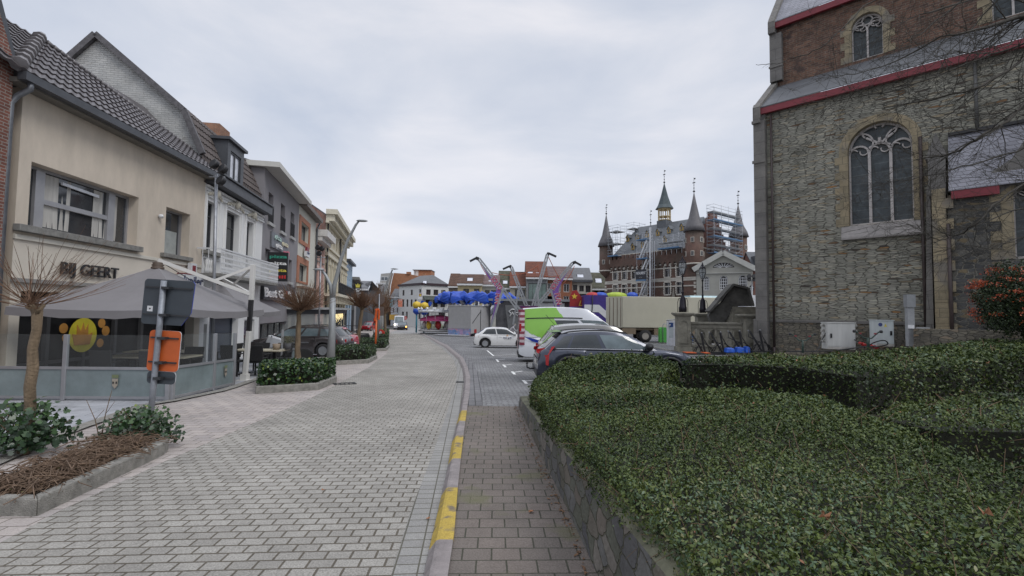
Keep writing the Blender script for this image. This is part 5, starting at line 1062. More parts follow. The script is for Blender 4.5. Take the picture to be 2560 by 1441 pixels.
zs0 = FC.at(2092, 603)[1]; m = MB(); m.prism([(-.20, zs0), (-.20, zs0+.10), (.0, bw[2]-.02), (.36, bw[2]+.01), (.36, zs0), ], bw[0]-.30, bw[1]+.28, 'yz'); m.build('window_sill', mat('sill_stone', (.27, .25, .235), var=.25), CH)
# red fascias, slate lean-to and main roof, stone copings
m = MB(); m.box(.02, LCH, -.34, -.16, zf0, zf1); m.build('red_fascia', red_p, CH); m = MB(); m.box(.02, LCH+3, O2-.34, O2-.16, zg0, zg1); m.build('red_fascia', red_p, CH)
m = MB(); m.prism([(-.36, zf1+.01), (-.36, zf1+.05), (O2-.01, zb2+.06), (O2-.01, zb2-.02)], .12, LCH, 'yz'); m.build('aisle_roof', lead_r, CH)
m = MB(); m.prism([(O2-.36, zg1+.01), (O2-.36, zg1+.06), (O2+8, zg1+10), (O2+8, zg1+9.8)], .12, LCH+3, 'yz'); m.build('main_roof', slate_l, CH)
m = MB(); m.prism([(-.48, zf0-.35), (-.48, zf1+.05), (-.30, zf1+.28), (-.1, zf1+.36), (O2+.1, zb2+.45), (O2+.1, zb2-.15), (-.1, zf0-.35)], -.22, .12, 'yz'); m.box(-.26, .14, -.56, -.3, zf0-.5, zf0-.36); m.build('gable_coping', ash, CH)
m = MB(); m.prism([(O2-.5, zg0-.3), (O2-.5, zg1+.05), (O2-.3, zg1+.35), (O2+8, zg1+10.6), (O2+8, zg1+9.9), (O2-.1, zg0-.3)], -.22, .12, 'yz'); m.build('gable_coping', ash, CH)
m = MB(); m.box(-.22, .32, -.42, .0, zpl+.12, zf0-.36); m.box(-.30, .36, -.55, -.0, -1, zpl+.12); m.box(-.28, .34, -.47, -.42, zf0-2.6, zf0-2.45); m.build('corner_buttress', ash, CH)
m = MB(); m.box(-.2, .42, O2-.30, O2-.0, zb2+.3, zg0-.31); m.box(-.24, .46, O2-.36, O2-.30, zb2+1.1, zb2+1.22); m.build('corner_pier', ash, CH)
s_ = FC.at(1931, 600, -.2)[0]; MB().tube([(s_+.02, -.22, zf0-.1), (s_+.02, -.22, .55)], .055, 8).tube([(s_+.02, -.22, .55), (s_+.02, -.22, -.5)], .075, 8).build('downpipe', mat('pipe_brown', (.045, .03, .028), rough=.5), CH)
zq_ = FC.at(2440, 158)[1]; s_ = FC.at(2440, 240)[0]; MB().tube([(s_, -.1, zq_), (s_, -.1, zq_-2.8)], .06, 8).build('downpipe', mat('pipe_grey', (.10, .10, .095)), CH)
# buttress with pinnacle and the low side chapel
BO = -1.05
b0 = FC.at(2338, 700, BO)[0]; b1 = b0+.55
zct = FC.at(2362, 503, BO)[1]; zcs = FC.at(2362, 484, BO)[1]
cw = rpx(FC, 2532, 2620, 470, 648, BO); cw = (cw[0], cw[0]+1.5, cw[2], cw[2]+3.2)
m = MB(); m.use(st_dark); m.wall([(b1-.1, -1), (LCH, -1), (LCH, zct+.2), (b1-.1, zct+.2)], [arch_loop(*cw, n=14)], BO, .5, revmat=ysto); m.poly([(b0, BO, -1), (b0, 0, -1), (b0, 0, zct+.9), (b0, BO, zct)]); m.build('chapel_wall', None, CH)
surround(cw, BO, .34, ysto, quoin=.3).build('window_surround', ysto, CH); tracery(CH, cw, BO+.3, 2)
m = MB(); z = -.6; k = 0
while z < zct+.3: m.box(b0-.03, b0+(.62 if k % 2 else .40), BO-.10, BO-.003, z, z+.41); z += .42; k += 1
m.box(b0-.03, b0+.3, BO-.003, BO+.35, -.6, zct+.3); m.build('corner_quoins', ysto, CH)
zpn = FC.at(2335, 345, BO+.3)[1]
m = MB(); m.box(b0-.12, b0+.42, BO+.05, -.01, zct+.3, zpn-.9); m.prism([(b0-.2, zpn-.9), (b0+.5, zpn-.9), (b0+.15, zpn+.15)], BO+.1, -.01); m.hexa([(b0-.35, BO+.2, 1.2), (b0-.1, BO+.2, 1.2), (b0-.1, -.01, 1.2), (b0-.35, -.01, 1.2), (b0-.22, BO+.7, zct+.8), (b0-.1, BO+.7, zct+.8), (b0-.1, -.01, zct+.8), (b0-.22, -.01, zct+.8)]); m.build('pinnacle_buttress', ash, CH)
MB().box(b1+.02, cw[0]-.36, BO-.30, BO-.12, zct, zcs).build('red_fascia', red_p, CH)
zcr = FC.at(2352, 348, 0)[1]; m = MB(); m.prism([(BO-.32, zcs+.01), (BO-.32, zcs+.05), (-.004, zcr+.05), (-.004, zcr-.05)], b1-.05, LCH, 'yz'); m.build('chapel_roof', slate_l, CH)
m = MB(); m.beam((b1-.05, -.06, zcr+.10), (LCH, -.06, zcr+.10), .14, .12); m.build('roof_flashing', black_m, CH)
# stone gable of the next bay rising over the chapel window
g0 = cw[0]-.55; m = MB(); m.prism([(g0, zct-.1), (g0+.0, zcs+.6), (g0+.55, zcs+1.0), (g0+1.9, zcr+.9), (LCH, zcr+.9), (LCH, zct+.3), (g0+.5, zct+.3)], BO-.05, BO+.4); m.build('bay_gable', ash, CH)
for px, off, y_, zt_ in ((2300, -.12, 0, 342), (2371, BO-.12, 0, 560)):
 s_, z1_ = FC.at(px, zt_, off); MB().tube([(s_, off, z1_), (s_, off, -.4)], .065, 8).build('downpipe', MC['pipe_brown'], CH)
# low kerb wall with paving along the chapel foot
z_ = FC.at(2300, 822, -1.6)[1]; m = MB(); a_ = FC.at(2285, 830, -1.9)[0]; m.box(a_, LCH, -2.1, BO-.1, -.8, z_); tag(m.build('low_stone_kerb', st_low), 'low stone kerb wall running along the foot of the chapel', 'wall'); bpy.data.objects['low_stone_kerb'].location = FC.o; bpy.data.objects['low_stone_kerb'].rotation_euler = (0, 0, FC.rz)
# ---------------------------------------------------------------- cabinets and small things at the church foot
def ongr(px, py, Y): return D(px, py, Y)
def cabinet(px0, px1, yt, yb, Y, name, label, col, doors):
 P0 = D(px0, yb, Y); P1 = D(px1, yb, Y); zt = D(px0, yt, Y).z; w_ = (P1-P0).length; h = zt-P0.z
 t = thing(name, label, 'utility cabinet', (P0.x, P0.y, P0.z), R(-8)); mm = mat(name+'_m', col, rough=.6, var=.14, scale=3, streak=.15)
 MB().box(0, w_, 0, .5, 0, h-.04).build('body', mm, t, bevel=.01); MB().box(-.02, w_+.02, -.03, .52, h-.04, h).build('lid', mm, t, bevel=.01)
 MB().box(.03, w_-.03, -.015, -.002, .12, h-.07).build('door', mm, t, bevel=.005)
 MB().box(0.01, w_-.01, -.012, -.003, .0, .10).build('plinth', mat('plinth_grey', (.4, .38, .35), var=.3), t)
 m = MB(); m.box(doors, doors+.06, -.06, -.016, h*.42, h*.58); m.build('handle', black_m, t)
 return t, w_, h
tA, wA, hA = cabinet(2068, 2134, 806, 873, 21.6, 'power_cabinet', 'wide weathered white power cabinet with plug sockets on its sides', (.50, .50, .48), .13)
for k in range(8): s_ = 1 if k % 2 else -1; MB().lathe([(.05, 0), (.05, .12*s_), (.07, .12*s_), (.07, .15*s_)], (wA if k % 2 else 0, .2, hA*(.28+.2*(k//2))), n=8, axis='X').build('socket', mat('socket', (.4, .39, .36)), tA)
tB, wB, hB = cabinet(2192, 2232, 800, 866, 20.6, 'switch_cabinet', 'narrow pale grey cabinet with yellow warning triangle and blue sticker', (.50, .54, .54), .52)
m = MB(); m.use(ly); m.prism([(wB*.42, hB*.74), (wB*.60, hB*.74), (wB*.51, hB*.86)], -.022, -.018); m.use(mat('sticker_blue', (.05, .07, .2))); m.lathe([(.08, 0), (.08, .004)], (wB*.22, -.022, hB*.82), n=14, axis='Y', smooth=False); m.build('sticker', None, tB)
def vstand(px, yt, yb, Y, label):
 P = D(px, yb, Y); h = D(px, yt, Y).z-P.z; gm_ = mat('stand_green', (.02, .045, .035), rough=.45)
 t = thing('cable_stand', label, 'cable stand', tuple(P), R(-10)); MB().tube([(0, 0, 0), (0, 0, h)], .045, 8).build('post', gm_, t)
 MB().tube([(-.50, 0, h+.28), (-.42, 0, h+.26), (-.14, 0, h), (.14, 0, h), (.42, 0, h+.26), (.50, 0, h+.28)], .028, 6).build('fork', gm_, t)
 for s_ in (-1, 1): m = MB(); m.use(black_m); m.lathe([(.0, 0), (.06, .02), (.06, .1), (0, .12)], (s_*.5-.06, 0, h+.28), n=8, axis='X'); m.use(red_p); m.box(s_*.3-.06, s_*.3+.06, -.02, .02, h+.16, h+.22); m.build('end_hook', None, t)
vstand(2007, 852, 882, 21.0, 'green forked cable stand left of the wide white cabinet'); vstand(2170, 846, 874, 20.0, 'green forked cable stand between the two cabinets')
P = D(2277, 866, 19.6); t = thing('standpipe_column', 'square grey column with a white box and hoppers against the church', 'water column', tuple(P), R(-15)); hcol = D(2277, 738, 19.6).z-P.z
cgm = mat('concrete_grey', (.30, .31, .32), rough=.8, var=.2); MB().box(-.12, .12, -.1, .14, 0, hcol).build('column', cgm, t, bevel=.01); MB().box(-.15, .15, -.14, .14, hcol-.5, hcol+.02).build('head_box', mat('box_grey', (.24, .25, .26)), t)
m = MB(); m.box(.14, .62, -.12, .1, .55, .78); m.hexa([(.2, -.1, .0), (.65, -.1, .0), (.65, .1, 0), (.2, .1, 0), (.16, -.1, .54), (.4, -.1, .54), (.4, .1, .54), (.16, .1, .54)]); m.build('hopper', cgm, t); MB().box(-.13, .06, -.17, -.105, .72, .86).build('white_box', mat('socket_white', (.75, .76, .78), rough=.3), t)
def cable(pts, r, m_, label, name='cable'):
 c = [Vector(p) for p in pts]; o = []
 for i in range(len(c)-1):
  a = c[max(i-1, 0)]; b_ = c[i]; d_ = c[i+1]; e_ = c[min(i+2, len(c)-1)]
  for k in range(6):
   u = k/6; o.append(.5*((2*b_)+(-a+d_)*u+(2*a-5*b_+4*d_-e_)*u*u+(-a+3*b_-3*d_+e_)*u*u*u))
 o.append(c[-1]); return tag(MB().tube(o, r, 6).build(name, m_), label, 'cable')
cable([D(1990, 878, 21.8), D(2040, 877, 21.6), D(2055, 850, 21.8), D(2066, 830, 21.7)], .022, black_m, 'black cable rising from the ground to the left sockets of the cabinet')
cable([D(1960, 879, 21.9), D(2030, 879, 21.2), D(2090, 876, 21.1), D(2150, 869, 20.6), D(2190, 866, 20.3)], .025, black_m, 'long black cable on the paving in front of both cabinets')
cable([D(2136, 850, 21.4), D(2150, 858, 21.0), D(2160, 868, 20.6), D(2190, 855, 20.4), D(2212, 852, 20.2), D(2218, 862, 20.2), D(2185, 868, 20.2)], .025, black_m, 'black cable looping in front of the narrow cabinet')
for i, (px, py, lab) in enumerate([(2148, 857, 'red plug lying right of the wide cabinet'), (2178, 864, 'larger red plug hanging under the second cable stand')]):
 P = D(px, py, 20.7); tag(MB().tube([P, P+Vector((.12, 0, -.05))], [.05, .05], 8).tube([P+Vector((.12, 0, -.05)), P+Vector((.3, 0, -.12))], [.075, .06], 8).build('power_plug', mat('plug_red', (.42, .03, .03), rough=.4)), lab, 'plug')
# ---------------------------------------------------------------- balustrade, pillars, stair to the square
gs = mat('weathered_stone', (.20, .19, .155), rough=.95, var=.38, scale=2.2, bump=.5, bscale=18); gs2 = mat('dark_weathered_stone', (.095, .092, .085), rough=.95, var=.5, scale=1.6, bump=.6, bscale=12)
def pillar(px0, px1, yt, yb, Y, label, wscale=1.0):
 P = D((px0+px1)/2, yb, Y); w_ = (px1-px0)/1200*Y; h = D(px0, yt, Y).z-P.z
 t = thing('stone_pillar', label, 'pillar', tuple(P), R(-8), 'stone pillars of the stair'); a = w_/2*.86; m = MB()
 m.box(-a-.06, a+.06, -a-.06, a+.06, -.3, h*.20); m.box(-a, a, -a, a, h*.20, h-.22)
 m.build('shaft', gs, t, bevel=.02); m = MB(); m.hexa([(-a-.02, -a-.02, h-.22), (a+.02, -a-.02, h-.22), (a+.02, a+.02, h-.22), (-a-.02, a+.02, h-.22), (-w_*.62, -w_*.62, h-.10), (w_*.62, -w_*.62, h-.10), (w_*.62, w_*.62, h-.10), (-w_*.62, w_*.62, h-.10)]); m.box(-w_*.64, w_*.64, -w_*.64, w_*.64, h-.098, h); m.build('cap', gs, t, bevel=.02)
 m = MB(); lp = arch_loop(-a*.55, a*.55, h*.28, h-.45, 8); lo = arch_loop(-a*.68, a*.68, h*.28, h-.38, 8)
 for i in range(len(lp)-1): m.hexa([(lp[i][0], -a-.04, lp[i][1]), (lp[i+1][0], -a-.04, lp[i+1][1]), (lp[i+1][0], -a-.002, lp[i+1][1]), (lp[i][0], -a-.002, lp[i][1]), (lo[i][0], -a-.04, lo[i][1]), (lo[i+1][0], -a-.04, lo[i+1][1]), (lo[i+1][0], -a-.002, lo[i+1][1]), (lo[i][0], -a-.002, lo[i][1])])
 m.build('arch_panel', gs, t); return t, P, h, w_
p1 = pillar(1689, 1726, 782, 888, 27.3, 'tall stone pillar at the left end of the balustrade carrying a lamp')
p2 = pillar(1739, 1774, 784, 850, 31.5, 'second stone pillar behind the balustrade carrying a lamp')
p3 = pillar(1856, 1902, 786, 886, 25.8, 'stone pillar with blind arch between balustrade and church')
A = p1[1]; B = p3[1]; fR = Fr(A.x+p1[3]*.45, A.y-.1, B.x-A.x, B.y-A.y, z=A.z); LR = (B-A).length-p1[3]*.45-p3[3]*.45
zt_ = fR.at(1740, 805)[1]; zm_ = fR.at(1740, 820)[1]; zbm = fR.at(1740, 862)[1]
t = thing('stone_balustrade', 'weathered gothic stone balustrade with three pierced round arches', 'balustrade', tuple(fR.o), fR.rz); m = MB()
m.box(0, LR, -.20, .20, zt_-.12, zt_); m.box(0, LR, -.12, .12, zm_, zt_-.121); m.build('handrail', gs, t, bevel=.02); m = MB(); m.box(0, LR, -.2, .2, -.5, zbm-.12); m.box(0, LR, -.24, .24, zbm-.119, zbm); m.build('base', gs, t, bevel=.02)
m = MB(); hh = zm_-zbm
for k in range(3):
 a = LR*k/3; b_ = LR*(k+1)/3; lp = arch_loop(a+.08, b_-.08, zbm+.02, zm_-.05, 12)
 m.wall([(a, zbm), (b_, zbm), (b_, zm_), (a, zm_)], [lp], -.08, .16); m.wall([(a, zbm), (b_, zbm), (b_, zm_), (a, zm_)], [lp], .08, 0)
 c = (a+b_)/2; m.box(c-.05, c+.05, -.06, .06, zbm+.02, zm_-.05)
 for s_ in (-1, 1):
  rr = (b_-a)*.25; cx_ = c+s_*rr*.98
  for i in range(7):
   a0 = PI*(.0+i/7); a1 = PI*((i+1)/7); z_ = zbm+hh*.30; m.beam((cx_+rr*.9*math.cos(a0), 0, z_-.25*math.sin(a0)*s_*0+rr*.8*math.sin(a0)*(-1)+.2), (cx_+rr*.9*math.cos(a1), 0, z_+rr*.8*math.sin(a1)*(-1)+.2), .07, .12, up=(0, 1, 0))
m.build('pierced_panel', gs, t)
# stair flight and its sloping stone parapet
Ys = 30.0; P0 = D(1778, 845, Ys); zst0 = P0.z; t = thing('stone_stair', 'dark weathered stone stair climbing to the church door', 'stair', tuple(P0), R(-6))
lc = lambda px, py, y=0.0: (D(px, py, Ys+y).x-P0.x, y, D(px, py, Ys+y).z-P0.z)
m = MB(); z_top = lc(1850, 766)[2]; n = 12; x_r = lc(1925, 766)[0]
for k in range(n):
 z1_ = z_top*(k+1)/n*.98; x0_ = lc(1797+k*2.4, 800)[0]; m.box(x0_, x_r+3.5, k*.15-2.2, 2.4, z_top*k/n*.98-.4 if k == 0 else z_top*k/n*.98, z1_)
m.build('steps', gs, t)
m = MB()
pts = [lc(1768, 790), lc(1772, 778), lc(1800, 758), lc(1822, 717), lc(1857, 726), lc(1868, 766), lc(1838, 766), lc(1815, 790), lc(1800, 812), lc(1775, 812)]
m.prism([(p[0], p[2]) for p in pts], -.35, .1); m.build('parapet', gs2, t)
m = MB();
for (a, b_) in ((lc(1768, 782), lc(1801, 743)), (lc(1792, 752), lc(1823, 716)), (lc(1823, 716), lc(1858, 725)), (lc(1858, 725), lc(1870, 768))): m.beam((a[0], -.3, a[2]+.06), (b_[0], -.3, b_[2]+.06), 1.0, .14, up=(0, 1, 0)) if False else m.beam((a[0], -.15, a[2]+.06), (b_[0], -.15, b_[2]+.06), .95, .13)
m.build('coping', gs2, t)
# ---------------------------------------------------------------- cast iron lamps
lampglass = clear_glass('lantern_glass', (.85, .88, .9), .35, .1)
def lantern(px, yb, yt, Y, label, cage=True, scale=1.0, base=None):
 P = D(px, yb, Y); h = D(px, yt, Y).z-P.z; t = thing('lamp_post', label, 'lamp post', tuple(P), 0, 'black iron lantern posts'); im = mat('lamp_iron', (.015, .013, .02), rough=.4, metal=.4)
 b0_ = h*.30; m = MB(); m.lathe([(.22, 0), (.22, .3*b0_), (.19, .34*b0_), (.17, .75*b0_), (.06, b0_), (.055, h*.34), (.09, h*.345), (.05, h*.36), (.045, h*.50), (.075, h*.505), (.04, h*.52), (.035, h*.62), (.08, h*.63), (.03, h*.66)], n=12); m.build('column', im, t)
 if cage:
  m = MB()
  for k in range(4): a = k*PI/2+PI/4; c_, s_ = math.cos(a), math.sin(a); m.tube([(.30*c_, .30*s_, 0), (.30*c_, .30*s_, b0_*.6), (.24*c_, .24*s_, b0_*.8), (.08*c_, .08*s_, b0_*.86)], .018, 5)
  m.build('base_cage', im, t)
 z0, z1 = h*.67, h*.90; m = MB()
 for k in range(6):
  a = k*PI/3; c_, s_ = math.cos(a), math.sin(a); m.tube([(.10*c_, .10*s_, z0), (.23*c_, .23*s_, z0+.55*(z1-z0)), (.20*c_, .20*s_, z1-.1*(z1-z0)), (.05*c_, .05*s_, h*.95)], .012, 4)
  m.tube([(.23*c_, .23*s_, z0+.55*(z1-z0)), (.23*math.cos(a+PI/3), .23*math.sin(a+PI/3), z0+.55*(z1-z0))], .010, 4)
 m.lathe([(.11, z0-.02), (.11, z0+.02)], n=6); m.lathe([(.23, z1-.08), (.17, z1), (.07, z1+.03), (.05, h*.96), (.02, h)], n=8); m.build('lantern_frame', im, t)
 m = MB(); m.lathe([(.095, z0+.02), (.22, z0+.55*(z1-z0)), (.19, z1-.1*(z1-z0))], n=6, smooth=False); m.build('lantern_glass', lampglass, t)
 m = MB()
 for k in range(3): a = k*2*PI/3; m.tube([(.06*math.cos(a), .06*math.sin(a), z0+.08), (.06*math.cos(a), .06*math.sin(a), z0+.45*(z1-z0))], .03, 6)
 m.build('lamp_tube', mat('milk_glass', (.6, .62, .62), rough=.3), t)
 return t
lantern(1707, 781, 640, 27.3, 'black iron lantern post on the tall left pillar of the balustrade')
lantern(1757, 783, 656, 31.5, 'black iron lantern post on the second pillar behind the balustrade')
lantern(1880, 766, 710, 48.0, 'small distant iron lantern post left of the one nearest the church', cage=False)
lantern(1896, 766, 716, 52.0, 'farthest iron lantern post touching the church corner edge', cage=False)
# ================================================================ VEHICLES
tyre_m = mat('tyre', (.022, .022, .023), rough=.85, var=.15); rim_m = mat('alloy', (.38, .39, .40), rough=.3, metal=.7, var=.1); hub_m = mat('dark_hub', (.05, .05, .055), rough=.5)
tail_m = mat('tail_light_red', (.38, .012, .015), rough=.12, var=.1); head_m = mat('headlight', (.45, .47, .5), rough=.08, var=.2, scale=20); plas = mat('car_plastic', (.025, .025, .027), rough=.6); chrome = mat('chrome', (.62, .63, .65), rough=.12, metal=.9, var=.05)
cgl_m = glass('car_glass', (.022, .028, .03), rough=.03, var=.5, scale=1.2); cgl_l = glass('car_glass_light', (.10, .13, .14), rough=.04, var=.5, scale=1.5)
plate_m = mat('number_plate', (.6, .58, .55), rough=.5)
def paint(name, c, rough=.22, metal=.35):
 m = mat(name, c, rough=rough, metal=metal, var=.05, scale=1.5, spec=.6); b = m.node_tree.nodes['Principled BSDF']; b.inputs['Coat Weight'].default_value = .6; b.inputs['Coat Roughness'].default_value = .05; return m
def lerp(a, b_, t): return a+(b_-a)*t
def pl_at(pl, x):
 for (xa, ya), (xb, yb) in zip(pl, pl[1:]):
  if x <= xb: t = (x-xa)/max(1e-6, xb-xa); return ya+(yb-ya)*max(0, min(1, t))
 return pl[-1][1]
def car(name, label, cat, loc, rz, pm, L, W, H, wb, belt, cab, roofx, wr=.33, tumble=.19, wins=((.05, .46), (.5, .93)), clear=.20, group=None, bodyfn=None, wheelx=None, wheel_rim=rim_m, gl=None, rails=False, cladding=None, mirror=True, tail=None, trange=(.10, .86), detail=True, nose=.10, tailtaper=.05, beltline=False):
 """local frame: +x forward, z up. belt: top line of the lower body; cab: (rear, front) x at belt; roofx: (rear, front) x at roof edge"""
 t = thing(name, label, cat, loc, rz, group); hl = L/2; gl = gl or cgl_m
 wx = wheelx or (-wb/2+.02, wb/2+.02); ar = wr*1.20
 def hw(x): u = abs(x)/hl; return W/2*(1-(nose if x > 0 else tailtaper)*u**5)
 def zlo(x):
  z = clear+(.12*(max(0, (abs(x)-hl+.35)/.35))**2)
  for w_ in wx:
   if abs(x-w_) < ar: z = max(z, wr+math.sqrt(ar*ar-(x-w_)**2)-.0)
  return z
 xs = sorted(set([-hl+L*i/90 for i in range(91)]+[w_+s_*ar for w_ in wx for s_ in (-1, 1)]+[w_+ar*math.cos(a*PI/14) for w_ in wx for a in range(15)]))
 prof = [(0, .965), (.18, .99), (.45, 1.0), (.72, .985), (.90, .955), (1.0, .90)]
 b = MB(); b.use(pm); b.sm = True; b.use(cladding or pm); b.use(pm); nr = len(prof)
 for s_ in (-1, 1):
  base = len(b.v)
  for x in xs:
   z0, z1 = zlo(x), pl_at(belt, x)
   for (v, k) in prof: b.v.append((x-(.0), s_*hw(x)*k, lerp(z0, z1, v)))
  for i in range(len(xs)-1):
   for j in range(nr-1):
    b.cur = 1 if (cladding and cladding is not pm and j == 0 and len(b.mats) > 1) else 0
    b.face((base+i*nr+j, base+(i+1)*nr+j, base+(i+1)*nr+j+1, base+i*nr+j+1))
 b.cur = 0; base = len(b.v); cr_ = [-1, -.6, 0, .6, 1]
 for x in xs:
  for c in cr_: b.v.append((x, hw(x)*.90*c, pl_at(belt, x)+.035*(1-c*c)))
 for i in range(len(xs)-1):
  for j in range(4): b.face((base+i*5+j, base+(i+1)*5+j, base+(i+1)*5+j+1, base+i*5+j+1))
 for x in (-hl, hl):
  z0, z1 = zlo(x), pl_at(belt, x); b.poly([(x, hw(x)*k*s_, lerp(z0, z1, v)) for s_, pr in ((1, prof), (-1, prof[::-1])) for v, k in pr])
 b.build('body', None, t)
 MB().box(-hl+.25, hl-.25, -W/2*.80, W/2*.80, clear-.04, .55).build('underbody', plas, t)
 # greenhouse
 zb0 = lambda u: pl_at(belt, lerp(cab[0], cab[1], u))-.02
 def roofz(u): return H-.075*(2*u-1.05)**2-.02
 def side(u, tt, s_, off=0.0):
  x = lerp(lerp(cab[0], cab[1], u), lerp(roofx[0], roofx[1], u), tt); z = lerp(zb0(u), roofz(u), tt)
  k = .955*(1-tumble*tt**1.35); endk = 1-.05*abs(2*u-1)**6
  return Vector((x, s_*(hw(lerp(cab[0], cab[1], u))*k*endk+off), z+off*.3))
 U = [i/22 for i in range(23)]; T = [0, .15, .35, .6, .8, .92, 1.0]
 b = MB(); b.use(pm); b.sm = True
 for s_ in (-1, 1):
  base = len(b.v)
  for u in U:
   for tt in T: b.v.append(tuple(side(u, tt, s_)))
  for i in range(len(U)-1):
   for j in range(len(T)-1): b.face((base+i*7+j, base+(i+1)*7+j, base+(i+1)*7+j+1, base+i*7+j+1))
 base = len(b.v); V = [-1, -.85, -.5, 0, .5, .85, 1]
 for u in U:
  p = side(u, 1, 1)
  for v in V: b.v.append((p.x, p.y*v, p.z+.05*(1-v*v)))
 for i in range(len(U)-1):
  for j in range(6): b.face((base+i*7+j, base+(i+1)*7+j, base+(i+1)*7+j+1, base+i*7+j+1))
 def end(u, tt, v, off=0.0):
  p = side(u, tt, 1); d = 1 if u > .5 else -1
  return Vector((p.x+d*(.10*(1-v*v)*(1-.4*tt)+off), p.y*v, p.z+(.05*(1-v*v) if tt == 1 else 0)+off*.5))
 for u in (0, 1):
  base = len(b.v)
  for tt in T:
   for v in V: b.v.append(tuple(end(u, tt, v)))
  for i in range(len(T)-1):
   for j in range(6): b.face((base+i*7+j, base+(i+1)*7+j, base+(i+1)*7+j+1, base+i*7+j+1))
 b.build('cabin', None, t)
 def panel(f, a0, a1, b0, b1, na=8, nb=5):
  m = MB(); m.sm = True
  for i in range(na+1):
   for j in range(nb+1): m.v.append(tuple(f(lerp(a0, a1, i/na), lerp(b0, b1, j/nb))))
  for i in range(na):
   for j in range(nb): m.face((i*(nb+1)+j, (i+1)*(nb+1)+j, (i+1)*(nb+1)+j+1, i*(nb+1)+j+1))
  return m
 for s_ in (-1, 1):
  for wi in wins:
   g_ = gl; tr_ = trange
   if len(wi) > 2: g_ = wi[2] or gl
   if len(wi) > 3: tr_ = wi[3]
   panel(lambda u, tt: side(u, tt, s_, .006), wi[0], wi[1], tr_[0], tr_[1]).build('side_window', g_, t)
 panel(lambda v, tt: end(1, tt, v, .006), -.90, .90, .06, .93).build('windscreen', gl if gl is cgl_l else cgl_l, t)
 panel(lambda v, tt: end(0, tt, v, .006), -.84, .84, .16, .88).build('rear_window', gl, t)
 if beltline:
  for s_ in (-1, 1):
   pts = [side(u, trange[0]-.045, s_, .008) for u in [wins[0][0]+(wins[-1][1]-wins[0][0])*i/12 for i in range(13)]]; MB().tube(pts, .010, 5).build('chrome_strip', chrome, t)
 # wheels
 for x in wx:
  for s_ in (-1, 1):
   w_ = thing('wheel', None, None, (x, s_*(W/2-.115), wr)); w_.parent = t
   m = MB(); m.lathe([(wr*.62, -.10), (wr*.93, -.105), (wr, -.075), (wr, .075), (wr*.93, .105), (wr*.62, .10)], n=26, axis='Y', cap=False); m.build('tyre', tyre_m, w_)
   m = MB(); yy = s_*.085; m.use(hub_m); m.lathe([(wr*.63, yy-.02*s_), (.02, yy-.03*s_)], n=20, axis='Y'); m.use(wheel_rim); m.lathe([(wr*.64, -.09), (wr*.64, .09)], n=24, axis='Y')
   for k in range(5):
    a = 2*PI*k/5+.3
    for da in (-.16, .16): m.beam((wr*.10*math.cos(a), yy, wr*.10*math.sin(a)), (wr*.62*math.cos(a+da), yy+.012*s_, wr*.62*math.sin(a+da)), .035, .03, up=(0, 1, 0))
   m.lathe([(wr*.16, yy-.02), (wr*.16, yy+.02)], n=10, axis='Y', smooth=False); m.build('rim', None, w_)
 zt_ = pl_at(belt, -hl+.15); zf_ = pl_at(belt, hl-.3)
 for s_ in (-1, 1):
  xr = -hl; m = MB(); y1 = hw(xr)*.98
  (tail or (lambda m, s_: m.hexa([(xr-.015, s_*(y1-.35), zt_-.22), (xr+.30, s_*(hw(xr+.3)+.004), zt_-.26), (xr+.30, s_*(hw(xr+.3)*.93), zt_-.24), (xr+.03, s_*(y1-.35), zt_-.22), (xr-.015, s_*(y1-.35), zt_-.08), (xr+.34, s_*(hw(xr+.3)*.985+.004), zt_-.10), (xr+.34, s_*(hw(xr+.3)*.9), zt_-.10), (xr+.03, s_*(y1-.35), zt_-.08)])))(m, s_)
  m.build('tail_light', tail_m, t)
  xf = hl; y1 = hw(xf); m = MB(); m.hexa([(xf-.42, s_*hw(xf-.42)*.96, zf_-.17), (xf+.005, s_*(y1*.98), zf_-.20), (xf+.01, s_*(y1-.3), zf_-.20), (xf-.3, s_*(y1-.3), zf_-.17), (xf-.45, s_*hw(xf-.45)*.955, zf_-.03), (xf-.03, s_*(y1*.96), zf_-.08), (xf-.0, s_*(y1-.28), zf_-.09), (xf-.3, s_*(y1-.3), zf_-.04)]); m.build('headlight', head_m, t)
  if mirror:
   p = side(.97, .12, s_); m = MB(); m.lathe([(.0, -.13), (.085, -.09), (.10, 0), (.085, .09), (.0, .12)], (p.x-.1, p.y+s_*.12, p.z+.07), n=10, axis='Y'); m.beam(p, p+Vector((-.08, s_*.1, .03)), .05, .03); m.build('mirror', pm if not cladding else plas, t)
 if detail:
  for s_ in (-1, 1):
   for u in [wi[0]-.012 for wi in wins[1:]]:
    x = lerp(cab[0], cab[1], u); z1 = pl_at(belt, x)-.06; y0_ = hw(x)
    MB().box(x-.006, x+.006, s_*y0_*.992-.004, s_*y0_*.992+.008, clear+.2, z1).build('door_seam', plas, t)
  m = MB()
  for s_ in (-1, 1):
   for wi in wins[-2:]: x = lerp(cab[0], cab[1], wi[0])+.12; m.box(x, x+.18, s_*(hw(x)*.985)-.02, s_*(hw(x)*.985)+.02, pl_at(belt, x)-.16, pl_at(belt, x)-.125)
  m.build('door_handle', chrome if beltline else pm, t)
  m = MB(); m.box(-hl-.012, -hl+.02, -.26, .26, .48, .60) if H < 1.9 else m.box(-hl-.012, -hl+.02, -.26, .26, .65, .77); m.build('number_plate', plate_m, t)
  MB().box(-hl-.03, -hl+.22, -hw(-hl)*.93, hw(-hl)*.93, .22, .44).build('bumper', cladding or plas, t, bevel=.03); MB().box(hl-.2, hl+.03, -hw(hl)*.9, hw(hl)*.9, .20, .40).build('bumper', cladding or plas, t, bevel=.03)
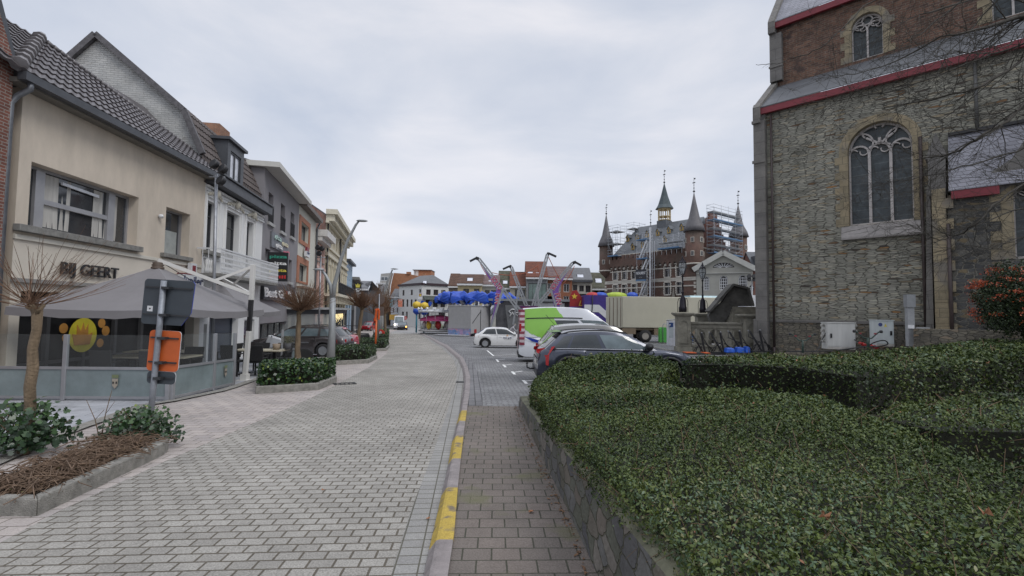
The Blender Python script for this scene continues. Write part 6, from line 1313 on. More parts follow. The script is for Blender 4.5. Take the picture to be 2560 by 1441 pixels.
  m = MB(); m.box(hl-.02, hl+.02, -.45, .45, .45, .62); m.build('grille', plas, t)
 if rails:
  for s_ in (-1, 1):
   pts = [side(u, 1, s_)*1.0+Vector((0, -s_*.05, .035 if .02 < u < .98 else .0)) for u in [.02+.96*i/10 for i in range(11)]]
   MB().tube(pts, .018, 6).build('roof_rail', black_m, t)
 return t, side, hw
def gp(x, y, dz=PZ): return (x, y, gz(y)+dz)
# dark crossover nearest the hedge
def suv_tail(m, s_):
 xr = -2.12; m.hexa([(xr-.01, s_*.52, .84), (xr+.22, s_*.885, .70), (xr+.22, s_*.80, .70), (xr+.04, s_*.52, .84), (xr-.0, s_*.50, .92), (xr+.45, s_*.872, 1.02), (xr+.45, s_*.78, 1.02), (xr+.05, s_*.50, .92)])
 m.hexa([(xr+.03, s_*.80, .60), (xr+.28, s_*.90, .52), (xr+.28, s_*.82, .52), (xr+.06, s_*.72, .60), (xr+.05, s_*.80, .78), (xr+.30, s_*.892, .80), (xr+.30, s_*.80, .80), (xr+.08, s_*.72, .78)])
t, sd_, hw_ = car('parked_car', 'dark blue grey crossover car right behind the near hedge, tow hook at its rear', 'car', gp(2.78, 13.4), R(1.5), paint('paint_dark_blue_grey', (.048, .055, .078), rough=.25, metal=.5), 4.22, 1.80, 1.42, 2.58,
 [(-2.12, .64), (-2.05, .87), (-1.9, .95), (-1.2, .96), (.75, .94), (1.25, .93), (1.75, .86), (2.0, .76), (2.11, .58)], (-1.95, 1.05), (-1.50, .28), wr=.34, wins=((.075, .19), (.215, .505), (.545, .93, cgl_l)), rails=True, cladding=mat('cladding_dark', (.03, .033, .045), rough=.45), tail=suv_tail, trange=(.09, .83), beltline=True, group='cars parked on the square')
m = MB(); m.tube([(-2.1, -.0, .36), (-2.25, 0, .34), (-2.34, 0, .38), (-2.34, 0, .46)], .022, 6); m.lathe([(0, -.04), (.035, 0), (0, .04)], (-2.34, 0, .49), n=8); m.build('tow_hook', black_m, t)
m = MB(); m.hexa([(-1.72, -.62, 1.34), (-1.45, -.62, 1.38), (-1.45, .62, 1.38), (-1.72, .62, 1.34), (-1.74, -.62, 1.37), (-1.45, -.62, 1.40), (-1.45, .62, 1.40), (-1.74, .62, 1.37)]); m.build('rear_spoiler', MC['paint_dark_blue_grey'], t)
for s_ in (-1, 1):
 m = MB();
 for w_ in (-1.27, 1.31):
  pts = [(w_+.41*math.cos(PI*k/12), s_*.905, .34+.41*math.sin(PI*k/12)) for k in range(13)]; m.tube(pts, .035, 5)
 m.build('wheel_arch_trim', plas, t)
# grey people carrier in the second row
car('parked_car', 'light grey people carrier between the dark crossover and the white green van', 'car', gp(3.05, 16.9), R(1), paint('paint_warm_grey', (.22, .215, .205), metal=.5), 4.30, 1.78, 1.61, 2.65,
 [(-2.15, .62), (-2.1, .88), (-1.98, 1.0), (.95, .98), (1.35, .95), (1.85, .85), (2.1, .72), (2.15, .55)], (-2.02, 1.35), (-1.62, .50), wins=((.05, .20, cgl_l), (.24, .56, cgl_l), (.60, .95, cgl_l)), group='cars parked on the square', trange=(.12, .80))
b_ = bpy.data.objects['parked_car.001']
m = MB(); m.tube([(-1.5, 0, 1.53), (-1.85, 0, 1.92)], .008, 4); m.build('aerial', black_m, b_)
# white van with green side
wv = paint('paint_van_white', (.66, .68, .72), rough=.3, metal=0.0); vg = paint('paint_van_green', (.24, .52, .06), rough=.35, metal=0.0); vb = paint('paint_van_blue', (.02, .04, .30), metal=0.0)
t, sd_, hw_ = car('parked_van', 'white high roof van with bright green side panel and striped rear doors', 'van', gp(2.95, 21.3), R(1), wv, 5.3, 1.95, 2.36, 3.1,
 [(-2.65, .7), (-2.62, 1.05), (-2.5, 1.10), (1.6, 1.10), (2.0, 1.06), (2.4, .95), (2.6, .80), (2.65, .6)], (-2.60, 2.05), (-2.48, .30), wr=.35, tumble=.13, wins=((.38, .66, None, (.20, .58)), (.70, .985, cgl_l, (.18, .60))), group='cars parked on the square', clear=.26, tail=lambda m, s_: m.box(-2.63, -2.55, s_*.86-.06, s_*.86+.10, .95, 1.65))
def sidepatch(poly, off, mm, nm, flip=-1):
 m = MB(); tri = tessellate_polygon([[Vector((u, v, 0)) for u, v in poly]])
 P = []
 for u, tt in poly: P.append(tuple(sd_(u, tt, flip, off)))
 b0 = 0; m.v += P
 for a in tri: m.face(a)
 m.build(nm, mm, t)
# large green area on the visible (right-hand) side, built as a fine grid that follows the panel
m = MB(); nU, nT = 44, 40
def ing(u, tt): # green shape in (u, t)
 top = u < .50+.03*(1-tt)*4*0+.06*(1-tt) and tt > .64
 low = u < .395 and tt <= .64 and ((u-.33)/.35)**2+((tt-.72)/.78)**2 < 1.0
 return (top or low) and u > .03 and (u-.03) > .06*max(0, (.5-tt))**1*3*0
for i in range(nU):
 for j in range(nT):
  u0, u1, t0, t1 = .03+.55*i/nU, .03+.55*(i+1)/nU, j/nT, (j+1)/nT
  if ing((u0+u1)/2, (t0+t1)/2) and ((u0-.30)/.30)**2+max(0, .62-t0)**2*1.9 < 1.05:
   m.sm = True; m.poly([sd_(u0, t0, -1, .006), sd_(u1, t0, -1, .006), sd_(u1, t1, -1, .006), sd_(u0, t1, -1, .006)])
m.build('green_panel', vg, t)
m = MB(); m.poly([(-2.45, -.985, 1.12), (-2.1, -.985, .92), (-1.6, -.985, .78), (-1.1, -.985, .80), (-1.1, -.985, .86), (-1.6, -.985, .90), (-2.1, -.985, 1.05)]); m.build('blue_swoosh', vb, t)
pts = [sd_(u, .66, -1, .012) for u in [.05+.7*i/10 for i in range(11)]]; MB().tube(pts, .022, 5).build('side_rail', black_m, t)
m = MB(); m.use(mat('stripe_maroon', (.20, .03, .05), rough=.4)); m.use(mat('stripe_white', (.50, .42, .44), rough=.4))
for i in range(13):
 for j in range(26):
  m.cur = int((i*.9+j*.8)//1.6) % 2; y0_ = -.86+1.72*i/13; y1_ = y0_+1.72/13; z0_ = .55+1.68*j/26; z1_ = z0_+1.68/26; xk = -2.675+.11*max(0, (z0_-1.1)/1.2); m.poly([(xk, y0_, z0_), (xk, y1_, z0_), (xk, y1_, z1_), (xk, y0_, z1_)])
for j in range(26):
 z0_ = .75+1.5*j/26; z1_ = z0_+1.5/26; m.cur = (j//2) % 2
 for s_ in (-1, 1):
  y_ = lambda z: s_*(.978 if z < 1.08 else .95-.12*(z-1.08)); m.poly([(-2.66+.03, y_(z0_), z0_), (-2.42, y_(z0_)*1.004, z0_), (-2.40, y_(z1_)*1.004, z1_), (-2.63, y_(z1_), z1_)])
m.build('rear_stripes', None, t)
# white hatchback
t, sd_, hw_ = car('parked_car', 'small white hatchback with an orange logo on its front door', 'car', gp(-.60, 34.6), R(1), paint('paint_white', (.70, .70, .69), rough=.25, metal=0), 4.05, 1.74, 1.44, 2.54,
 [(-2.02, .60), (-1.98, .92), (-1.85, .98), (.75, .93), (1.2, .90), (1.75, .80), (1.95, .68), (2.02, .52)], (-1.80, 1.10), (-1.28, .28), wins=((.11, .46), (.49, .93)), group='cars parked on the square', wheel_rim=rim_m)
m = MB(); m.use(mat('logo_orange', (.65, .28, .04))); m.prism([(.22, .86), (.30, .96), (.38, .86), (.33, .86), (.30, .90), (.27, .86)], -.885, -.880); m.build('door_logo', None, t)
text('best grill', .15, mat('navy', (.01, .02, .09)), t, (.02, -.884, .70), ext=.002, bold=.004, width=.56); text('www.bestgrill.be', .055, black_m, t, (.05, -.884, .60), ext=.002, width=.5)
m = MB()
for s_ in (-1, 1):
 for w_ in (-1.25, 1.29): m.tube([(w_+.39*math.cos(PI*k/10), s_*.872, .33+.39*math.sin(PI*k/10)) for k in range(11)], .03, 5)
m.build('wheel_arch_trim', plas, t)
# cars parked on the left forecourt
car('parked_car', 'dark brown grey estate car parked nose towards the houses behind the street tree', 'car', gp(-10.25, 23.7, .01), R(181), paint('paint_brown_grey', (.075, .066, .066), metal=.5), 4.55, 1.80, 1.50, 2.65,
 [(-2.27, .62), (-2.22, .90), (-2.05, .98), (.80, .95), (1.3, .93), (1.95, .82), (2.2, .68), (2.27, .52)], (-2.05, 1.25), (-1.68, .35), wins=((.045, .27, cgl_l), (.31, .56, cgl_l), (.60, .95, cgl_l)), group='cars parked at the houses', trange=(.13, .80), rails=True)
car('parked_car', 'faded pink red hatchback half hidden beyond the estate car', 'car', gp(-10.55, 26.3, .01), R(180), paint('paint_pink_red', (.40, .06, .09), metal=.1), 4.0, 1.72, 1.46, 2.5,
 [(-2.0, .60), (-1.95, .92), (-1.85, .97), (.75, .93), (1.2, .90), (1.75, .80), (1.95, .66), (2.0, .52)], (-1.80, 1.10), (-1.35, .28), wins=((.08, .45, cgl_l), (.49, .93, cgl_l)), group='cars parked at the houses')
# traffic at the end of the street
P = G(1092, 829)
t, sd_, hw_ = car('pickup_truck', 'olive pickup truck parked between the road and the children carousel', 'pickup truck', (P.x-.2, P.y+1.2, P.z+.01), R(182), paint('paint_olive', (.26, .28, .20), metal=.2), 5.2, 1.9, 1.85, 3.1,
 [(-2.6, .9), (-2.55, 1.10), (-.6, 1.12), (1.2, 1.12), (1.8, 1.08), (2.4, 1.0), (2.6, .75)], (-.7, 1.35), (-.5, .75), wr=.42, wins=((.06, .45), (.5, .92)), clear=.45)
P = G(975, 826)
car('delivery_van', 'white van with lit headlights coming down the street', 'van', (P.x+.2, P.y+6, P.z), R(-78), wv, 5.6, 2.0, 2.5, 3.3, [(-2.8, .7), (-2.75, 1.1), (1.7, 1.15), (2.3, 1.05), (2.7, .85), (2.8, .6)], (-2.7, 2.0), (-2.6, 1.2), wr=.36, tumble=.1, wins=((.75, .97),), detail=False)
P = G(990, 826)
car('moving_car', 'small black car with one orange lamp right of the white van', 'car', (P.x+.6, P.y+2.5, P.z), R(-80), paint('paint_black', (.02, .02, .023)), 4.2, 1.75, 1.45, 2.5, [(-2.1, .6), (-2.0, .9), (.8, .92), (1.8, .82), (2.1, .55)], (-1.8, 1.0), (-1.3, .3), wins=((.1, .45), (.5, .93)), detail=False, mirror=False)
m = MB(); m.lathe([(.0, .0), (.12, .01), (.12, .04)], (2.12, .7, .62), n=10, axis='X'); m.build('indicator', mat('lit_orange', (1, .45, .08), emit=6.0), bpy.data.objects['moving_car'])
m = MB(); m.lathe([(.0, .0), (.14, .01), (.14, .04)], (2.83, -.75, .9), n=10, axis='X'); m.lathe([(.0, .0), (.14, .01), (.14, .04)], (2.83, .75, .9), n=10, axis='X'); m.build('lit_headlight', mat('lit_warm', (1, .85, .6), emit=5.0), bpy.data.objects['delivery_van'])
P = G(925, 828)
car('parked_car', 'bright red car far up the left side of the street', 'car', (P.x-.4, P.y+1, P.z), R(-95), paint('paint_red', (.35, .02, .03)), 4.1, 1.75, 1.5, 2.5, [(-2.1, .6), (-2.0, .9), (.8, .92), (1.8, .82), (2.1, .55)], (-1.8, 1.0), (-1.3, .3), wins=((.1, .45), (.5, .93)), detail=False, mirror=False, group='cars parked at the houses')
# ---------------- beige box truck
Yt = 47.0; A_ = D(1556, 848, Yt); B_ = D(1790, 845, Yt); zt_ = D(1556, 742, Yt).z; gt = A_.z-.35
fK = Fr(A_.x, A_.y, 1, .02, z=gz(Yt)+PZ); xk = lambda px: fK.at(px, 800)[0]; zk_ = lambda py: fK.at(1600, py)[1]
t = thing('box_truck', 'long beige fairground box truck with brown skirt behind the grey cars', 'truck', tuple(fK.o), fK.rz); bei = mat('truck_beige', (.50, .48, .385), rough=.55, var=.07, scale=.5); brw = mat('truck_brown', (.20, .155, .105), rough=.7, var=.15)
Lk = xk(1740); MB().box(-.0, Lk+3.5, 0, 2.5, zk_(820), zk_(742)).build('box_body', bei, t, bevel=.05)
rr = fK.local(D(1516, 742, Yt+2.2)); m = MB(); m.use(bei); m.hexa([(-.01, 0, zk_(820)), (-.01, 2.4, zk_(820)), (rr.x, 2.4, zk_(820)), (rr.x, 1.6, zk_(820)), (-.01, 0, zk_(742)), (-.01, 2.4, zk_(742)), (rr.x, 2.4, zk_(742)), (rr.x, 1.6, zk_(742))]); m.build('rear_door', None, t)
m = MB();
for f_ in (.12, .36, .62, .88):
 x = rr.x*f_; y = 1.6*f_; m.tube([(x, y-.04, zk_(818)), (x, y-.04, zk_(745))], .03, 5)
m.build('door_bar', mat('rust_bar', (.16, .10, .07)), t)
m = MB(); m.box(0.0, xk(1590), .05, 2.4, zk_(836), zk_(821)); m.box(xk(1636), Lk+3.4, .05, 2.4, zk_(838), zk_(821)); m.box(xk(1590), xk(1636), .2, 2.3, zk_(826), zk_(821)); m.build('skirt', brw, t)
m = MB();
for k in range(5): m.box(xk(1519+k*7), xk(1519+k*7+4), 1.35, 1.37, zk_(819), zk_(813))
m.build('hazard_stripe', mat('hazard_orange', (.55, .25, .06)), t)
wz = zk_(834); wr_ = .62
for x in (xk(1614), xk(1575)):
 for y in (.2, 2.2):
  w_ = thing('wheel', None, None, (x if x > xk(1600) else x, y, wr_)); w_.parent = t; m = MB(); m.lathe([(wr_*.55, -.15), (wr_, -.12), (wr_, .12), (wr_*.55, .15)], n=24, axis='Y', cap=False); m.build('tyre', tyre_m, w_); m = MB(); m.lathe([(wr_*.56, -.14), (wr_*.4, -.10), (.05, -.13)], n=16, axis='Y'); m.build('rim', mat('dull_rim', (.30, .28, .25)), w_)
 break
m = MB(); m.hexa([(Lk+3.5, .1, .9), (Lk+5.6, .1, .9), (Lk+5.6, 2.4, .9), (Lk+3.5, 2.4, .9), (Lk+3.5, .1, zk_(752)), (Lk+4.9, .1, zk_(785)), (Lk+4.9, 2.4, zk_(785)), (Lk+3.5, 2.4, zk_(752))]); m.build('driver_cab', bei, t, bevel=.06)
m = MB(); m.box(Lk+3.7, Lk+4.4, .08, .099, zk_(806), zk_(786)); m.build('cab_window', cgl_m, t)
# ================================================================ VEGETATION
def leaf_mesh(name, P, Nv, S, m, parent=None, wid=.42, lay=.7, six=False, rnd=None, loc=None, cup=.18):
 n = len(P);
 A = RNG.normal(size=(n, 3)); Nn = Nv*lay+RNG.normal(size=(n, 3))*(1-lay)*1.0; Nn /= np.linalg.norm(Nn, axis=1, keepdims=True)+1e-9
 A -= (A*Nn).sum(1, keepdims=True)*Nn; A /= np.linalg.norm(A, axis=1, keepdims=True)+1e-9; B = np.cross(Nn, A)
 S = S[:, None]
 if six: pts = [P-A*S*.5, P-A*S*.12+B*S*wid*.5+Nn*S*cup*.5, P+A*S*.24+B*S*wid*.40+Nn*S*cup*.5, P+A*S*.5, P+A*S*.24-B*S*wid*.40+Nn*S*cup*.5, P-A*S*.12-B*S*wid*.5+Nn*S*cup*.5]; k = 6
 else: pts = [P-A*S*.5, P+B*S*wid*.5+Nn*S*cup*.4, P+A*S*.5, P-B*S*wid*.5+Nn*S*cup*.4]; k = 4
 V = np.stack(pts, 1).reshape(-1, 3).astype(np.float32)
 me = bpy.data.meshes.new(name); me.vertices.add(n*k); me.vertices.foreach_set('co', V.ravel()); me.loops.add(n*k); me.loops.foreach_set('vertex_index', np.arange(n*k, dtype=np.int32))
 me.polygons.add(n); me.polygons.foreach_set('loop_start', np.arange(0, n*k, k, dtype=np.int32)); me.polygons.foreach_set('loop_total', np.full(n, k, dtype=np.int32))
 me.update(calc_edges=True)
 at = me.attributes.new('rnd', 'FLOAT', 'FACE'); at.data.foreach_set('value', (RNG.random(n) if rnd is None else rnd).astype(np.float32))
 me.materials.append(m); o = bpy.data.objects.new(name, me); COL.objects.link(o)
 if parent: o.parent = parent
 if loc is not None: o.location = loc
 return o
def vnoise(x, y, s, seed=0):
 r = np.random.default_rng(seed); v = 0
 for k in range(6):
  a = r.uniform(0, 2*PI); f = s*r.uniform(.5, 2.2); v = v+np.sin((x*math.cos(a)+y*math.sin(a))*f+r.uniform(0, 6.28))*r.uniform(.5, 1)
 return v/4
hedge_top = leafmat('hedge_leaf', [(0, (.010, .022, .008)), (.25, (.026, .047, .012)), (.5, (.056, .084, .018)), (.68, (.095, .122, .024)), (.84, (.060, .105, .056)), (.95, (.11, .15, .09)), (.985, (.20, .20, .10)), (1, (.22, .10, .05))], rough=.5, spec=.35)
hedge_core = mat('hedge_core', (.012, .013, .007), rough=1, var=.5, scale=8)  # near-black filler colour, standing in for shade deep between the leaves
twig_m = mat('twig', (.13, .085, .05), rough=.9, var=.3, scale=20)
def tri_sample(T, n):
 T = np.array(T); a = np.linalg.norm(np.cross(T[:, 1]-T[:, 0], T[:, 2]-T[:, 0]), axis=1)/2; idx = RNG.choice(len(T), n, p=a/a.sum())
 u = RNG.random(n); v = RNG.random(n); f = u+v > 1; u[f] = 1-u[f]; v[f] = 1-v[f]
 t = T[idx]; return t[:, 0]+(t[:, 1]-t[:, 0])*u[:, None]+(t[:, 2]-t[:, 0])*v[:, None], a.sum(), idx
def hedge(name, label, poly, zbase, dens, seed, smin=.024, lumps=.05, group=None, maxd=1e9, twigs=0, sidelay=.5):
 """poly: [(X, Y, ztop)] outline of the clipped top"""
 t = thing(name, label, 'hedge', (poly[0][0], poly[0][1], zbase), 0, group); O = np.array(t.location)
 tri = tessellate_polygon([[Vector((p[0], p[1], 0)) for p in poly]]); pp = np.array(poly, float)
 # outline orientation
 ar = sum(pp[i][0]*pp[(i+1) % len(pp)][1]-pp[(i+1) % len(pp)][0]*pp[i][1] for i in range(len(pp))); sg = 1 if ar > 0 else -1
 cen = pp.mean(0)
 ins = []
 n = len(pp)
 for i in range(n):
  e1 = pp[i]-pp[i-1]; e2 = pp[(i+1) % n]-pp[i]; n1 = np.array([-e1[1], e1[0]])*sg; n2 = np.array([-e2[1], e2[0]])*sg
  n1 /= np.linalg.norm(n1)+1e-9; n2 /= np.linalg.norm(n2)+1e-9; d = n1+n2; d /= max(.5, np.linalg.norm(d)); ins.append([pp[i][0]+d[0]*.09, pp[i][1]+d[1]*.09, pp[i][2]-.075])
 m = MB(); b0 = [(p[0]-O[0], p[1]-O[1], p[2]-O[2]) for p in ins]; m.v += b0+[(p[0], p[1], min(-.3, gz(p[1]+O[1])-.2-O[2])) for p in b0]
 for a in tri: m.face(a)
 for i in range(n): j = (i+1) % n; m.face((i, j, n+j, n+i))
 m.build('dark_core', hedge_core, t)  # inner solid, no stems: its dark colour reads as shade behind the leaves
 Ps, Ns, Ds = [], [], []
 def add(T, nrm, d):
  T = np.array(T); c = T.mean(1);
  # subdivide density by distance from the camera
  smp, area, idx = tri_sample(T, 1)
  N_ = int(area*d);
  if N_ < 3: return
  smp, area, idx = tri_sample(T, N_); dist = np.maximum(1.2, np.linalg.norm(smp-np.array([0, 0, 1.6]), axis=1))
  keep = RNG.random(N_) < np.minimum(1, (2.6/dist)**1.25); smp = smp[keep]; dist = dist[keep]
  Ps.append(smp); Ns.append(np.tile(nrm, (len(smp), 1))); Ds.append(dist)
 add([[pp[i] for i in a] for a in tri], np.array([0, 0, 1.0]), dens)
 for i in range(n):
  j = (i+1) % n; e = pp[j]-pp[i]; nr = np.array([e[1], -e[0], 0])*sg; nr = nr/(np.linalg.norm(nr)+1e-9)
  zb = lambda p: np.array([p[0], p[1], gz(p[1])+(.12 if p[0] > interp(WR, p[1])+.8 or p[1] > YW else .14+.5*max(0, 1-p[1]/11))]); add([[pp[i], pp[j], zb(pp[j])], [pp[i], zb(pp[j]), zb(pp[i])]], nr, dens*.7)  # sides leafed more thinly, so the dark core shows through as their shade
 P = np.concatenate(Ps); Nv = np.concatenate(Ns); Dd = np.concatenate(Ds)
 lump = vnoise(P[:, 0]*1.0, P[:, 1]*1.0+P[:, 2]*2, 5, seed)*lumps+vnoise(P[:, 0], P[:, 1]+P[:, 2], 19, seed+1)*lumps*.9
 dep = np.abs(RNG.normal(size=len(P)))*.055-.02
 stick = (RNG.random(len(P)) < .035)*RNG.random(len(P))*.09
 off = lump-dep+stick
 P = P+Nv*off[:, None]
 # round the shoulders: pull near-edge top leaves down a little is done by the lumps
 S = np.maximum(smin, .0052*Dd)*RNG.uniform(.65, 1.35, len(P)); S = np.minimum(S, .085)
 tone = np.clip(.5+.5*vnoise(P[:, 0], P[:, 1], 1.6, seed+5)*.85+RNG.normal(size=len(P))*.16, 0, .985); tone = np.where(RNG.random(len(P)) < .003, 1.0, tone)
 near = Dd < 5.5
 if near.any(): leaf_mesh('foliage', (P-O)[near], Nv[near], S[near], hedge_top, t, wid=.46, lay=.45, six=True, rnd=tone[near])
 if (~near).any(): leaf_mesh('foliage' if not near.any() else 'far_foliage', (P-O)[~near], Nv[~near], S[~near], hedge_top, t, wid=.55, lay=.4, rnd=tone[~near])
 if twigs:
  m = MB(); sel = RNG.choice(len(P), twigs, p=(Dd**-1.2)/((Dd**-1.2).sum()))
  for i in sel:
   p = Vector(P[i]-O); d = Vector(Nv[i])*.6+Vector(RNG.normal(size=3))*.45; d.normalize(); l = random.uniform(.05, .17); r_ = max(.0011, .0007*Dd[i])
   m.tube([p-d*.04, p+d*l*.5+Vector((0, 0, .004)), p+d*l], [r_, r_*.8, r_*.5], 4, cap=False)
  tag(m.build('twigs', twig_m, t), kind='stuff')
 return t
HA = [(.82, -.6, .78), (.74, .6, .78), (.64, 2, .73), (.49, 4, .66), (.39, 6, .56), (.34, 8.0, .42), (.55, 9.4, .36), (1.1, 10.9, .50), (2.2, 12.0, .60), (3.3, 12.0, .60), (3.75, 10.8, .52), (3.0, 9.4, .48), (2.35, 8.0, .50), (2.45, 6.9, .52), (3.1, 6.9, .56), (3.9, 6.2, .58), (3.66, 4.85, .61), (3.38, 4.2, .64), (3.2, 3.4, .66), (3.25, 2.2, .70), (3.3, .9, .72), (3.3, -.6, .75)]
hedge('garden_hedge', 'wide clipped glossy green hedge filling the right foreground above the stone wall', HA, .1, 11500, 3, smin=.0195, lumps=.05, twigs=900, group=None)
HBk = [(3.0, 8.5, .78), (3.6, 8.55, .79), (4.7, 8.0, .80), (4.95, 6.9, .80), (6.0, 7.5, .80), (8.5, 9.0, .78), (11.5, 10.7, .80), (24, 18, .85), (24, 22.5, .85), (11, 13.0, .78), (6.2, 10.2, .75), (5.4, 10.7, .74), (3.7, 9.6, .73)]
hedge('back_hedge', 'long darker hedge zigzagging across in front of the church forecourt', HBk, -.1, 5200, 11, smin=.03, lumps=.045, twigs=160)
HC = [(3.45, 4.5, .71), (3.55, 4.05, .71), (4.4, 4.0, .72), (9, 4.2, .74), (9, 6.4, .75), (5.4, 5.6, .73), (3.9, 4.95, .71)]
hedge('side_hedge', 'short hedge arm at the right edge between the near hedge and the dark gap', HC, .0, 6500, 21, smin=.028, lumps=.04, twigs=160)
for i, (px, py, z, lab) in enumerate([(2062, 1325, .76, 'big curled brown oak leaf lying on the near hedge'), (1485, 958, .55, 'pale dry leaf on the far left part of the near hedge'), (2465, 1315, .74, 'brown torn leaf on the hedge near the right edge of the picture')]):
 P = Wz(px, py, z); m = MB(); n = 9
 ring = [Vector((math.cos(2*PI*k/n)*.026*(1 if k % 2 else .6), math.sin(2*PI*k/n)*.019*(1 if k % 2 else .6), .01+.02*math.sin(k*2.1))) for k in range(n)]
 for k in range(n): m.poly([(0, 0, 0), ring[k], ring[(k+1) % n]])
 o = m.build('fallen_leaf', MC['fallen_leaf_m'], loc=P+Vector((0, 0, .05))); o.rotation_euler = (.5, .3, i); tag(o, lab, 'leaf')
# ---------------------------------------------------------------- planters with ivy and clipped low hedges
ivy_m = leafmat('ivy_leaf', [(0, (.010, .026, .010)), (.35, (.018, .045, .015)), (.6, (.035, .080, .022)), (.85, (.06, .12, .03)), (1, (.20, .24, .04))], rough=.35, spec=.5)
box_m = leafmat('planter_leaf', [(0, (.010, .022, .009)), (.4, (.022, .045, .014)), (.8, (.045, .080, .022)), (1, (.10, .13, .04))], rough=.4)
dead_m = mat('dead_stem', (.135, .09, .06), rough=1, var=.45, scale=14)
def ivyleaves(name, P, S, m, parent, rnd=None):
 """five-pointed ivy leaves"""
 n = len(P); A = RNG.normal(size=(n, 3)); Nn = np.array([0.25, -.75, .6])+RNG.normal(size=(n, 3))*.55; Nn /= np.linalg.norm(Nn, axis=1, keepdims=True); A -= (A*Nn).sum(1, keepdims=True)*Nn; A /= np.linalg.norm(A, axis=1, keepdims=True); B = np.cross(Nn, A); S = S[:, None]
 out = [(-.45, 0), (-.25, .42), (.05, .22), (.15, .50), (.55, .0), (.15, -.50), (.05, -.22), (-.25, -.42)]; k = 8
 V = np.stack([P+A*S*a+B*S*b_+Nn*S*(.12 if abs(b_) > .3 else 0) for a, b_ in out], 1).reshape(-1, 3).astype(np.float32)
 me = bpy.data.meshes.new(name); me.vertices.add(n*k); me.vertices.foreach_set('co', V.ravel()); me.loops.add(n*k); me.loops.foreach_set('vertex_index', np.arange(n*k, dtype=np.int32)); me.polygons.add(n); me.polygons.foreach_set('loop_start', np.arange(0, n*k, k, dtype=np.int32)); me.polygons.foreach_set('loop_total', np.full(n, k, dtype=np.int32)); me.update(calc_edges=True)
 at = me.attributes.new('rnd', 'FLOAT', 'FACE'); at.data.foreach_set('value', (RNG.random(n) if rnd is None else rnd).astype(np.float32)); me.materials.append(m); o = bpy.data.objects.new(name, me); COL.objects.link(o); o.parent = parent; return o
def planter(pts, h, label, wdt=.14, name='planter'):
 """raised bed: closed outline of world points, kerb blocks with soil inside"""
 O = Vector((pts[0][0], pts[0][1], gz(pts[0][1]))); t = thing(name, label, 'planter', tuple(O)); n = len(pts)
 c = Vector((sum(p[0] for p in pts)/n, sum(p[1] for p in pts)/n)); m = MB(); m2 = MB(); ins = []
 L = [Vector((p[0], p[1])) for p in pts]
 for i in range(n):
  d1 = (L[i]-L[i-1]).normalized(); d2 = (L[(i+1) % n]-L[i]).normalized(); n1 = Vector((-d1.y, d1.x)); n2 = Vector((-d2.y, d2.x))
  k = (n1+n2); k = k/max(.6, k.length)*wdt*1.0; q_ = L[i]+k if (c-L[i]).dot(k) > 0 else L[i]-k; ins.append(q_)
 Z = lambda p, dz: (p.x-O.x, p.y-O.y, gz(p.y)-O.z+dz)
 for i in range(n):
  j = (i+1) % n; m.hexa([Z(L[i], -.05), Z(L[j], -.05), Z(ins[j], -.05), Z(ins[i], -.05), Z(L[i], h), Z(L[j], h), Z(ins[j], h), Z(ins[i], h)])
 m.build('kerb_blocks', kerb_g, t, bevel=.02); m2.prism([(p.x-O.x, p.y-O.y) for p in ins], 0, 1, 'xy'); m2.v = [(v[0], v[1], gz(v[1]+O.y)-O.z+(h-.05 if v[2] > .5 else -.04)) for v in m2.v]; m2.build('soil', soil, t); return t, ins, O
def bushbox(parent, O, poly, zt, n, m, size, seed=0, round_=.12):
 """leafy clipped mass over a polygon (local to O)"""
 P = []; c = sum((Vector((p[0], p[1])) for p in poly), Vector((0, 0)))/len(poly)
 tri = tessellate_polygon([[Vector((p[0], p[1], 0)) for p in poly]]); T = [[(poly[i][0], poly[i][1], 0) for i in a] for a in tri]
 smp, area, _ = tri_sample(T, int(n*.55)); z = zt+vnoise(smp[:, 0], smp[:, 1], 6, seed)*.035-np.abs(RNG.normal(size=len(smp)))*.05
 A = np.stack([smp[:, 0], smp[:, 1], z+np.array([gz(v) for v in smp[:, 1]])], 1); Nn = np.tile([0, 0, 1.], (len(A), 1));
 B = []; NB = []; per = [(Vector(poly[i][:2]), Vector(poly[(i+1) % len(poly)][:2])) for i in range(len(poly))]; tot = sum((b_-a).length for a, b_ in per)
 for a, b_ in per:
  k = int(n*.45*(b_-a).length/tot); u = RNG.random(k); x = a.x+(b_.x-a.x)*u; y = a.y+(b_.y-a.y)*u; zz = RNG.random(k)**.8*zt; d = (b_-a).normalized(); nn = Vector((d.y, -d.x));
  if nn.dot(c-(a+b_)/2) > 0: nn = -nn
  o_ = RNG.normal(size=k)*.03+.02; B.append(np.stack([x+nn.x*o_, y+nn.y*o_, zz+np.array([gz(v) for v in y])], 1)); NB.append(np.tile([nn.x, nn.y, .2], (k, 1)))
 P = np.concatenate([A]+B)-np.array(O); Nv = np.concatenate([Nn]+NB); rn = np.clip(RNG.normal(size=len(P))*.22+.45, 0, .95); rn = np.where(RNG.random(len(P)) < .03, 1, rn)
 core = MB(); core.prism([((p[0]-c.x)*.93+c.x-O.x, (p[1]-c.y)*.93+c.y-O.y) for p in poly], 0, 1, 'xy'); core.v = [(v[0], v[1], gz(v[1]+O.y)-O.z+(zt-.07 if v[2] > .5 else 0.05)) for v in core.v]; core.build('dark_core', hedge_core, parent)  # dark solid under the leaves, coloured as the shade inside the bush
 return leaf_mesh('foliage', P, Nv, RNG.uniform(.7, 1.3, len(P))*size, m, parent, wid=.8, lay=.45, rnd=rn)
xy = lambda px, py: (G(px, py).x, G(px, py).y)
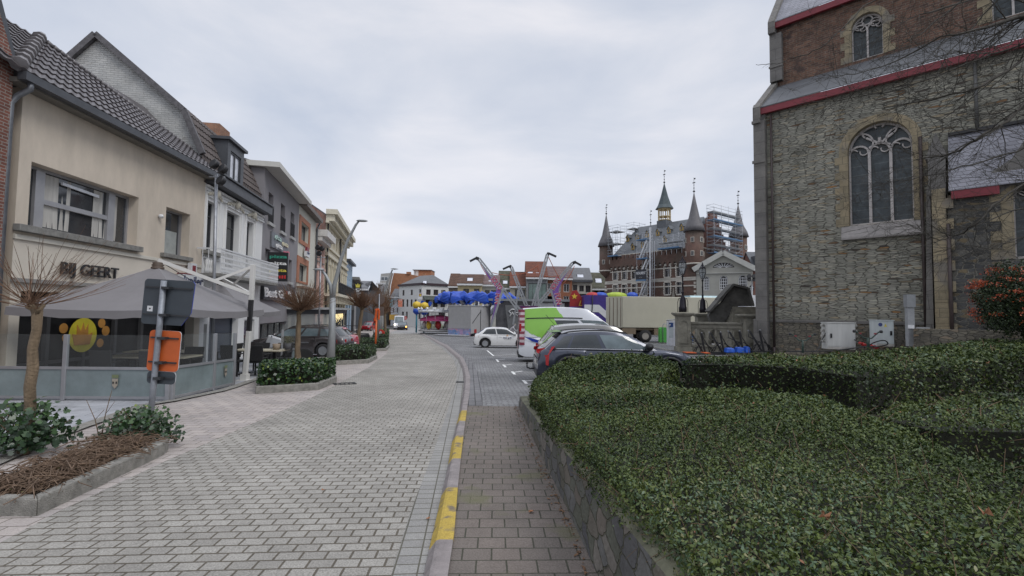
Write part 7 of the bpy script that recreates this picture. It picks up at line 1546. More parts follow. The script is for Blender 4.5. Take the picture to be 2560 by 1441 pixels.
# near planter with dead stems, ivy mounds and the first pollard tree
a, b_, c_, d_ = xy(-160, 1290), xy(92, 1293), xy(409, 1139), xy(404, 1119)
pl1, ins1, O1 = planter([(a[0], a[1]), b_, c_, (c_[0]-.12, c_[1]+.25), (d_[0]-.9, d_[1]+.55), (a[0]-.2, a[1]+1.35)], .15, 'long kerbed bed at the near left with dry stems and two ivy mounds')
m = MB(); cen = Vector(((ins1[1].x+ins1[2].x)/2, (ins1[1].y+ins1[2].y)/2))
def inpl(p, poly):
 r_ = False; j = len(poly)-1
 for i in range(len(poly)):
  if ((poly[i].y > p[1]) != (poly[j].y > p[1])) and p[0] < (poly[j].x-poly[i].x)*(p[1]-poly[i].y)/(poly[j].y-poly[i].y)+poly[i].x: r_ = not r_
  j = i
 return r_
xs_ = [p.x for p in ins1]; ys_ = [p.y for p in ins1]; k = 0
while k < 1500:
 x, y = random.uniform(min(xs_), max(xs_)), random.uniform(min(ys_), max(ys_))
 if not inpl((x, y), ins1): continue
 k += 1; a_ = random.uniform(0, 2*PI); l = random.uniform(.08, .30); hz = gz(y)-O1.z+.13+abs(random.gauss(0, .045)); p = Vector((x-O1.x, y-O1.y, hz)); d = Vector((math.cos(a_), math.sin(a_), random.uniform(-.1, .25)))
 q_ = p+d*l*.5+Vector((random.gauss(0, .03), random.gauss(0, .03), random.uniform(0, .05))); e_ = p+d*l+Vector((random.gauss(0, .03), random.gauss(0, .03), -.02)); r_ = random.uniform(.0025, .006); m.tube([p, q_, e_], [r_, r_, r_*.7], 4, cap=False)
tag(m.build('dry_stems', dead_m, pl1), kind='stuff');
N_ = 2600; X = RNG.uniform(min(xs_), max(xs_), N_); Yv = RNG.uniform(min(ys_), max(ys_), N_); ok = np.array([inpl((x, y), ins1) for x, y in zip(X, Yv)]); P = np.stack([X, Yv, np.array([gz(y) for y in Yv])+.14+np.abs(RNG.normal(size=N_))*.03], 1)[ok]-np.array(O1)
leaf_mesh('dead_leaves', P, np.tile([0, 0, 1.], (len(P), 1)), RNG.uniform(.02, .05, len(P)), leafmat('dead_leaf', [(0, (.05, .03, .02)), (.5, (.12, .07, .04)), (.8, (.2, .13, .07)), (1, (.10, .12, .03))], rough=.8), pl1, wid=.7, lay=.5)
def ivy_mound(c, r, n, size, label, stems=8):
 t = thing('ivy_mound', label, 'ivy', (c[0], c[1], gz(c[1])+.1)); a = RNG.uniform(0, 2*PI, n); rr = RNG.random(n)**.45; el = RNG.uniform(-.1, 1, n); lump = 1+.22*np.sin(a*3+1)+.12*np.sin(a*7)
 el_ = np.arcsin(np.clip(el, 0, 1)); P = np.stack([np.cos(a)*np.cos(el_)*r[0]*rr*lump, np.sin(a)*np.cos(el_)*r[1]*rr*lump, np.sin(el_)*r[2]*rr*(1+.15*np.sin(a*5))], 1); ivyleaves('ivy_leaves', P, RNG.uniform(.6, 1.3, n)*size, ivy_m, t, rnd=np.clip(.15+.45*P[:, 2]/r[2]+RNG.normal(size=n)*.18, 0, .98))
 m = MB()
 for k in range(stems): a_ = random.uniform(0, 2*PI); e_ = Vector((math.cos(a_)*r[0]*.9, math.sin(a_)*r[1]*.9, r[2]*random.uniform(.5, 1.15))); m.tube([(0, 0, 0), e_*.55+Vector((0, 0, .04)), e_], [.008, .005, .003], 4, cap=False)
 m.build('stems', twig_m, t); return t
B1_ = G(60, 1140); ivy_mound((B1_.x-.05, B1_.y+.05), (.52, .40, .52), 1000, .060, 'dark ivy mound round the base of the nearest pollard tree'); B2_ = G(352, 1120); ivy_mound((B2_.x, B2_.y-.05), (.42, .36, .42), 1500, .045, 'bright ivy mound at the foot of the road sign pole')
m = MB(); P = G(250, 1130)
for a_, l in ((-.5, .5), (.1, .62), (.6, .42), (1.2, .3)): m.tube([(0, 0, 0), (math.sin(a_)*l*.4, .02, l*.55), (math.sin(a_)*l, .05, l)], [.007, .005, .003], 5); m.tube([(math.sin(a_)*l*.4, .02, l*.55), (math.sin(a_)*l*.4+.12, .0, l*.8)], .003, 4)
tag(m.build('bare_twigs', twig_m, loc=(P.x, P.y, P.z+.1)), 'few bare upright twigs between the two ivy mounds', 'twigs')
# clipped planters further along
def planter_bush(kpx, bushh, label, n, size, seed, hk=.17, depth=None, mm=None):
 P = [xy(*p) for p in kpx]; t, ins, O = planter(P, hk, label); bushbox(t, O, [(p.x, p.y) for p in ins], bushh, n, mm or box_m, size, seed); return t
q0 = xy(638, 986); q1 = xy(797, 976); q2 = xy(842, 957)
planter_bush([(638, 986), (797, 976), (842, 957), (840, 944), (650, 955)], .60, 'kerbed planter of glossy variegated evergreen in front of the parasol mast', 5200, .075, 2, mm=ivy_m)
planter_bush([(835, 914), (922, 909), (943, 898), (940, 890), (838, 893)], .62, 'second kerbed planter with clipped dark hedge behind the tall street lamp', 3600, .075, 4)
planter_bush([(897, 880), (966, 878), (974, 869), (970, 863), (902, 864)], .62, 'third kerbed planter hedge beside the orange post', 2600, .085, 6)
planter_bush([(930, 860), (970, 859), (974, 851), (971, 848), (934, 849)], .7, 'fourth small planter hedge beyond the scooter', 1500, .10, 8)
planter_bush([(946, 843), (972, 842), (974, 838), (948, 838)], .8, 'farthest small planter hedge along the road', 1000, .12, 9)
# ---------------------------------------------------------------- pollarded street trees
bark = mat('bark', (.17, .125, .08), rough=1, var=.45, scale=14, bump=1.0, bscale=35, streak=.18); sprout = mat('sprout', (.15, .085, .05), rough=.9, var=.35, scale=8)
def pollard(px, py, hpx, hpy, label, n, rad, r0=.10, upw=.6, seed=1, lean=0, rt=.0045, wide=1.0):
 B_ = G(px, py); H_ = D(hpx, hpy, B_.y); h = H_.z-B_.z; dx = H_.x-B_.x; rn = random.Random(seed)
 t = thing('pollard_tree', label, 'tree', tuple(B_), 0, 'pollarded trees along the street'); m = MB(); pts = []; rs = []
 for k in range(9):
  u = k/8; pts.append((dx*u+rn.gauss(0, .007), rn.gauss(0, .007), h*u-.1*(1-u))); rs.append(r0*(1.15-.45*u+.25*max(0, u-.8)*2.5)+rn.uniform(-.008, .008))
 m.tube(pts, rs, 10); m.build('trunk', bark, t)
 m = MB(); hd = Vector((dx, 0, h)); kn = []
 for k in range(8): a = rn.uniform(0, 2*PI); d = Vector((math.cos(a)*.8, math.sin(a)*.8, rn.uniform(.2, .9))); d.normalize(); e_ = hd+d*r0*rn.uniform(1.2, 2.6); m.tube([hd-Vector((0, 0, .06)), hd+d*r0*.8, e_], [r0*.75, r0*.5, r0*.33], 7); kn.append(e_)
 m.build('knuckles', bark, t)
 m = MB()
 for k in range(n):
  s_ = kn[k % len(kn)]; a = rn.uniform(0, 2*PI); up_ = rn.uniform(-.15, 1.0)**1 if rn.random() < .6 else rn.uniform(.3, 1.0); d = Vector((math.cos(a)*wide*(1.1-up_*.6), math.sin(a)*wide*(1.1-up_*.6), up_*upw+.15)); d.normalize(); l = rad*rn.uniform(.55, 1.1); p = Vector(s_); pts = [p]
  for q_ in range(4): d = (d+Vector((rn.gauss(0, .07), rn.gauss(0, .07), .09))).normalized(); p = p+d*l/4; pts.append(p.copy())
  r_ = rt*rn.uniform(.6, 1.3); m.tube(pts, [r_*1.5, r_*1.2, r_, r_*.8, r_*.5], 4, cap=False)
  if rn.random() < .5: m.tube([pts[2], pts[2]+(d+Vector((rn.gauss(0, .4), rn.gauss(0, .4), 0))).normalized()*l*.4], [r_*.7, r_*.4], 4, cap=False)
 m.build('crown_sprouts', sprout, t)
 return t
pollard(58, 1138, 93, 778, 'nearest pollard tree with a wide broom of bare twigs at the left edge', 80, 1.05, r0=.056, seed=3, rt=.0028, wide=1.05)
pollard(743, 922, 747, 782, 'pollard tree with rounded bare crown standing in the variegated planter', 340, 1.15, r0=.10, seed=5, rt=.006)
pollard(892, 876, 905, 772, 'pollard tree with a dense brown ball crown in the second planter', 380, 1.15, r0=.13, seed=7, rt=.008, wide=.8, upw=.9)
pollard(941, 862, 944, 790, 'pollard tree behind the orange post and the round sign back', 220, 1.8, r0=.16, seed=9, rt=.010, wide=.6, upw=1.3)
pollard(964, 848, 962, 785, 'thin bare tree farther along behind the round sign', 160, 2.2, r0=.14, seed=12, rt=.010, wide=.5, upw=1.5)
pollard(955, 842, 950, 775, 'last leafless tree where the street bends left', 150, 3.0, r0=.14, seed=15, rt=.012, wide=.5, upw=1.6)
# ---------------------------------------------------------------- bare tree whose branches reach in from the right
t = thing('bare_tree', 'leafless tree outside the right edge reaching thin branches across the church', 'tree', (11.2, 8.6, gz(8.6)+.3)); O = Vector(t.location); rn = random.Random(21)
br_m = mat('branch_bark', (.045, .040, .032), rough=.95, var=.35, scale=6)
MB().tube([(0, 0, -.3), (.05, 0, 1.2), (-.05, .05, 2.8), (-.1, 0, 4.5), (-.1, .1, 6.5), (.1, .1, 9)], [.26, .20, .17, .14, .10, .05], 12).build('trunk', br_m, t)
limbs = [([(2640, 20), (2540, 45), (2440, 75), (2350, 92)], 8.5, .050), ([(2600, 95), (2500, 130), (2400, 165), (2280, 215), (2150, 240), (2065, 255)], 8.3, .018), ([(2350, 92), (2250, 150), (2160, 180), (2080, 192)], 8.4, .016), ([(2700, 70), (2600, 120), (2500, 190), (2410, 228), (2300, 255), (2210, 270)], 8.0, .032),
 ([(2700, 200), (2600, 225), (2520, 300), (2440, 350), (2380, 385), (2290, 400)], 7.8, .034), ([(2680, 180), (2560, 265), (2480, 330), (2400, 370), (2330, 420)], 8.6, .022), ([(2300, -30), (2180, 5), (2120, 60), (2050, 120), (1990, 145), (1930, 162), (1890, 162)], 9.0, .014), ([(2480, -40), (2380, 20), (2300, 85), (2220, 130)], 8.6, .018), ([(2600, 20), (2480, -10), (2330, 30), (2240, 60)], 8.2, .02),
 ([(2700, 420), (2600, 440), (2500, 500), (2440, 560), (2380, 590), (2320, 560)], 7.6, .022), ([(2680, 500), (2560, 520), (2450, 560), (2350, 600), (2290, 560)], 7.9, .014), ([(2660, 330), (2540, 380), (2430, 410), (2330, 440), (2230, 455)], 8.2, .018), ([(2640, 560), (2560, 590), (2470, 620), (2400, 610)], 7.8, .010), ([(2520, -30), (2440, 60), (2370, 140), (2340, 190)], 8.4, .014), ([(2600, -20), (2560, 80), (2480, 130), (2380, 130)], 8.0, .014)]
m = MB()
def grow(p, d, l, r_, lev):
 pts = [p]; n = 5
 for k in range(n): d = (d+Vector((rn.gauss(0, .13), rn.gauss(0, .13), rn.gauss(0, .10)))).normalized(); p = p+d*l/n; pts.append(p.copy())
 m.tube(pts, [r_*(1-.13*k) for k in range(n+1)], 4, cap=False)
 if lev > 0:
  for k in range(rn.randint(2, 4)):
   i = rn.randint(1, n); ax = Vector((rn.gauss(0, 1), rn.gauss(0, 1), rn.gauss(0, 1))).normalized(); dd = (d+ax*.75).normalized(); grow(pts[i], dd, l*rn.uniform(.45, .75), max(.0028, r_*.6), lev-1)
for pts_, Y_, r_ in limbs:
 P = [D(x, y, Y_+.25*math.sin(i*1.7)) - O for i, (x, y) in enumerate(pts_)]; n = len(P); rr = [max(.004, r_*(1-.75*i/(n-1))) for i in range(n)]
 sm_ = []; sr = []
 for i in range(n-1):
  for k in range(4):
   u = k/4; a_ = P[max(i-1, 0)]; b_ = P[i]; c_ = P[i+1]; d_ = P[min(i+2, n-1)]; sm_.append(.5*((2*b_)+(-a_+c_)*u+(2*a_-5*b_+4*c_-d_)*u*u+(-a_+3*b_-3*c_+d_)*u*u*u)+Vector((rn.gauss(0, .012), 0, rn.gauss(0, .012)))); sr.append(lerp(rr[i], rr[i+1], u))
 sm_.append(P[-1]); sr.append(rr[-1]); m.tube(sm_, sr, 6, cap=False)
 for i in range(2, len(sm_)):
  for _ in range(2 if rn.random() < .75 else 1):
   if Y_ == 9.0 and rn.random() < .75: continue
   d = (sm_[i]-sm_[i-1]).normalized(); ax = Vector((rn.gauss(-.25, .7), rn.gauss(0, .7), rn.gauss(.0, .7))).normalized(); grow(sm_[i], (d*.8+ax*.85).normalized(), rn.uniform(.35, 1.05)*(.4 if Y_ == 9.0 else 1), max(.0034, sr[i]*.38), 2 if rn.random() < .6 else 1)
m.build('branches', br_m, t)
# ---------------------------------------------------------------- firethorn bush with orange berries
c = D(2545, 760, 15.0); zb_ = D(2545, 845, 15.0).z; t = thing('firethorn_bush', 'dark green bush covered in orange red berries against the chapel wall', 'bush', (c.x+.25, 15.3, zb_)); n = 15000
u = RNG.uniform(0, 2*PI, n); v = RNG.uniform(-1, 1, n); rr = RNG.random(n)**.35*(1+.12*np.sin(u*4)+.08*np.sin(v*9)); P = np.stack([np.cos(u)*np.sqrt(1-v*v)*1.15*rr, np.sin(u)*np.sqrt(1-v*v)*.8*rr, 1.15+v*1.2*rr], 1)
leaf_mesh('foliage', P, P*np.array([1, 1, .5])+1e-3, RNG.uniform(.06, .10, n), leafmat('firethorn_leaf', [(0, (.010, .018, .008)), (.6, (.025, .045, .015)), (1, (.05, .075, .025))], rough=.5), t, wid=.5, lay=.3)
cl = [];
for k in range(95):
 uu = random.uniform(0, 2*PI); vv = random.uniform(-.55, .85); b_ = Vector((math.cos(uu)*math.sqrt(1-vv*vv)*1.2, math.sin(uu)*math.sqrt(1-vv*vv)*.85, 1.15+vv*1.25))
 for q_ in range(34): cl.append((b_.x+random.gauss(0, .12), b_.y+random.gauss(0, .06), b_.z+random.gauss(0, .035)))
cl = np.array(cl); leaf_mesh('berry_clusters', cl, np.tile([0, -1, .4], (len(cl), 1)), RNG.uniform(.025, .05, len(cl)), leafmat('berry', [(0, (.24, .035, .012)), (1, (.42, .085, .025))], rough=.4), t, wid=.95, lay=.3, six=True, cup=.4)
# ================================================================ CAFE TERRACE
canv = mat('parasol_canvas', (.20, .193, .198), rough=.95, var=.06, scale=2); alum = mat('powder_white', (.60, .59, .56), rough=.45, var=.08); post_m = mat('screen_post', (.34, .345, .36), rough=.4, metal=.4, var=.1)
def canopy(par, c, half, zc, zt, rz, drop=.17, name='canopy'):
 m = MB(); m.use(canv); ca, sa = math.cos(rz), math.sin(rz); n = 10; ring = []
 def W_(x, y, z): return (c[0]+x*ca-y*sa, c[1]+x*sa+y*ca, z)
 cor = [(-half, -half), (half, -half), (half, half), (-half, half)]; r0 = .10
 for k in range(4):
  (xa, ya), (xb, yb) = cor[k], cor[(k+1) % 4]; rows = []
  for i in range(9):
   v = i/8; row = []
   for j in range(n+1):
    u = j/n; x = lerp(xa, xb, u); y = lerp(ya, yb, u); s_ = lerp(r0/half, 1, v); sag = -.09*math.sin(PI*v)*math.sin(PI*u)**1-.06*math.sin(PI*u)*v; z = lerp(zt, zc, v**.92)+sag
    row.append(W_(x*s_, y*s_, z))
   rows.append(row)
  last = rows[-1]; rows.append([(p[0]+(p[0]-c[0])*.006, p[1]+(p[1]-c[1])*.006, p[2]-drop-.015*math.sin(j*2.4)) for j, p in enumerate(last)])
  b0 = len(m.v); m.sm = False
  for r_ in rows: m.v += r_
  for i in range(len(rows)-1):
   for j in range(n): m.face((b0+i*(n+1)+j, b0+i*(n+1)+j+1, b0+(i+1)*(n+1)+j+1, b0+(i+1)*(n+1)+j))
 o = m.build(name, canv, par); m = MB()
 for x, y in cor: m.beam(W_(x*.05, y*.05, zt-.08), W_(x*.97, y*.97, zc-.05), .03, .04)
 m.build('canopy_ribs', alum, par)
 m = MB(); m.lathe([(.13, zt-.02), (.15, zt+.03), (.11, zt+.06), (.14, zt+.09), (.10, zt+.12), (.12, zt+.15), (.03, zt+.18)], (c[0], c[1], 0), n=12); m.build('canopy_cap', mat('cap_brown', (.12, .09, .07)), par)
Mst = G(612, 952); th = D(633, 662, Mst.y); t = thing('twin_parasol', 'white cantilever mast carrying two large grey square parasols over the terrace', 'parasol', tuple(Mst)); rel = lambda P: P-Mst
top = rel(th); m = MB(); m.beam((0, 0, .03), (top.x*.55, 0, 1.35), .11, .11); m.build('mast', alum, t, bevel=.01); MB().beam((top.x*.85, 0, 2.2), top, .11, .11).build('mast', alum, t, bevel=.01)
m = MB(); m.beam((top.x*.55, 0, 1.3), (top.x*.85, 0, 2.3), .10, .10); m.build('mast_track', black_m, t); m = MB(); m.box(-.17, .17, -.14, .14, 0, .03); m.beam((0, 0, .03), (.0, 0, .18), .2, .16); m.build('base_foot', alum, t)
C1 = rel(Vector((-9.0, 12.15, 0))); C2 = rel(Vector((-10.25, 16.9, 0))); z1t = D(370, 672, 12.15).z-Mst.z; z1c = 1.96
canopy(t, (C1.x, C1.y), 1.85, z1c-.02, z1t, R(4)); z2t = D(560, 712, 16.9).z-Mst.z; canopy(t, (C2.x, C2.y), 1.5, 1.9, z2t, R(6))
pv = Vector((top.x*.88, 0, 2.35)); m = MB(); a1 = Vector((C1.x, C1.y, z1t+.22)); m.beam(pv, a1, .07, .09); e1 = pv.lerp(a1, .42); m.beam(top-Vector((0, 0, .05)), e1, .05, .07); a2 = Vector((C2.x, C2.y, z2t+.22)); m.beam(pv, a2, .07, .09); m.beam(top-Vector((0, 0, .05)), pv.lerp(a2, .55), .04, .05); m.build('cantilever_arms', alum, t)
m = MB(); m.tube([a1, (a1+a2)/2-Vector((0, 0, .35)), a2], .012, 4); m.build('cable', black_m, t)
frost = mat('frosted_glass', (.20, .245, .25), rough=.25, var=.25, scale=1.3, spec=.6); clr = clear_glass('screen_glass', (.93, .96, .96), .07, .02)
def crest(par, x, z, y=-.035, s=.7):
 m = MB(); m.use(mat('crest_green', (.16, .19, .10))); m.box(x-.09*s, x+.09*s, y-.004, y, z+.13*s, z+.22*s); m.use(mat('crest_beige', (.34, .30, .24))); m.prism([(x-.08*s, z+.11*s), (x+.08*s, z+.11*s), (x+.07*s, z-.08*s), (x, z-.17*s), (x-.07*s, z-.08*s)], y-.004, y); m.use(black_m); m.box(x-.06*s, x-.025*s, y-.009, y-.0045, z-.03*s, z+.03*s); m.box(x+.025*s, x+.06*s, y-.009, y-.0045, z-.03*s, z+.03*s); m.build('glass_crest', None, par)
def screen(P0, P1, xs, h, hm, label, crests=(), hp=None):
 fr = Fr(P0.x, P0.y, P1.x-P0.x, P1.y-P0.y, z=(gz(P0.y)+gz(P1.y))/2+.015); L = (P1.xy-P0.xy).length; t = thing('glass_screen', label, 'windbreak', tuple(fr.o), fr.rz, 'glass windbreaks round the terrace'); m = MB(); sl = (gz(P1.y)-gz(P0.y))/L
 zz = lambda x: (x-L/2)*sl
 for x in xs: MB().box(x-.04, x+.04, -.03, .03, zz(x), h+zz(x)).build('post', post_m, t, bevel=.006)
 for a, b_ in zip(xs, xs[1:]):
  z0 = zz(a); z1 = zz(b_); m = MB()
  for z in (.03, hm): m.hexa([(a+.04, -.02, z+z0), (b_-.04, -.02, z+z1), (b_-.04, .02, z+z1), (a+.04, .02, z+z0), (a+.04, -.02, z+.05+z0), (b_-.04, -.02, z+.05+z1), (b_-.04, .02, z+.05+z1), (a+.04, .02, z+.05+z0)])
  m.build('rail', post_m, t); m = MB(); m.poly([(a+.04, .0, .08+z0), (b_-.04, .0, .08+z1), (b_-.04, 0, hm+z1), (a+.04, 0, hm+z0)]); m.build('frosted_pane', frost, t); m = MB(); m.poly([(a+.04, .0, hm+.05+z0), (b_-.04, .0, hm+.05+z1), (b_-.04, 0, (hp or h)+.0+z1), (a+.04, 0, (hp or h)+z0)]); m.build('clear_pane', clr, t)
 for i in crests: crest(t, (xs[i]+xs[i+1])/2 if i < len(xs)-1 else xs[i], hm*.58)
 return t
SA = G(-330, 1000); SB = G(418, 1004); SC_ = G(583, 966); L1_ = (SB.xy-SA.xy).length; w2 = 1.98
screen(SA, SB, [L1_-w2*k for k in range(3, -1, -1)], 1.28, .60, 'long front glass windbreak with frosted lower panes facing the near pavement', crests=(2,))
SB2 = G(430, 1003); L2_ = (SC_.xy-SB2.xy).length; screen(SB2, SC_, [0, L2_*.62, L2_], 1.30, .62, 'side glass windbreak running from the corner post towards the parasol mast', crests=(1,))
S3 = G(703, 930); S4 = G(738, 917); screen(S3, S4, [0, (S4.xy-S3.xy).length], 1.35, .62, 'short separate glass windbreak behind the variegated planter', crests=(0,))
wood_t = mat('table_top', (.36, .33, .25), rough=.6, var=.15); wick = mat('wicker_black', (.02, .02, .021), rough=.8, var=.4, scale=30)
def table(x, y, w_, d_, label, rz=0.05):
 t = thing('terrace_table', label, 'table', (x, y, gz(y)+.01), rz, 'terrace tables'); MB().box(-w_/2, w_/2, -d_/2, d_/2, .71, .75).build('table_top', wood_t, t, bevel=.008)
 for sx in (-1, 1): m = MB(); m.box(sx*w_*.3-.04, sx*w_*.3+.04, -.04, .04, .03, .71); m.box(sx*w_*.3-.05, sx*w_*.3+.05, -d_*.38, d_*.38, 0, .03); m.build('pedestal', black_m, t)
 return t
def chair(label):
 t = thing('terrace_chair', label, 'chair', (0, 0, 0), 0, 'black wicker terrace chairs'); MB().box(-.24, .24, -.24, .24, .40, .46).build('seat', wick, t, bevel=.02); m = MB(); m.hexa([(-.24, .21, .46), (.24, .21, .46), (.24, .26, .46), (-.24, .26, .46), (-.25, .29, .92), (.25, .29, .92), (.25, .33, .92), (-.25, .33, .92)]); m.build('backrest', wick, t, bevel=.015)
 for sx in (-1, 1):
  m = MB(); m.beam((sx*.26, -.2, .66), (sx*.26, .26, .66), .04, .03); m.build('armrest', wick, t)
  for sy in (-1, 1): m = MB(); m.beam((sx*.22, sy*.21, 0), (sx*.22, sy*.21, .66 if sy < 0 else .42), .035); m.build('leg', black_m, t)
 return t
ta = table(-7.75, 14.9, 1.5, .75, 'pale topped table beyond the parasol mast with a woven basket'); tb_ = table(-8.6, 11.6, 1.9, .75, 'pale table behind the front glass with a potted lavender'); tc_ = table(-9.9, 13.6, 1.5, .75, 'table close to the cafe facade under the parasols')
ch0 = None
for i, (x, y, rz, lab) in enumerate([(-8.15, 15.5, 0, 'black wicker chair at the far left side of the basket table'), (-7.4, 15.5, 0, 'black wicker chair at the far right side of the basket table'), (-8.2, 14.3, PI, 'black wicker chair at the near left side of the basket table'), (-7.45, 14.3, PI, 'black wicker chair at the near right side of the basket table'), (-9.0, 12.2, 0, 'black wicker chair behind the lavender table on its left'), (-8.2, 12.2, 0, 'black wicker chair behind the lavender table on its right'), (-9.1, 11.0, PI, 'black wicker chair just inside the front glass'), (-8.1, 11.05, PI+.3, 'turned chair with slanted back just inside the corner of the glass'), (-10.3, 14.2, 0, 'black wicker chair nearest the cafe facade'), (-8.9, 15.2, -PI/2, 'black wicker chair with its back towards the parasol mast')]):
 if ch0 is None: ch0 = chair(lab); ch0.location = (x, y, gz(y)+.01); ch0.rotation_euler = (0, 0, rz)
 else: dup(ch0, (x, y, gz(y)+.01), rz, lab)
def pot(x, y, z, label, r_=.14, h=.2, plant=None, col=(.08, .08, .085)):
 t = thing('flower_pot', label, 'flower pot', (x, y, z)); m = MB(); m.lathe([(r_*.75, 0), (r_, h), (r_*.88, h), (r_*.8, h*.8)], n=14); m.build('pot', mat('pot_%d' % int(col[0]*100), col, rough=.7), t)
 if plant: n = 700; a = RNG.uniform(0, 2*PI, n); e_ = RNG.random(n); P = np.stack([np.cos(a)*plant*e_, np.sin(a)*plant*e_, h+RNG.random(n)*plant*1.1], 1); leaf_mesh('plant', P, P*0+np.array([0, -.6, .6]), RNG.uniform(.02, .05, n), leafmat('grey_green', [(0, (.06, .07, .04)), (.7, (.14, .15, .09)), (1, (.25, .2, .12))], rough=.8), t, wid=.3, lay=.2)
 return t
pot(-8.05, 11.5, gz(11.5)+.76, 'grey pot of lavender on the front terrace table', .17, .2, .24); pot(-8.45, 11.4, gz(11.4)+.76, 'small terracotta bowl beside the lavender pot', .10, .07, None, (.42, .17, .06)); pot(-7.25, 14.9, gz(14.9)+.76, 'woven basket on the table beyond the mast', .12, .18, None, (.28, .22, .16)); pot(-6.95, 15.0, gz(15)+.76, 'dark pot with a dry brown plant behind the basket', .11, .2, .2)
# ================================================================ ROAD SIGN SEEN FROM BEHIND
B_ = G(376, 1044); T_ = D(410, 702, B_.y); h = (T_-B_).length; t = thing('road_sign', 'leaning grey pole with three sign plates seen from behind, the middle one orange', 'road sign', tuple(B_)); lean = T_-B_
dn_ = lambda f_: Vector((lean.x*f_, 0, lean.z*f_)); m = MB(); m.tube([(0, 0, -.05), dn_(.25), dn_(.6), dn_(1.0)], .045, 12); m.build('pole', mat('galvanised_pole', (.26, .28, .31), rough=.55, metal=.35, var=.3, scale=5), t)
sgk = mat('sign_back_grey', (.045, .055, .065), rough=.5, var=.1); an = math.atan2(lean.x, lean.z)
def plate(px0, px1, py0, py1, m1, m2, nm, chop=None, r_=.06, lab=None):
 a = D(px0, py0, B_.y)-B_; c = D(px1, py1, B_.y)-B_; w_ = c.x-a.x; hh_ = a.z-c.z; cx_, cz_ = (a.x+c.x)/2, (a.z+c.z)/2
 pts = []
 for (sx, sz, a0) in ((1, 1, 0), (-1, 1, 90), (-1, -1, 180), (1, -1, 270)):
  if chop and (sx, sz) == (1, -1): pts += [(w_/2-.17, -hh_/2), (w_/2-.02, -hh_/2+.22)]; continue
  for k in range(5): an_ = R(a0+k*22.5); pts.append((sx*(w_/2-r_)+r_*math.cos(an_), sz*(hh_/2-r_)+r_*math.sin(an_)))
 m = MB(); m.use(m1); m.prism(pts, .052, .056); m.use(m2); m.prism([(p[0]*1.0, p[1]*1.0) for p in pts], .0565, .072); o = m.build(nm, None, t); o.location = (cx_, 0, cz_); o.rotation_euler = (0, an, 0)
 m = MB()
 for f_ in ((.32, -.28) if hh_ > .3 else (0,)): m.box(-w_/2+.03, w_/2-.03, .030, .051, hh_*f_-.012, hh_*f_+.012); m.box(-.062, .062, -.055, .052, hh_*f_-.02, hh_*f_+.02)
 o2 = m.build('clamp_rail', mat('clamp_dark', (.03, .032, .035), rough=.5), o)
 if lab: o['label'] = lab
 return o, w_, hh_
o, w_, hh_ = plate(354, 475, 699, 814, sgk, mat('sign_edge_blue', (.03, .06, .40), rough=.4), 'sign_plate', chop=True); m = MB(); m.use(fr_w); m.box(-w_*.40, -w_*.29, .0495, .0515, -hh_*.22, -hh_*.10); m.use(black_m); m.prism([(-w_*.37, -hh_*.145), (-w_*.32, -hh_*.145), (-w_*.345, -hh_*.185)], .0475, .0493); m.build('sticker', None, o)
plate(367, 441, 827, 930, mat('sign_back_orange', (.52, .105, .02), rough=.5, var=.12), mat('sign_edge_white', (.55, .56, .58)), 'sign_plate', lab='orange lacquered sign back'); plate(362, 432, 930, 962, sgk, MC['sign_edge_white'], 'sign_plate')
# ================================================================ STREET LAMPS, FLOODLIGHTS, POSTS
lampm = mat('lamp_grey', (.30, .315, .32), rough=.5, metal=.3, var=.08)
B_ = G(826, 916); t = thing('street_lamp', 'tall tapered grey street lamp with a second shorter arm towards the pavement', 'street lamp', tuple(B_)); q_ = lambda px, py: D(px, py, B_.y)-B_
m = MB(); m.tube([(0, 0, 0), q_(830, 830), q_(832, 745)], [.16, .125, .105], 14); m.build('pole_base', lampm, t); m = MB(); m.tube([q_(832, 748), q_(836, 715), q_(852, 650), q_(870, 600), q_(890, 562), q_(897, 554)], [.09, .08, .068, .055, .045, .035], 10); m.build('main_arm', lampm, t); m = MB(); m.tube([q_(831, 748), q_(826, 712), q_(815, 690), q_(806, 677)], [.09, .07, .055, .045], 10); m.build('side_arm', lampm, t)
for px, py, w_ in ((905, 553, .19), (797, 675, .20)):
 m = MB(); c = q_(px, py); m.lathe([(.0, -.035), (.12, -.03), (.165, 0), (.12, .05), (0, .07)], (0, 0, 0), n=16); o = m.build('lamp_head', lampm, t); o.location = c; o.scale = (1.35, .8, .8)
B_ = G(949, 848); t = thing('street_lamp', 'distant slender street lamp leaning over the bend of the road', 'street lamp', tuple(B_)); q_ = lambda px, py: D(px, py, B_.y)-B_
m = MB(); m.tube([(0, 0, 0), q_(951, 790), q_(957, 740), q_(970, 700), q_(981, 675)], [.2, .16, .13, .09, .07], 8); m.build('pole', lampm, t); m = MB(); m.lathe([(0, -.08), (.42, 0), (0, .1)], (0, 0, 0), n=10); o = m.build('lamp_head', lampm, t); o.location = q_(986, 673)
B2 = G(965, 842)
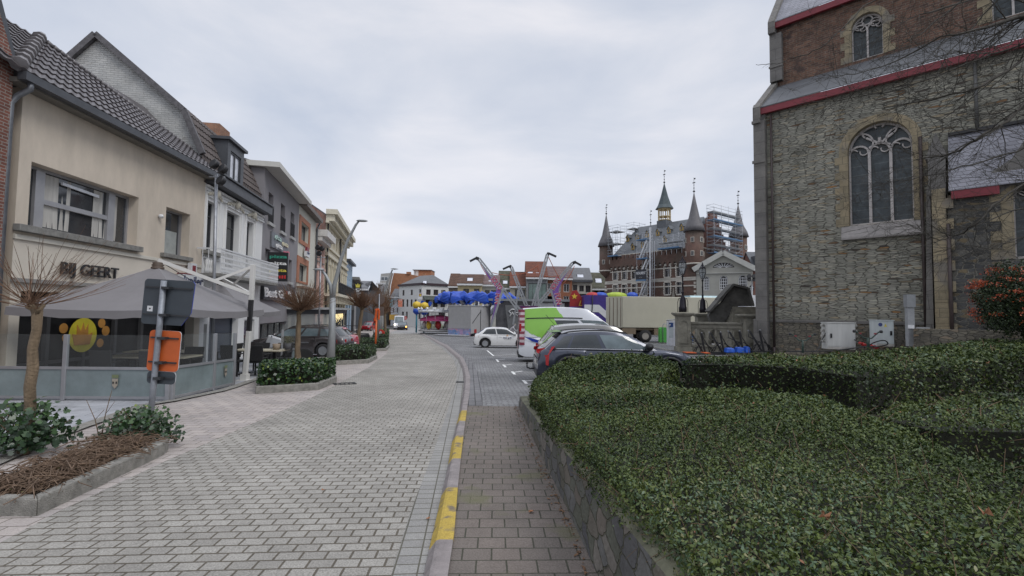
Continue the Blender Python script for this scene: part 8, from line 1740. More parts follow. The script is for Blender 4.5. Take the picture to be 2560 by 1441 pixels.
def flood(px, ptop, Y, lights, label, r_=.05, pxb=None):
 T_ = D(px, ptop, Y); B0 = Vector((D(pxb or px, 900, Y).x, Y, gz(Y))); t = thing('floodlight_mast', label, 'floodlight mast', tuple(B0)); m = MB(); m.tube([(0, 0, 0), T_-B0], [r_*1.1, r_], 10); m.tube([T_-B0-Vector((.25, 0, .1)), T_-B0+Vector((.3, 0, -.1))], .025, 6); m.build('pole', steel, t)
 for lx, ly_, rr in lights:
  P = D(lx, ly_, Y-.1)-B0; a = MB(); a.use(black_m); a.lathe([(0, .0), (rr*.9, .0), (rr, -.12), (rr*.93, -.16)], n=16, axis='Y'); a.use(mat('lens', (.42, .45, .50), rough=.2, var=.3, scale=40)); a.lathe([(rr*.88, -.15), (.0, -.155)], n=16, axis='Y'); o = a.build('floodlight', None, t); o.location = P; o.rotation_euler = (-R(22), 0, -R(25))
 return t
flood(541, 436, 16.2, ((541, 415, .17), (563, 427, .17), (558, 456, .17)), 'near floodlight mast with three round lamps before the white house', pxb=531)
flood(802, 640, 29.5, ((797, 621, .17), (807, 624, .16), (800, 636, .17)), 'second floodlight mast with round lamps in front of the pink house', pxb=795)
flood(1880, 700, 47.0, ((1873, 692, .22), (1885, 692, .22), (1873, 700, .2), (1886, 700, .2)), 'floodlight mast with four lamps near the church corner')
B_ = G(945, 869); t = thing('round_sign', 'round traffic sign on a pole seen from behind among bare trees', 'road sign', tuple(B_)); hh = D(945, 735, B_.y).z-B_.z; rm = mat('sign_back_brown', (.13, .095, .08), rough=.7, var=.15); MB().tube([(0, 0, 0), (0, 0, hh)], .04, 8).build('pole', steel, t); z_ = D(945, 749, B_.y).z-B_.z; MB().lathe([(.38, .04), (.38, .06)], (0, 0, z_), n=24, axis='Y', smooth=False).build('round_plate', rm, t); z_ = D(945, 778, B_.y).z-B_.z; MB().box(-.34, .34, .04, .06, z_-.33, z_+.30).build('square_plate', rm, t)
B_ = G(938, 878); t = thing('orange_post', 'bright orange leaning post with a forked head at the planter', 'post', tuple(B_)); q_ = lambda px, py: D(px, py, B_.y)-B_; om = mat('orange_paint', (.62, .11, .02), rough=.45, var=.1)
m = MB(); m.tube([(0, 0, 0), q_(941, 800)], .055, 8); m.build('shaft', om, t); m = MB(); a = q_(938, 803); b_ = q_(942, 775); m.beam(a, b_, .22, .10); m.beam(q_(947, 800), q_(948, 776), .08, .10); m.beam(q_(938, 776), q_(948, 774), .1, .14); m.build('head', om, t, bevel=.02)
# scooter with a topcase and the red round advertising bin
B_ = G(924, 857); t = thing('scooter', 'black scooter with grey top box parked behind the second tree', 'scooter', tuple(B_+Vector((-.2, .4, 0))), R(20))
for x in (-.62, .62): w_ = thing('wheel', None, None, (x, 0, .25)); w_.parent = t; MB().lathe([(.15, -.05), (.24, -.05), (.25, 0), (.24, .05), (.15, .05)], n=16, axis='Y').build('tyre', tyre_m, w_); MB().lathe([(.15, -.03), (.02, 0), (.15, .03)], n=12, axis='Y').build('rim', rim_m, w_)
m = MB(); m.hexa([(-.75, -.14, .32), (.1, -.14, .22), (.1, .14, .22), (-.75, .14, .32), (-.80, -.12, .66), (.05, -.14, .70), (.05, .14, .70), (-.80, .12, .66)]); m.box(.05, .45, -.17, .17, .2, .28); m.hexa([(.42, -.2, .25), (.62, -.1, .25), (.62, .1, .25), (.42, .2, .25), (.36, -.18, .95), (.44, -.08, 1.0), (.44, .08, 1.0), (.36, .18, .95)]); m.build('body', mat('scooter_black', (.02, .02, .022), rough=.25), t, bevel=.04); MB().box(-.8, .0, -.13, .13, .70, .80).build('seat', plas, t, bevel=.03); MB().box(-1.1, -.72, -.22, .22, .80, 1.15).build('top_box', mat('box_dark', (.05, .05, .055), rough=.3), t, bevel=.05); MB().tube([(.38, -.33, 1.05), (.4, 0, 1.0), (.38, .33, 1.05)], .02, 6).build('handlebar', black_m, t)
B_ = G(951, 853); t = thing('red_sign', 'red half round advertising board with a white emblem beside the scooter', 'sign', tuple(B_)); MB().prism([(-.4, .55)]+[(.4*math.cos(PI*k/12)*-1 if False else .42*math.cos(PI*k/12), .55+.55*math.sin(PI*k/12)) for k in range(13)]+[(-.42, .55)], -.04, .04).build('board', mat('sign_red', (.50, .04, .025)), t); m = MB(); m.box(-.12, .12, -.05, -.041, .68, .78); m.prism([(-.15, .80), (.15, .80), (0, .95)], -.05, -.041); m.build('emblem', fr_w, t); m = MB(); m.tube([(-.35, 0, .55), (-.4, 0, 0)], .02, 5); m.tube([(.35, 0, .55), (.4, 0, 0)], .02, 5); m.tube([(-.4, 0, .02), (.4, 0, .02)], .02, 5); m.build('stand', black_m, t)
# motorcycle behind the terrace
P = Vector((-8.6, 18.4, gz(18.4))); t = thing('motorcycle', 'white and black motorcycle parked behind the terrace tables', 'motorcycle', tuple(P), R(200))
for x in (-.68, .68): w_ = thing('wheel', None, None, (x, 0, .31)); w_.parent = t; MB().lathe([(.22, -.06), (.30, -.06), (.31, 0), (.30, .06), (.22, .06)], n=18, axis='Y').build('tyre', tyre_m, w_); MB().lathe([(.22, -.03), (.03, 0), (.22, .03)], n=14, axis='Y').build('rim', rim_m, w_)
m = MB(); m.hexa([(-.4, -.14, .35), (.3, -.14, .3), (.3, .14, .3), (-.4, .14, .35), (-.5, -.12, .72), (.35, -.15, .85), (.35, .15, .85), (-.5, .12, .72)]); m.build('engine_frame', plas, t, bevel=.04); m = MB(); m.hexa([(.1, -.16, .75), (.75, -.16, .6), (.75, .16, .6), (.1, .16, .75), (.15, -.12, 1.0), (.6, -.2, 1.15), (.6, .2, 1.15), (.15, .12, 1.0)]); m.build('fairing', fr_w, t, bevel=.05); MB().box(-.8, .1, -.14, .14, .78, .86).build('seat', plas, t, bevel=.03); MB().tube([(.45, -.38, 1.1), (.48, 0, 1.12), (.45, .38, 1.1)], .02, 6).build('handlebar', chrome, t)
# glazed terrace pavilion along the pavement
A_ = Vector((interp(TL, 30.5)-.5, 30.5, gz(30.5))); Bq = Vector((interp(TL, 39)-.55, 39, gz(39))); fP = Fr(A_.x, A_.y, Bq.x-A_.x, Bq.y-A_.y, z=gz(34)); LP = (Bq-A_).length; zr_ = D(845, 786, 31).z-fP.o.z
t = thing('terrace_pavilion', 'glazed terrace pavilion with dark posts, pale flat roof and light curtain', 'pavilion', tuple(fP.o), fP.rz); m = MB(); dpv = 4.2
for k in range(5):
 x = LP*k/4; m.box(x-.06, x+.06, -.06, .06, -.3, zr_)
 m.box(x-.06, x+.06, dpv-.06, dpv+.06, -.3, zr_)
m.box(-.06, LP+.06, -.08, .08, zr_, zr_+.28); m.box(-.08, .08, .08, dpv, zr_, zr_+.28); m.build('frame', fr_a, t); m = MB(); m.box(-.3, LP+.3, -.35, dpv, zr_+.285, zr_+.42); m.build('roof', mat('roof_grey', (.36, .37, .37)), t)
m = MB(); m.poly([(0, 0, 0), (LP, 0, 0), (LP, 0, zr_), (0, 0, zr_)]); m.build('side_glass', clr, t); m = MB(); m.poly([(0, 0, -.2), (0, dpv, -.2), (0, dpv, zr_), (0, 0, zr_)]); m.build('end_glass', clear_glass('hazy_glass', (.85, .88, .88), .45, .15), t)
m = MB();
for k in range(int(LP/.5)): m.box(k*.5, k*.5+.02, -.03, .0, 0, 1.3)
m.box(0, LP, -.04, .01, 1.3, 1.36); m.build('railing', post_m, t)
m = MB();
for k in range(260): x = random.uniform(0, LP*.6); z = zr_-abs(random.gauss(0, .22)); m.box(x, x+.03, -.14, -.11, z, z+.03)
m.build('light_curtain', mat('fairy_light', (1, .80, .42), emit=.9), t)
cc = mat('cream_curtain', (.5, .48, .40)); m = MB()
for k in range(9): y = .4+k*.42; m.box(.15, .18, y, y+.16, .2, zr_-.05)
m.build('curtain', cc, t)
P = Vector((interp(TL, 45)-1.0, 48, gz(48))); t = thing('planter_fence', 'wooden flower box with black glass screen at the far cafe', 'planter', tuple(P), R(-75)*0); MB().box(-3.0, .3, 0, .4, 0, .55).build('flower_box', mat('wood_box', (.20, .10, .06)), t); m = MB();
for k in range(5): x = -3+3.3*k/4; m.box(x-.04, x+.04, .1, .18, .55, 1.35)
m.box(-3, .3, .1, .16, 1.3, 1.36); m.build('screen_frame', black_m, t)
tag(MB().lathe([(.28, 0), (.32, 1.0), (.30, 1.05), (0, 1.1)], n=12).build('wheelie_bin', mat('bin_green', (.05, .26, .06)), loc=(P.x+1.8, 50, gz(50))), 'green bin on the far left pavement beside the red car', 'bin')
tag(MB().tube([(0, 0, 0), (0, 0, 1.6)], .03, 6).lathe([(0, 1.35), (.38, 1.6), (.38, 2.1), (0, 2.3)], n=12).build('folded_parasol', mat('red_cloth', (.42, .03, .03)), loc=(P.x+.9, 52, gz(52))), 'small red round parasol or sign at the far cafe', 'parasol')
# flags and no entry sign at the pub
for px, py, c, lab in ((976, 758, (.16, .38, .46), 'teal hanging flag cut like a castle at the bend'), (1000.5, 758, (.62, .22, .14), 'salmon hanging flag cut like a castle on the white pub')):
 P = D(px, py, 111); t = thing('street_flag', lab, 'flag', tuple(P), 0, 'castle shaped street flags'); m = MB(); m.prism([(-.5, -.9), (.5, -.9), (.5, .9), (.3, .9), (.3, .5), (.1, .5), (.1, .9), (-.1, .9), (-.1, .5), (-.3, .5), (-.3, .9), (-.5, .9)], 0, .03); m.build('cloth', mat('flag_%d' % px, c), t); MB().tube([(-.6, 0, .95), (.6, 0, .95)], .03, 5).build('rod', black_m, t)
P = G(1015, 821); P = Vector(((1015-1280)/1200*100, 100, gz(100))); t = thing('no_entry_sign', 'red round no entry sign with a white bar before the pub', 'road sign', tuple(P)); zz_ = D(1015, 795.5, 100).z-P.z; MB().tube([(0, 0, 0), (0, 0, zz_)], .05, 6).build('pole', steel, t); m = MB(); m.use(mat('sign_red', (.50, .04, .025))); m.lathe([(.36, -.06), (.36, -.04)], (0, 0, zz_), n=18, axis='Y', smooth=False); m.use(fr_w); m.box(-.26, .26, -.072, -.062, zz_-.07, zz_+.07); m.build('sign_plate', None, t)
# ================================================================ AT THE STAIR: BIN, PARKING METER, FOLDED FRAMES
def onG(px, py): return G(px, py)+Vector((0, 0, PZ))
P = onG(1659, 861); s_ = P.y/1200; t = thing('green_bin', 'bright green litter bin with steel hoop left of the parking meter', 'litter bin', tuple(P)); gm = mat('bin_lime', (.08, .36, .07), rough=.45, var=.1); W2_ = 11*s_; H2 = 36*s_
MB().prism([(-W2_, .1), (W2_, .1), (W2_, H2*.95), (W2_*.3, H2*1.12), (-W2_*.7, H2*1.12), (-W2_, H2)], -.3, .3).build('body', gm, t, bevel=.03); m = MB(); m.tube([(-W2_*.4, -.34, 0), (-W2_*.4, -.34, H2*1.25), (-W2_*.2, -.34, H2*1.36), (W2_*.35, -.34, H2*1.36), (W2_*.5, -.34, H2*1.25), (W2_*.5, -.34, H2*1.1)], .035, 6); m.build('hoop', steel, t)
P = onG(1680, 866)+Vector((0, -.3, 0)); s_ = P.y/1200; t = thing('parking_meter', 'white parking ticket machine with blue printed face beside the pillar', 'parking meter', tuple(P)); Hm = 62*s_; MB().box(-14*s_, 8*s_, -.25, .25, 0, Hm).build('body', mat('meter_white', (.60, .62, .66), rough=.35), t, bevel=.02); MB().prism([(-14.5*s_, Hm), (8.5*s_, Hm+.10), (8.5*s_, Hm+.16), (-14.5*s_, Hm+.06)], -.27, .27).build('cap', cgm, t); m = MB(); m.use(mat('meter_blue', (.02, .06, .20))); m.box(-13*s_, -2*s_, -.262, -.252, Hm*.74, Hm*.92); m.use(mat('meter_panel', (.45, .50, .52))); m.box(-13*s_, -2*s_, -.262, -.252, Hm*.32, Hm*.73); m.build('front_panel', None, t); text('P', .28, fr_w, t, (-12.5*s_, -.268, Hm*.77), ext=.002, bold=.01, name='letter_p')
fold = thing('folded_ride_frame', 'pair of folded black padded frames with hoops, first from the left before the balustrade', 'ride frame', (0, 0, 0), 0, 'folded ride frames before the balustrade'); m = MB()
blk = mat('pad_black', (.018, .018, .02), rough=.5)
for sx, top_ in ((-1, (-.62, 1.25)), (1, (.12, 1.28))):
 base = (.18 if sx < 0 else .30); m = MB(); m.beam((base, 0, .05), (top_[0]*.9+base*.1 if sx < 0 else .05, .0, top_[1]), .10, .08, up=(0, 1, 0)); m.build('padded_bar', blk, fold, bevel=.02)
 m = MB(); x0 = top_[0] if sx < 0 else .1; m.tube([(x0, -.1, top_[1]), (x0-.12*sx*-1*.5, -.14, top_[1]-.35), (base-.2*sx*-.5, -.12, .55), (base+.25*sx, -.12, .1)], .028, 5); m.tube([(base+sx*.05, .1, .62), (base+sx*.3, .1, .45), (base+sx*.45, .08, .12)], .03, 5); m.tube([(base+sx*.1, .14, .58), (base+sx*.42, .12, .36), (base+sx*.58, .1, .1)], .026, 5); m.build('hoop', black_m, fold)
 m = MB(); m.lathe([(0, -.05), (.05, 0), (0, .05)], (x0, 0, top_[1]+.02), n=8); m.build('end_cap', steel, fold)
m = MB(); m.box(-.45, .75, -.2, .2, .0, .06); m.build('base_plate', black_m, fold)
cells = [(1757, 884, 25.6, 'pair of folded black padded frames with hoops, first from the left before the balustrade'), (1804, 883, 25.2, 'second pair of folded black frames from the left, left of the blue bags'), (1852, 881, 24.8, 'third pair of folded black frames, standing in the blue bags'), (1903, 880, 24.3, 'fourth pair of folded black frames, nearest the church corner')]
for i, (px, py, Y, lab) in enumerate(cells):
 P = D(px-6, py, Y)
 if i == 0: fold.location = P; fold.scale = (.84,)*3
 else: dup(fold, tuple(P), None, lab, scale=.84)
P = D(1836, 882, 24.6); m = MB(); m.use(mat('bag_blue', (.02, .10, .50), rough=.4, var=.3, scale=9));
for dx, w_, hh in ((-.25, .45, .26), (.25, .4, .3), (.62, .25, .34)): m.hexa([(dx-w_/2, -.2, 0), (dx+w_/2, -.2, 0), (dx+w_/2, .2, 0), (dx-w_/2, .2, 0), (dx-w_/2+.05, -.15, hh), (dx+w_/2-.03, -.18, hh-.05), (dx+w_/2-.06, .15, hh), (dx-w_/2+.02, .15, hh-.03)])
tag(m.build('blue_bags', None, loc=P, bevel=.04), 'crumpled bright blue bags lying among the folded frames', 'bags')
P = D(1742, 886, 25.2); m = MB(); m.use(black_m); m.box(-.7, 1.4, -.25, .25, 0, .07); m.use(mat('strap_orange', (.55, .10, .02))); m.box(-.65, -.1, -.27, .27, .07, .10); m.box(.3, .6, -.27, .27, .07, .10); tag(m.build('folded_ramp', None, loc=P), 'flat black folded ramp with orange strips at the pillar foot', 'ramp')
# ================================================================ FAIRGROUND ON THE SQUARE
pur = mat('banner_purple', (.20, .09, .36), rough=.6, var=.2); pnk2 = mat('fair_pink', (.62, .10, .28)); blu = mat('cover_blue', (.015, .07, .42), rough=.5, var=.25, scale=2); alu = MC['alu']; gtr = mat('trailer_grey', (.40, .40, .405), rough=.5, var=.08); fy = mat('fair_yellow', (.68, .48, .05)); fr_ = mat('fair_red', (.40, .03, .03)); mur = brick('mural', (.10, .22, .42), (.45, .22, .30), (.35, .30, .30), bw=.5, bh=.35, mort=.02, distort=1.2, var=.4, bump=0)
G0 = lambda Y: gz(Y)+PZ
# grey trailer
C_ = D(1177, 842, 58); f = Fr(C_.x-3.1*.93, C_.y+3.1*.37, .93, -.37, z=C_.z); h = D(1177, 766, 58).z-C_.z
t = thing('fair_trailer', 'grey corrugated fair trailer with painted skirt below its long side', 'trailer', tuple(f.o), f.rz); m = MB(); m.box(0, 3.1, 0, 5.7, .35, h)
for k in range(26): m.box(.05+k*.118, .10+k*.118, -.03, -.001, .95, h-.1)
m.build('box_body', gtr, t); MB().box(-.05, 3.15, -.05, 5.75, h+.002, h+.12).build('roof', alu, t); MB().box(0, 3.1, -.08, -.035, .12, .92).build('painted_skirt', mur, t)
m = MB(); m.box(3.102, 3.14, .9, 1.5, .4, .85); m.build('rear_lamp', fr_, t); m = MB(); m.beam((3.15, .3, 1.6), (3.15, 2.6, h-.6), .05); m.box(3.11, 3.15, 2.6, 2.68, .5, h-.4); m.build('strut', black_m, t); MB().box(-1.2, 3.0, -1.6, -.1, .1, .2).build('ramp', alu, t)
# ride with blue covered cars
Yc_ = 66.0; C_ = D(1192, 790, Yc_); C_.z = G0(Yc_); zc_ = D(1192, 741, Yc_).z-C_.z; t = thing('covered_ride', 'circular fair ride with white arms and gondolas wrapped in blue covers', 'fairground ride', tuple(C_)); MB().lathe([(1.2, 0), (1.0, 1.6), (.4, 2.2), (.3, zc_)], n=14).build('hub', gtr, t)
for k in range(11):
 a = 2*PI*k/11+.2; c, s_ = math.cos(a), math.sin(a); MB().beam((c*.6, s_*.6, 1.3), (c*4.1, s_*4.1, zc_-.3), .38, .30).build('arm', fr_w, t)
 m = MB(); m.use(blu); n = 9; rings = []
 for i in range(6):
  v = i/5; ring = []
  for j in range(n):
   b_ = 2*PI*j/n; r_ = (1.35, 1.45, 1.4, 1.3, 1.15, .7)[i]*(1+.24*math.sin(j*2.3+k*1.7+i*.5)); ring.append((c*4.2+math.cos(b_)*r_, s_*4.2+math.sin(b_)*r_*.9, zc_-.9+v*1.25+.30*math.sin(j*1.7+k*2+i)*(1-v*.3)))
  rings.append(ring)
 for r_ in rings: m.v += r_
 for i in range(5):
  for j in range(n): m.face((i*n+j, i*n+(j+1) % n, (i+1)*n+(j+1) % n, (i+1)*n+j))
 m.face([5*n+j for j in range(n)]); m.build('covered_gondola', blu, t)
m = MB(); m.lathe([(.0, 0), (.5, .4), (.55, 1.0), (.3, 1.6), (0, 1.8)], (-.2, -2.2, 2.2), n=10); m.build('centre_figure', mat('sky_blue', (.06, .38, .60)), t)
# bungee trampoline with four leaning masts
Yb = 50.0; C_ = D(1345, 812, Yb); C_.z = G0(Yb); q_ = lambda px, py, dy=0.0: D(px, py, Yb+dy)-C_
t = thing('bungee_ride', 'bungee ride with four leaning silver masts and two purple lettered banners', 'fairground ride', tuple(C_)); al2 = mat('mast_silver', (.32, .33, .34), rough=.35, metal=.5)
for a, b_, dy in (((1305, 785), (1197, 648), -1.5), ((1330, 800), (1278, 668), 1.8), ((1325, 795), (1369, 636), -.5), ((1340, 768), (1432, 658), 1.0)):
 A, B = q_(*a, dy), q_(*b_, dy); n_ = (B-A).cross(Vector((0, 1, 0))).normalized()*.13; m = MB()
 for s_ in (-1, 1): m.beam(A+n_*s_, B+n_*s_*.8, .10, .16)
 for k in range(9): P = A.lerp(B, k/8.5); m.beam(P-n_, P+n_, .08)
 m.build('mast', al2, t); m = MB(); d = (B-A).normalized(); m.beam(B, B+Vector((d.x*.5, 0, .1)), .42, .3); m.beam(B+Vector((d.x*.4, 0, .1)), B+Vector((math.copysign(.9, d.x), 0, -.25)), .2, .2); m.build('pulley_head', black_m, t)
for a, b_, dy in (((1258, 722), (1226, 822), -1.5), ((1342, 720), (1350, 790), -.5), ((1378, 728), (1400, 800), 1.0), ((1296, 725), (1283, 812), 1.8)): MB().beam(q_(*a, dy), q_(*b_, dy), .17, .2).build('strut', al2, t)
def banner(pts, dy, txts):
 m = MB(); P = [q_(*p, dy) for p in pts]; m.prism([(p.x, p.z) for p in P], dy-.03, dy+.03); o = m.build('banner', pur, t)
 for body, (x0, y0), (x1, y1), sz in txts:
  A, B = q_(x0, y0, dy), q_(x1, y1, dy); w_ = (B-A).length; ang = math.atan2(B.z-A.z, B.x-A.x)
  for mm_, bo, of in ((fr_w, .05, -.045), (mat('letter_crimson', (.45, .03, .10)), .015, -.06)): text(body, sz, mm_, t, (A.x, dy+of, A.z), rot=(PI/2, -ang, 0), ext=.004, bold=bo, width=w_)
banner([(1200, 657), (1259, 722), (1228, 821), (1224, 822), (1238, 760), (1241, 722), (1222, 695)], -1.5, [('SOLTO', (1226, 698), (1247, 727), .75), ('FUN', (1240, 734), (1237, 759), .75)])
banner([(1427, 668), (1376, 724), (1387, 776), (1401, 778), (1396, 745), (1397, 722), (1410, 695)], 1.0, [('SOLTO', (1385, 727), (1402, 698), .75), ('FUN', (1387, 734), (1392, 762), .75)])
m = MB()
for a, b_, c in (((1230, 682), (1300, 702), (1345, 664)), ((1345, 664), (1340, 700), (1400, 690)), ((1198, 652), (1208, 682), (1238, 712)), ((1370, 640), (1388, 680), (1404, 706)), ((1436, 665), (1425, 695), (1405, 712))):
 A, B, Cc = q_(*a), q_(*b_), q_(*c); m.tube([A.lerp(B, u).lerp(B.lerp(Cc, u), u) for u in [i/8 for i in range(9)]], .035, 4)
m.build('bungee_cord', mat('cord_red', (.35, .09, .04)), t)
a, b_ = q_(1298, 765), q_(1345, 783); m = MB(); m.prism([(a.x, a.z), (b_.x, a.z), (b_.x-.4, b_.z), (a.x+.4, b_.z)], -.6, -.5); m.build('name_board', mat('board_plum', (.09, .02, .10)), t); text('SOLTO FUN', .5, MC['letter_crimson'], t, (a.x+.35, -.62, b_.z+.2), ext=.004, bold=.02, width=b_.x-a.x-.8)
# long dark stand with slanted grey panel and white emblem
def fbox(px0, px1, yt, Y, mm, name, label, cat, dep=2.5, part='body', yb=None):
 P0 = D(px0, yt, Y); P1 = D(px1, yt, Y); z0 = G0(Y) if yb is None else D(px0, yb, Y).z; t = thing(name, label, cat, (P0.x, Y, z0)); MB().box(0, P1.x-P0.x, 0, dep, 0, P0.z-z0).build(part, mm, t); return t, P1.x-P0.x, P0.z-z0
t, w_, h = fbox(1240, 1430, 753, 62, glass('stand_dark', (.05, .05, .055), rough=.25, var=.9, scale=.8), 'games_stand', 'long dark glazed fair stand under a thin pale roof behind the bungee ride', 'fair stand'); MB().box(-1, w_+5.5, -.6, 3, h+.01, h+.3).build('roof', mat('stand_roof', (.20, .215, .23)), t)
x = D(1263, 760, 62).x-D(1240, 760, 62).x; m = MB(); m.prism([(x, h-.5), (x+2.3, h-.5), (x+3.6, .3), (x+.5, .3)], -.35, -.2); m.build('grey_panel', mat('panel_slate', (.13, .135, .14)), t); m = MB(); m.prism([(x+2.6, h-.5), (x+3.2, h-.5), (x+5.2, .6), (x+4.6, .6)], -.36, -.3); m.build('white_stripe', fr_w, t); cx_, cz_ = x+1.1, h-1.5
m = MB(); m.tube([(cx_-.5, -.4, cz_-.5), (cx_-.3, -.4, cz_-.1), (cx_-.6, -.4, cz_+.2), (cx_-.2, -.4, cz_+.45), (cx_+.5, -.4, cz_+.4), (cx_+.7, -.4, cz_+.1), (cx_+.2, -.4, cz_-.05), (cx_+.5, -.4, cz_-.4)], .09, 5); m.tube([(cx_-.2, -.4, cz_+.1), (cx_+.1, -.4, cz_-.4)], .06, 5); m.build('white_emblem', fr_w, t)
m = MB(); m.use(fr_w); m.box(w_*.50, w_*.9, -.1, -.01, 1.6, h-.2); m.build('white_hoarding', None, t)
t, w_, h = fbox(1461, 1520, 738, 55, mat('trailer_purple', (.05, .03, .20), rough=.45), 'striped_trailer', 'deep purple trailer with white chevron stripes next to the beige truck', 'trailer')
m = MB()
for k in range(2): z = h-1.1-k*1.75; m.prism([(0, z), (w_*.62, z), (w_, z-.9), (w_, z-1.75), (w_*.60, z-.85), (0, z-.85)], -.03, -.004)
m.build('stripes', fr_w, t); MB().tube([(w_*.35, -.06, h), (w_*.33, -.06, h*.7), (w_*.30, -.06, h*.5), (w_*.2, -.06, .8)], .06, 5).build('hose', black_m, t)
t, w_, h = fbox(1424, 1462, 768, 57, black_m, 'lucky_stand', 'fair stall with a red arched sign bearing a yellow star', 'fair stall'); m = MB(); m.use(mat('sign_maroon', (.30, .02, .02))); m.prism([(0, h), (w_, h), (w_, h+1.3), (w_*.75, h+1.2), (w_*.45, h+2.0), (w_*.15, h+1.9), (0, h+1.2)], -.2, -.05); m.use(fy); m.prism([(w_*.30+.38*(1 if k % 2 == 0 else .42)*math.sin(PI*k/5), h+1.25+.38*(1 if k % 2 == 0 else .42)*math.cos(PI*k/5)) for k in range(10)], -.24, -.21); m.box(-.1, w_+.0, -.5, -.2, h-.35, h-.08); m.use(blu); m.box(-.1, w_, -.5, -.2, h-.07, h+.02); m.build('arched_sign', None, t); text('Lu', .9, fy, t, (w_*.55, -.24, h+.15), ext=.01, bold=.01, shear=.3)
for px, r_, c, lab in ((1481, .9, fr_, 'red arched ride top peeping over the purple trailer'), (1502, .9, blu, 'blue arched ride top next to the town hall corner'), (1540, 1.5, mat('lime', (.35, .45, .05)), 'green and orange canopy top above the beige truck'), (1580, .8, blu, 'small blue arched top behind the beige truck')):
 P = D(px, 738, 66); tag(MB().lathe([(r_, -.6), (r_, 0), (r_*.8, .22), (r_*.4, .36), (0, .4)], n=14).build('ride_top', c, loc=P), lab, 'ride top')
# carousel with pink canopy, gondolas on poles
P = D(1094, 835, 66); P.z = G0(66); t = thing('children_carousel', 'small children carousel with pink skirt, white bulbs and toy figures', 'carousel', tuple(P)); H_ = lambda py: D(1095, py, 66).z-P.z
m = MB(); m.lathe([(2.6, .35), (2.6, .6)], n=20); m.build('platform', gtr, t); m = MB(); m.lathe([(2.4, H_(797)), (2.5, H_(803))], n=20); m.lathe([(2.5, H_(797)), (1.2, H_(790)), (0, H_(788))], n=20); m.build('pink_canopy', pnk2, t); m = MB(); m.lathe([(2.7, H_(782)), (2.7, H_(777)), (1.0, H_(775)), (0, H_(774))], n=20); m.build('upper_canopy', fr_w, t)
m = MB()
for k in range(12): a = k*PI/6; m.tube([(2.4*math.cos(a), 2.4*math.sin(a), .5), (2.4*math.cos(a), 2.4*math.sin(a), H_(777))], .03, 5)
m.build('poles', alu, t); m = MB()
for k in range(16): a = k*PI/8; m.lathe([(0, -.22), (.2, 0), (0, .25)], (2.7*math.cos(a), 2.7*math.sin(a), H_(773)), n=8)
m.build('globe_bulbs', mat('bulb_white', (.8, .8, .8)), t); m = MB()
for k in range(8): a = k*PI/4+.2; m.use((fr_, fr_w, fy)[k % 3]); m.lathe([(0, 0), (.35, .3), (.4, .7), (.15, 1.1), (0, 1.2)], (1.8*math.cos(a), 1.8*math.sin(a), .6), n=8)
m.build('toy_figures', None, t)
for px, py, lab in ((1042, 766, 'yellow and blue balloon gondola left of the pub awning'), (1061, 768, 'yellow and blue balloon gondola nearer the carousel')):
 P = D(px, py, 70); b0 = Vector((P.x, 70, G0(70))); t = thing('balloon_gondola', lab, 'ride gondola', tuple(b0), 0, 'balloon gondolas of the children ride'); z = P.z-b0.z; MB().tube([(0, 0, 0), (0, 0, z-.9)], .12, 8).build('pole', mat('teal', (.05, .22, .30)), t); m = MB(); m.use(fy); m.lathe([(0, .75), (.55, .5), (.65, .1), (.4, -.3)], (0, 0, z), n=12); m.use(blu); m.lathe([(.5, -.35), (.55, -.9), (.2, -1.2), (0, -1.2)], (0, 0, z), n=12); m.cbox((.8, 0, z+.5), (.5, .1, .6), ry=.5); m.build('gondola', None, t)
t, w_, h = fbox(1720, 1802, 752, 52, mat('stall_blue', (.08, .17, .40)), 'pancake_stall', 'fair food stall with pale blue and pink awning lettering behind the lamps', 'fair stall'); m = MB(); m.use(mat('awning_teal', (.45, .60, .62))); m.prism([(-.8, h-.3), (0, h+.55), (2.5, h+.6), (2.5, h+.45), (0, h+.4)], .2, w_, 'yz'); m.use(fy); m.box(.6, w_*.5, -.12, -.02, h-1.1, h-.5); m.build('awning', None, t); text('La Fa Mille', .5, pnk2, t, (w_*.35, -.5, h-.05), ext=.01, bold=.02, width=w_*.6); text('Snoep', .6, fr_, t, (.7, -.14, h-1.0), ext=.005, bold=.02)
fbox(1866, 1912, 738, 50, mat('tent_white', (.60, .61, .63)), 'white_container', 'plain white container between the iron lamps and the church', 'container')
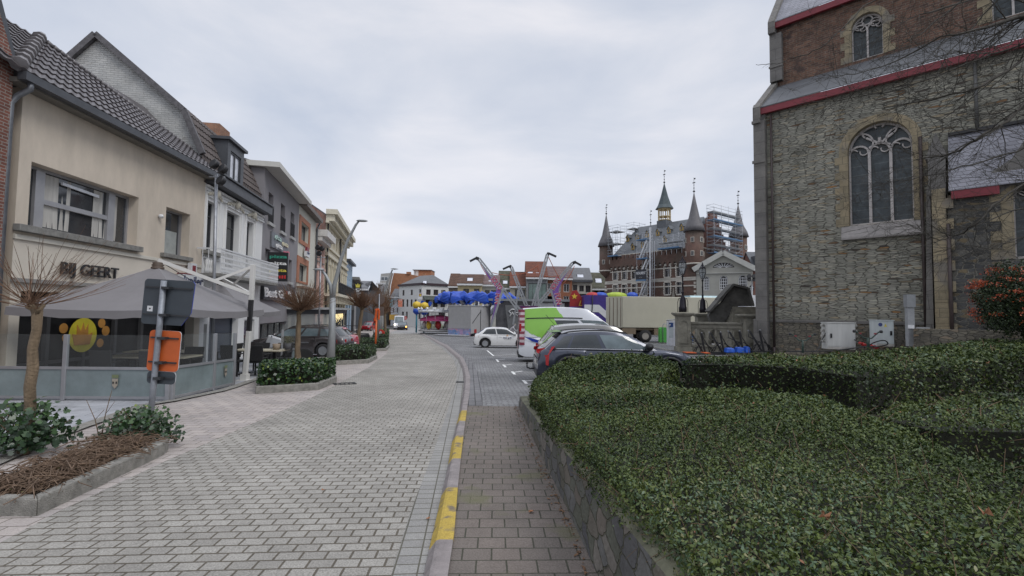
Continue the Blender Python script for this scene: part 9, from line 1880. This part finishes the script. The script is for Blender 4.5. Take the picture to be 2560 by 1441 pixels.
# crowd barrier and a person bending behind the white hatchback
P = D(1236, 830, 48); P.z = G0(48); t = thing('crowd_barrier', 'steel crowd barrier behind the white hatchback', 'barrier', tuple(P)); m = MB(); m.box(0, 4.5, -.02, .02, 1.0, 1.05); m.box(0, 4.5, -.02, .02, .2, .25)
for k in range(24): m.box(k*.193, k*.193+.03, -.012, .012, .25, 1.0)
m.box(0, .05, -.3, .3, 0, .04); m.box(4.4, 4.45, -.3, .3, 0, .04); m.box(2.2, 2.25, -.02, .02, 0, .2); m.build('barrier_frame', alu, t)
P = D(1276, 832, 46); P.z = G0(46); t = thing('person', 'person in a white top bending forward behind the white hatchback', 'person', tuple(P))
def skin(name, vs, es, rr, mm, par):
 me = bpy.data.meshes.new(name); me.from_pydata(vs, es, []); o = bpy.data.objects.new(name, me); COL.objects.link(o)
 o.modifiers.new('skin', 'SKIN'); o.modifiers.new('sub', 'SUBSURF').levels = 1
 for i, r_ in enumerate(rr): me.skin_vertices[0].data[i].radius = (r_, r_)
 me.skin_vertices[0].data[0].use_root = True; me.materials.append(mm); o.parent = par; return o
skin('body', [(0, 0, .95), (.05, 0, 1.12), (.22, 0, 1.32), (.32, 0, 1.42), (.40, 0, 1.50), (.46, 0, 1.56), (.27, .2, 1.34), (.40, .26, 1.08), (.55, .2, .92), (.27, -.2, 1.34), (.42, -.26, 1.1), (.58, -.2, .95), (0, .12, .9), (.06, .13, .5), (-.02, .13, .08), (.1, .13, .04), (0, -.12, .9), (.02, -.13, .5), (-.08, -.13, .08), (.05, -.13, .04)], [(0, 1), (1, 2), (2, 3), (3, 4), (4, 5), (2, 6), (6, 7), (7, 8), (2, 9), (9, 10), (10, 11), (0, 12), (12, 13), (13, 14), (14, 15), (0, 16), (16, 17), (17, 18), (18, 19)], [.15, .15, .16, .06, .095, .085, .07, .05, .035, .07, .05, .035, .095, .065, .045, .04, .095, .065, .045, .04], mat('person_clothes', (.42, .40, .42), var=.25, scale=4), t)
m = MB(); m.lathe([(0, -.02), (.10, .02), (.095, .09), (0, .13)], (.44, 0, 1.56), n=10); m.build('hair', mat('hair_grey', (.35, .30, .26)), t)
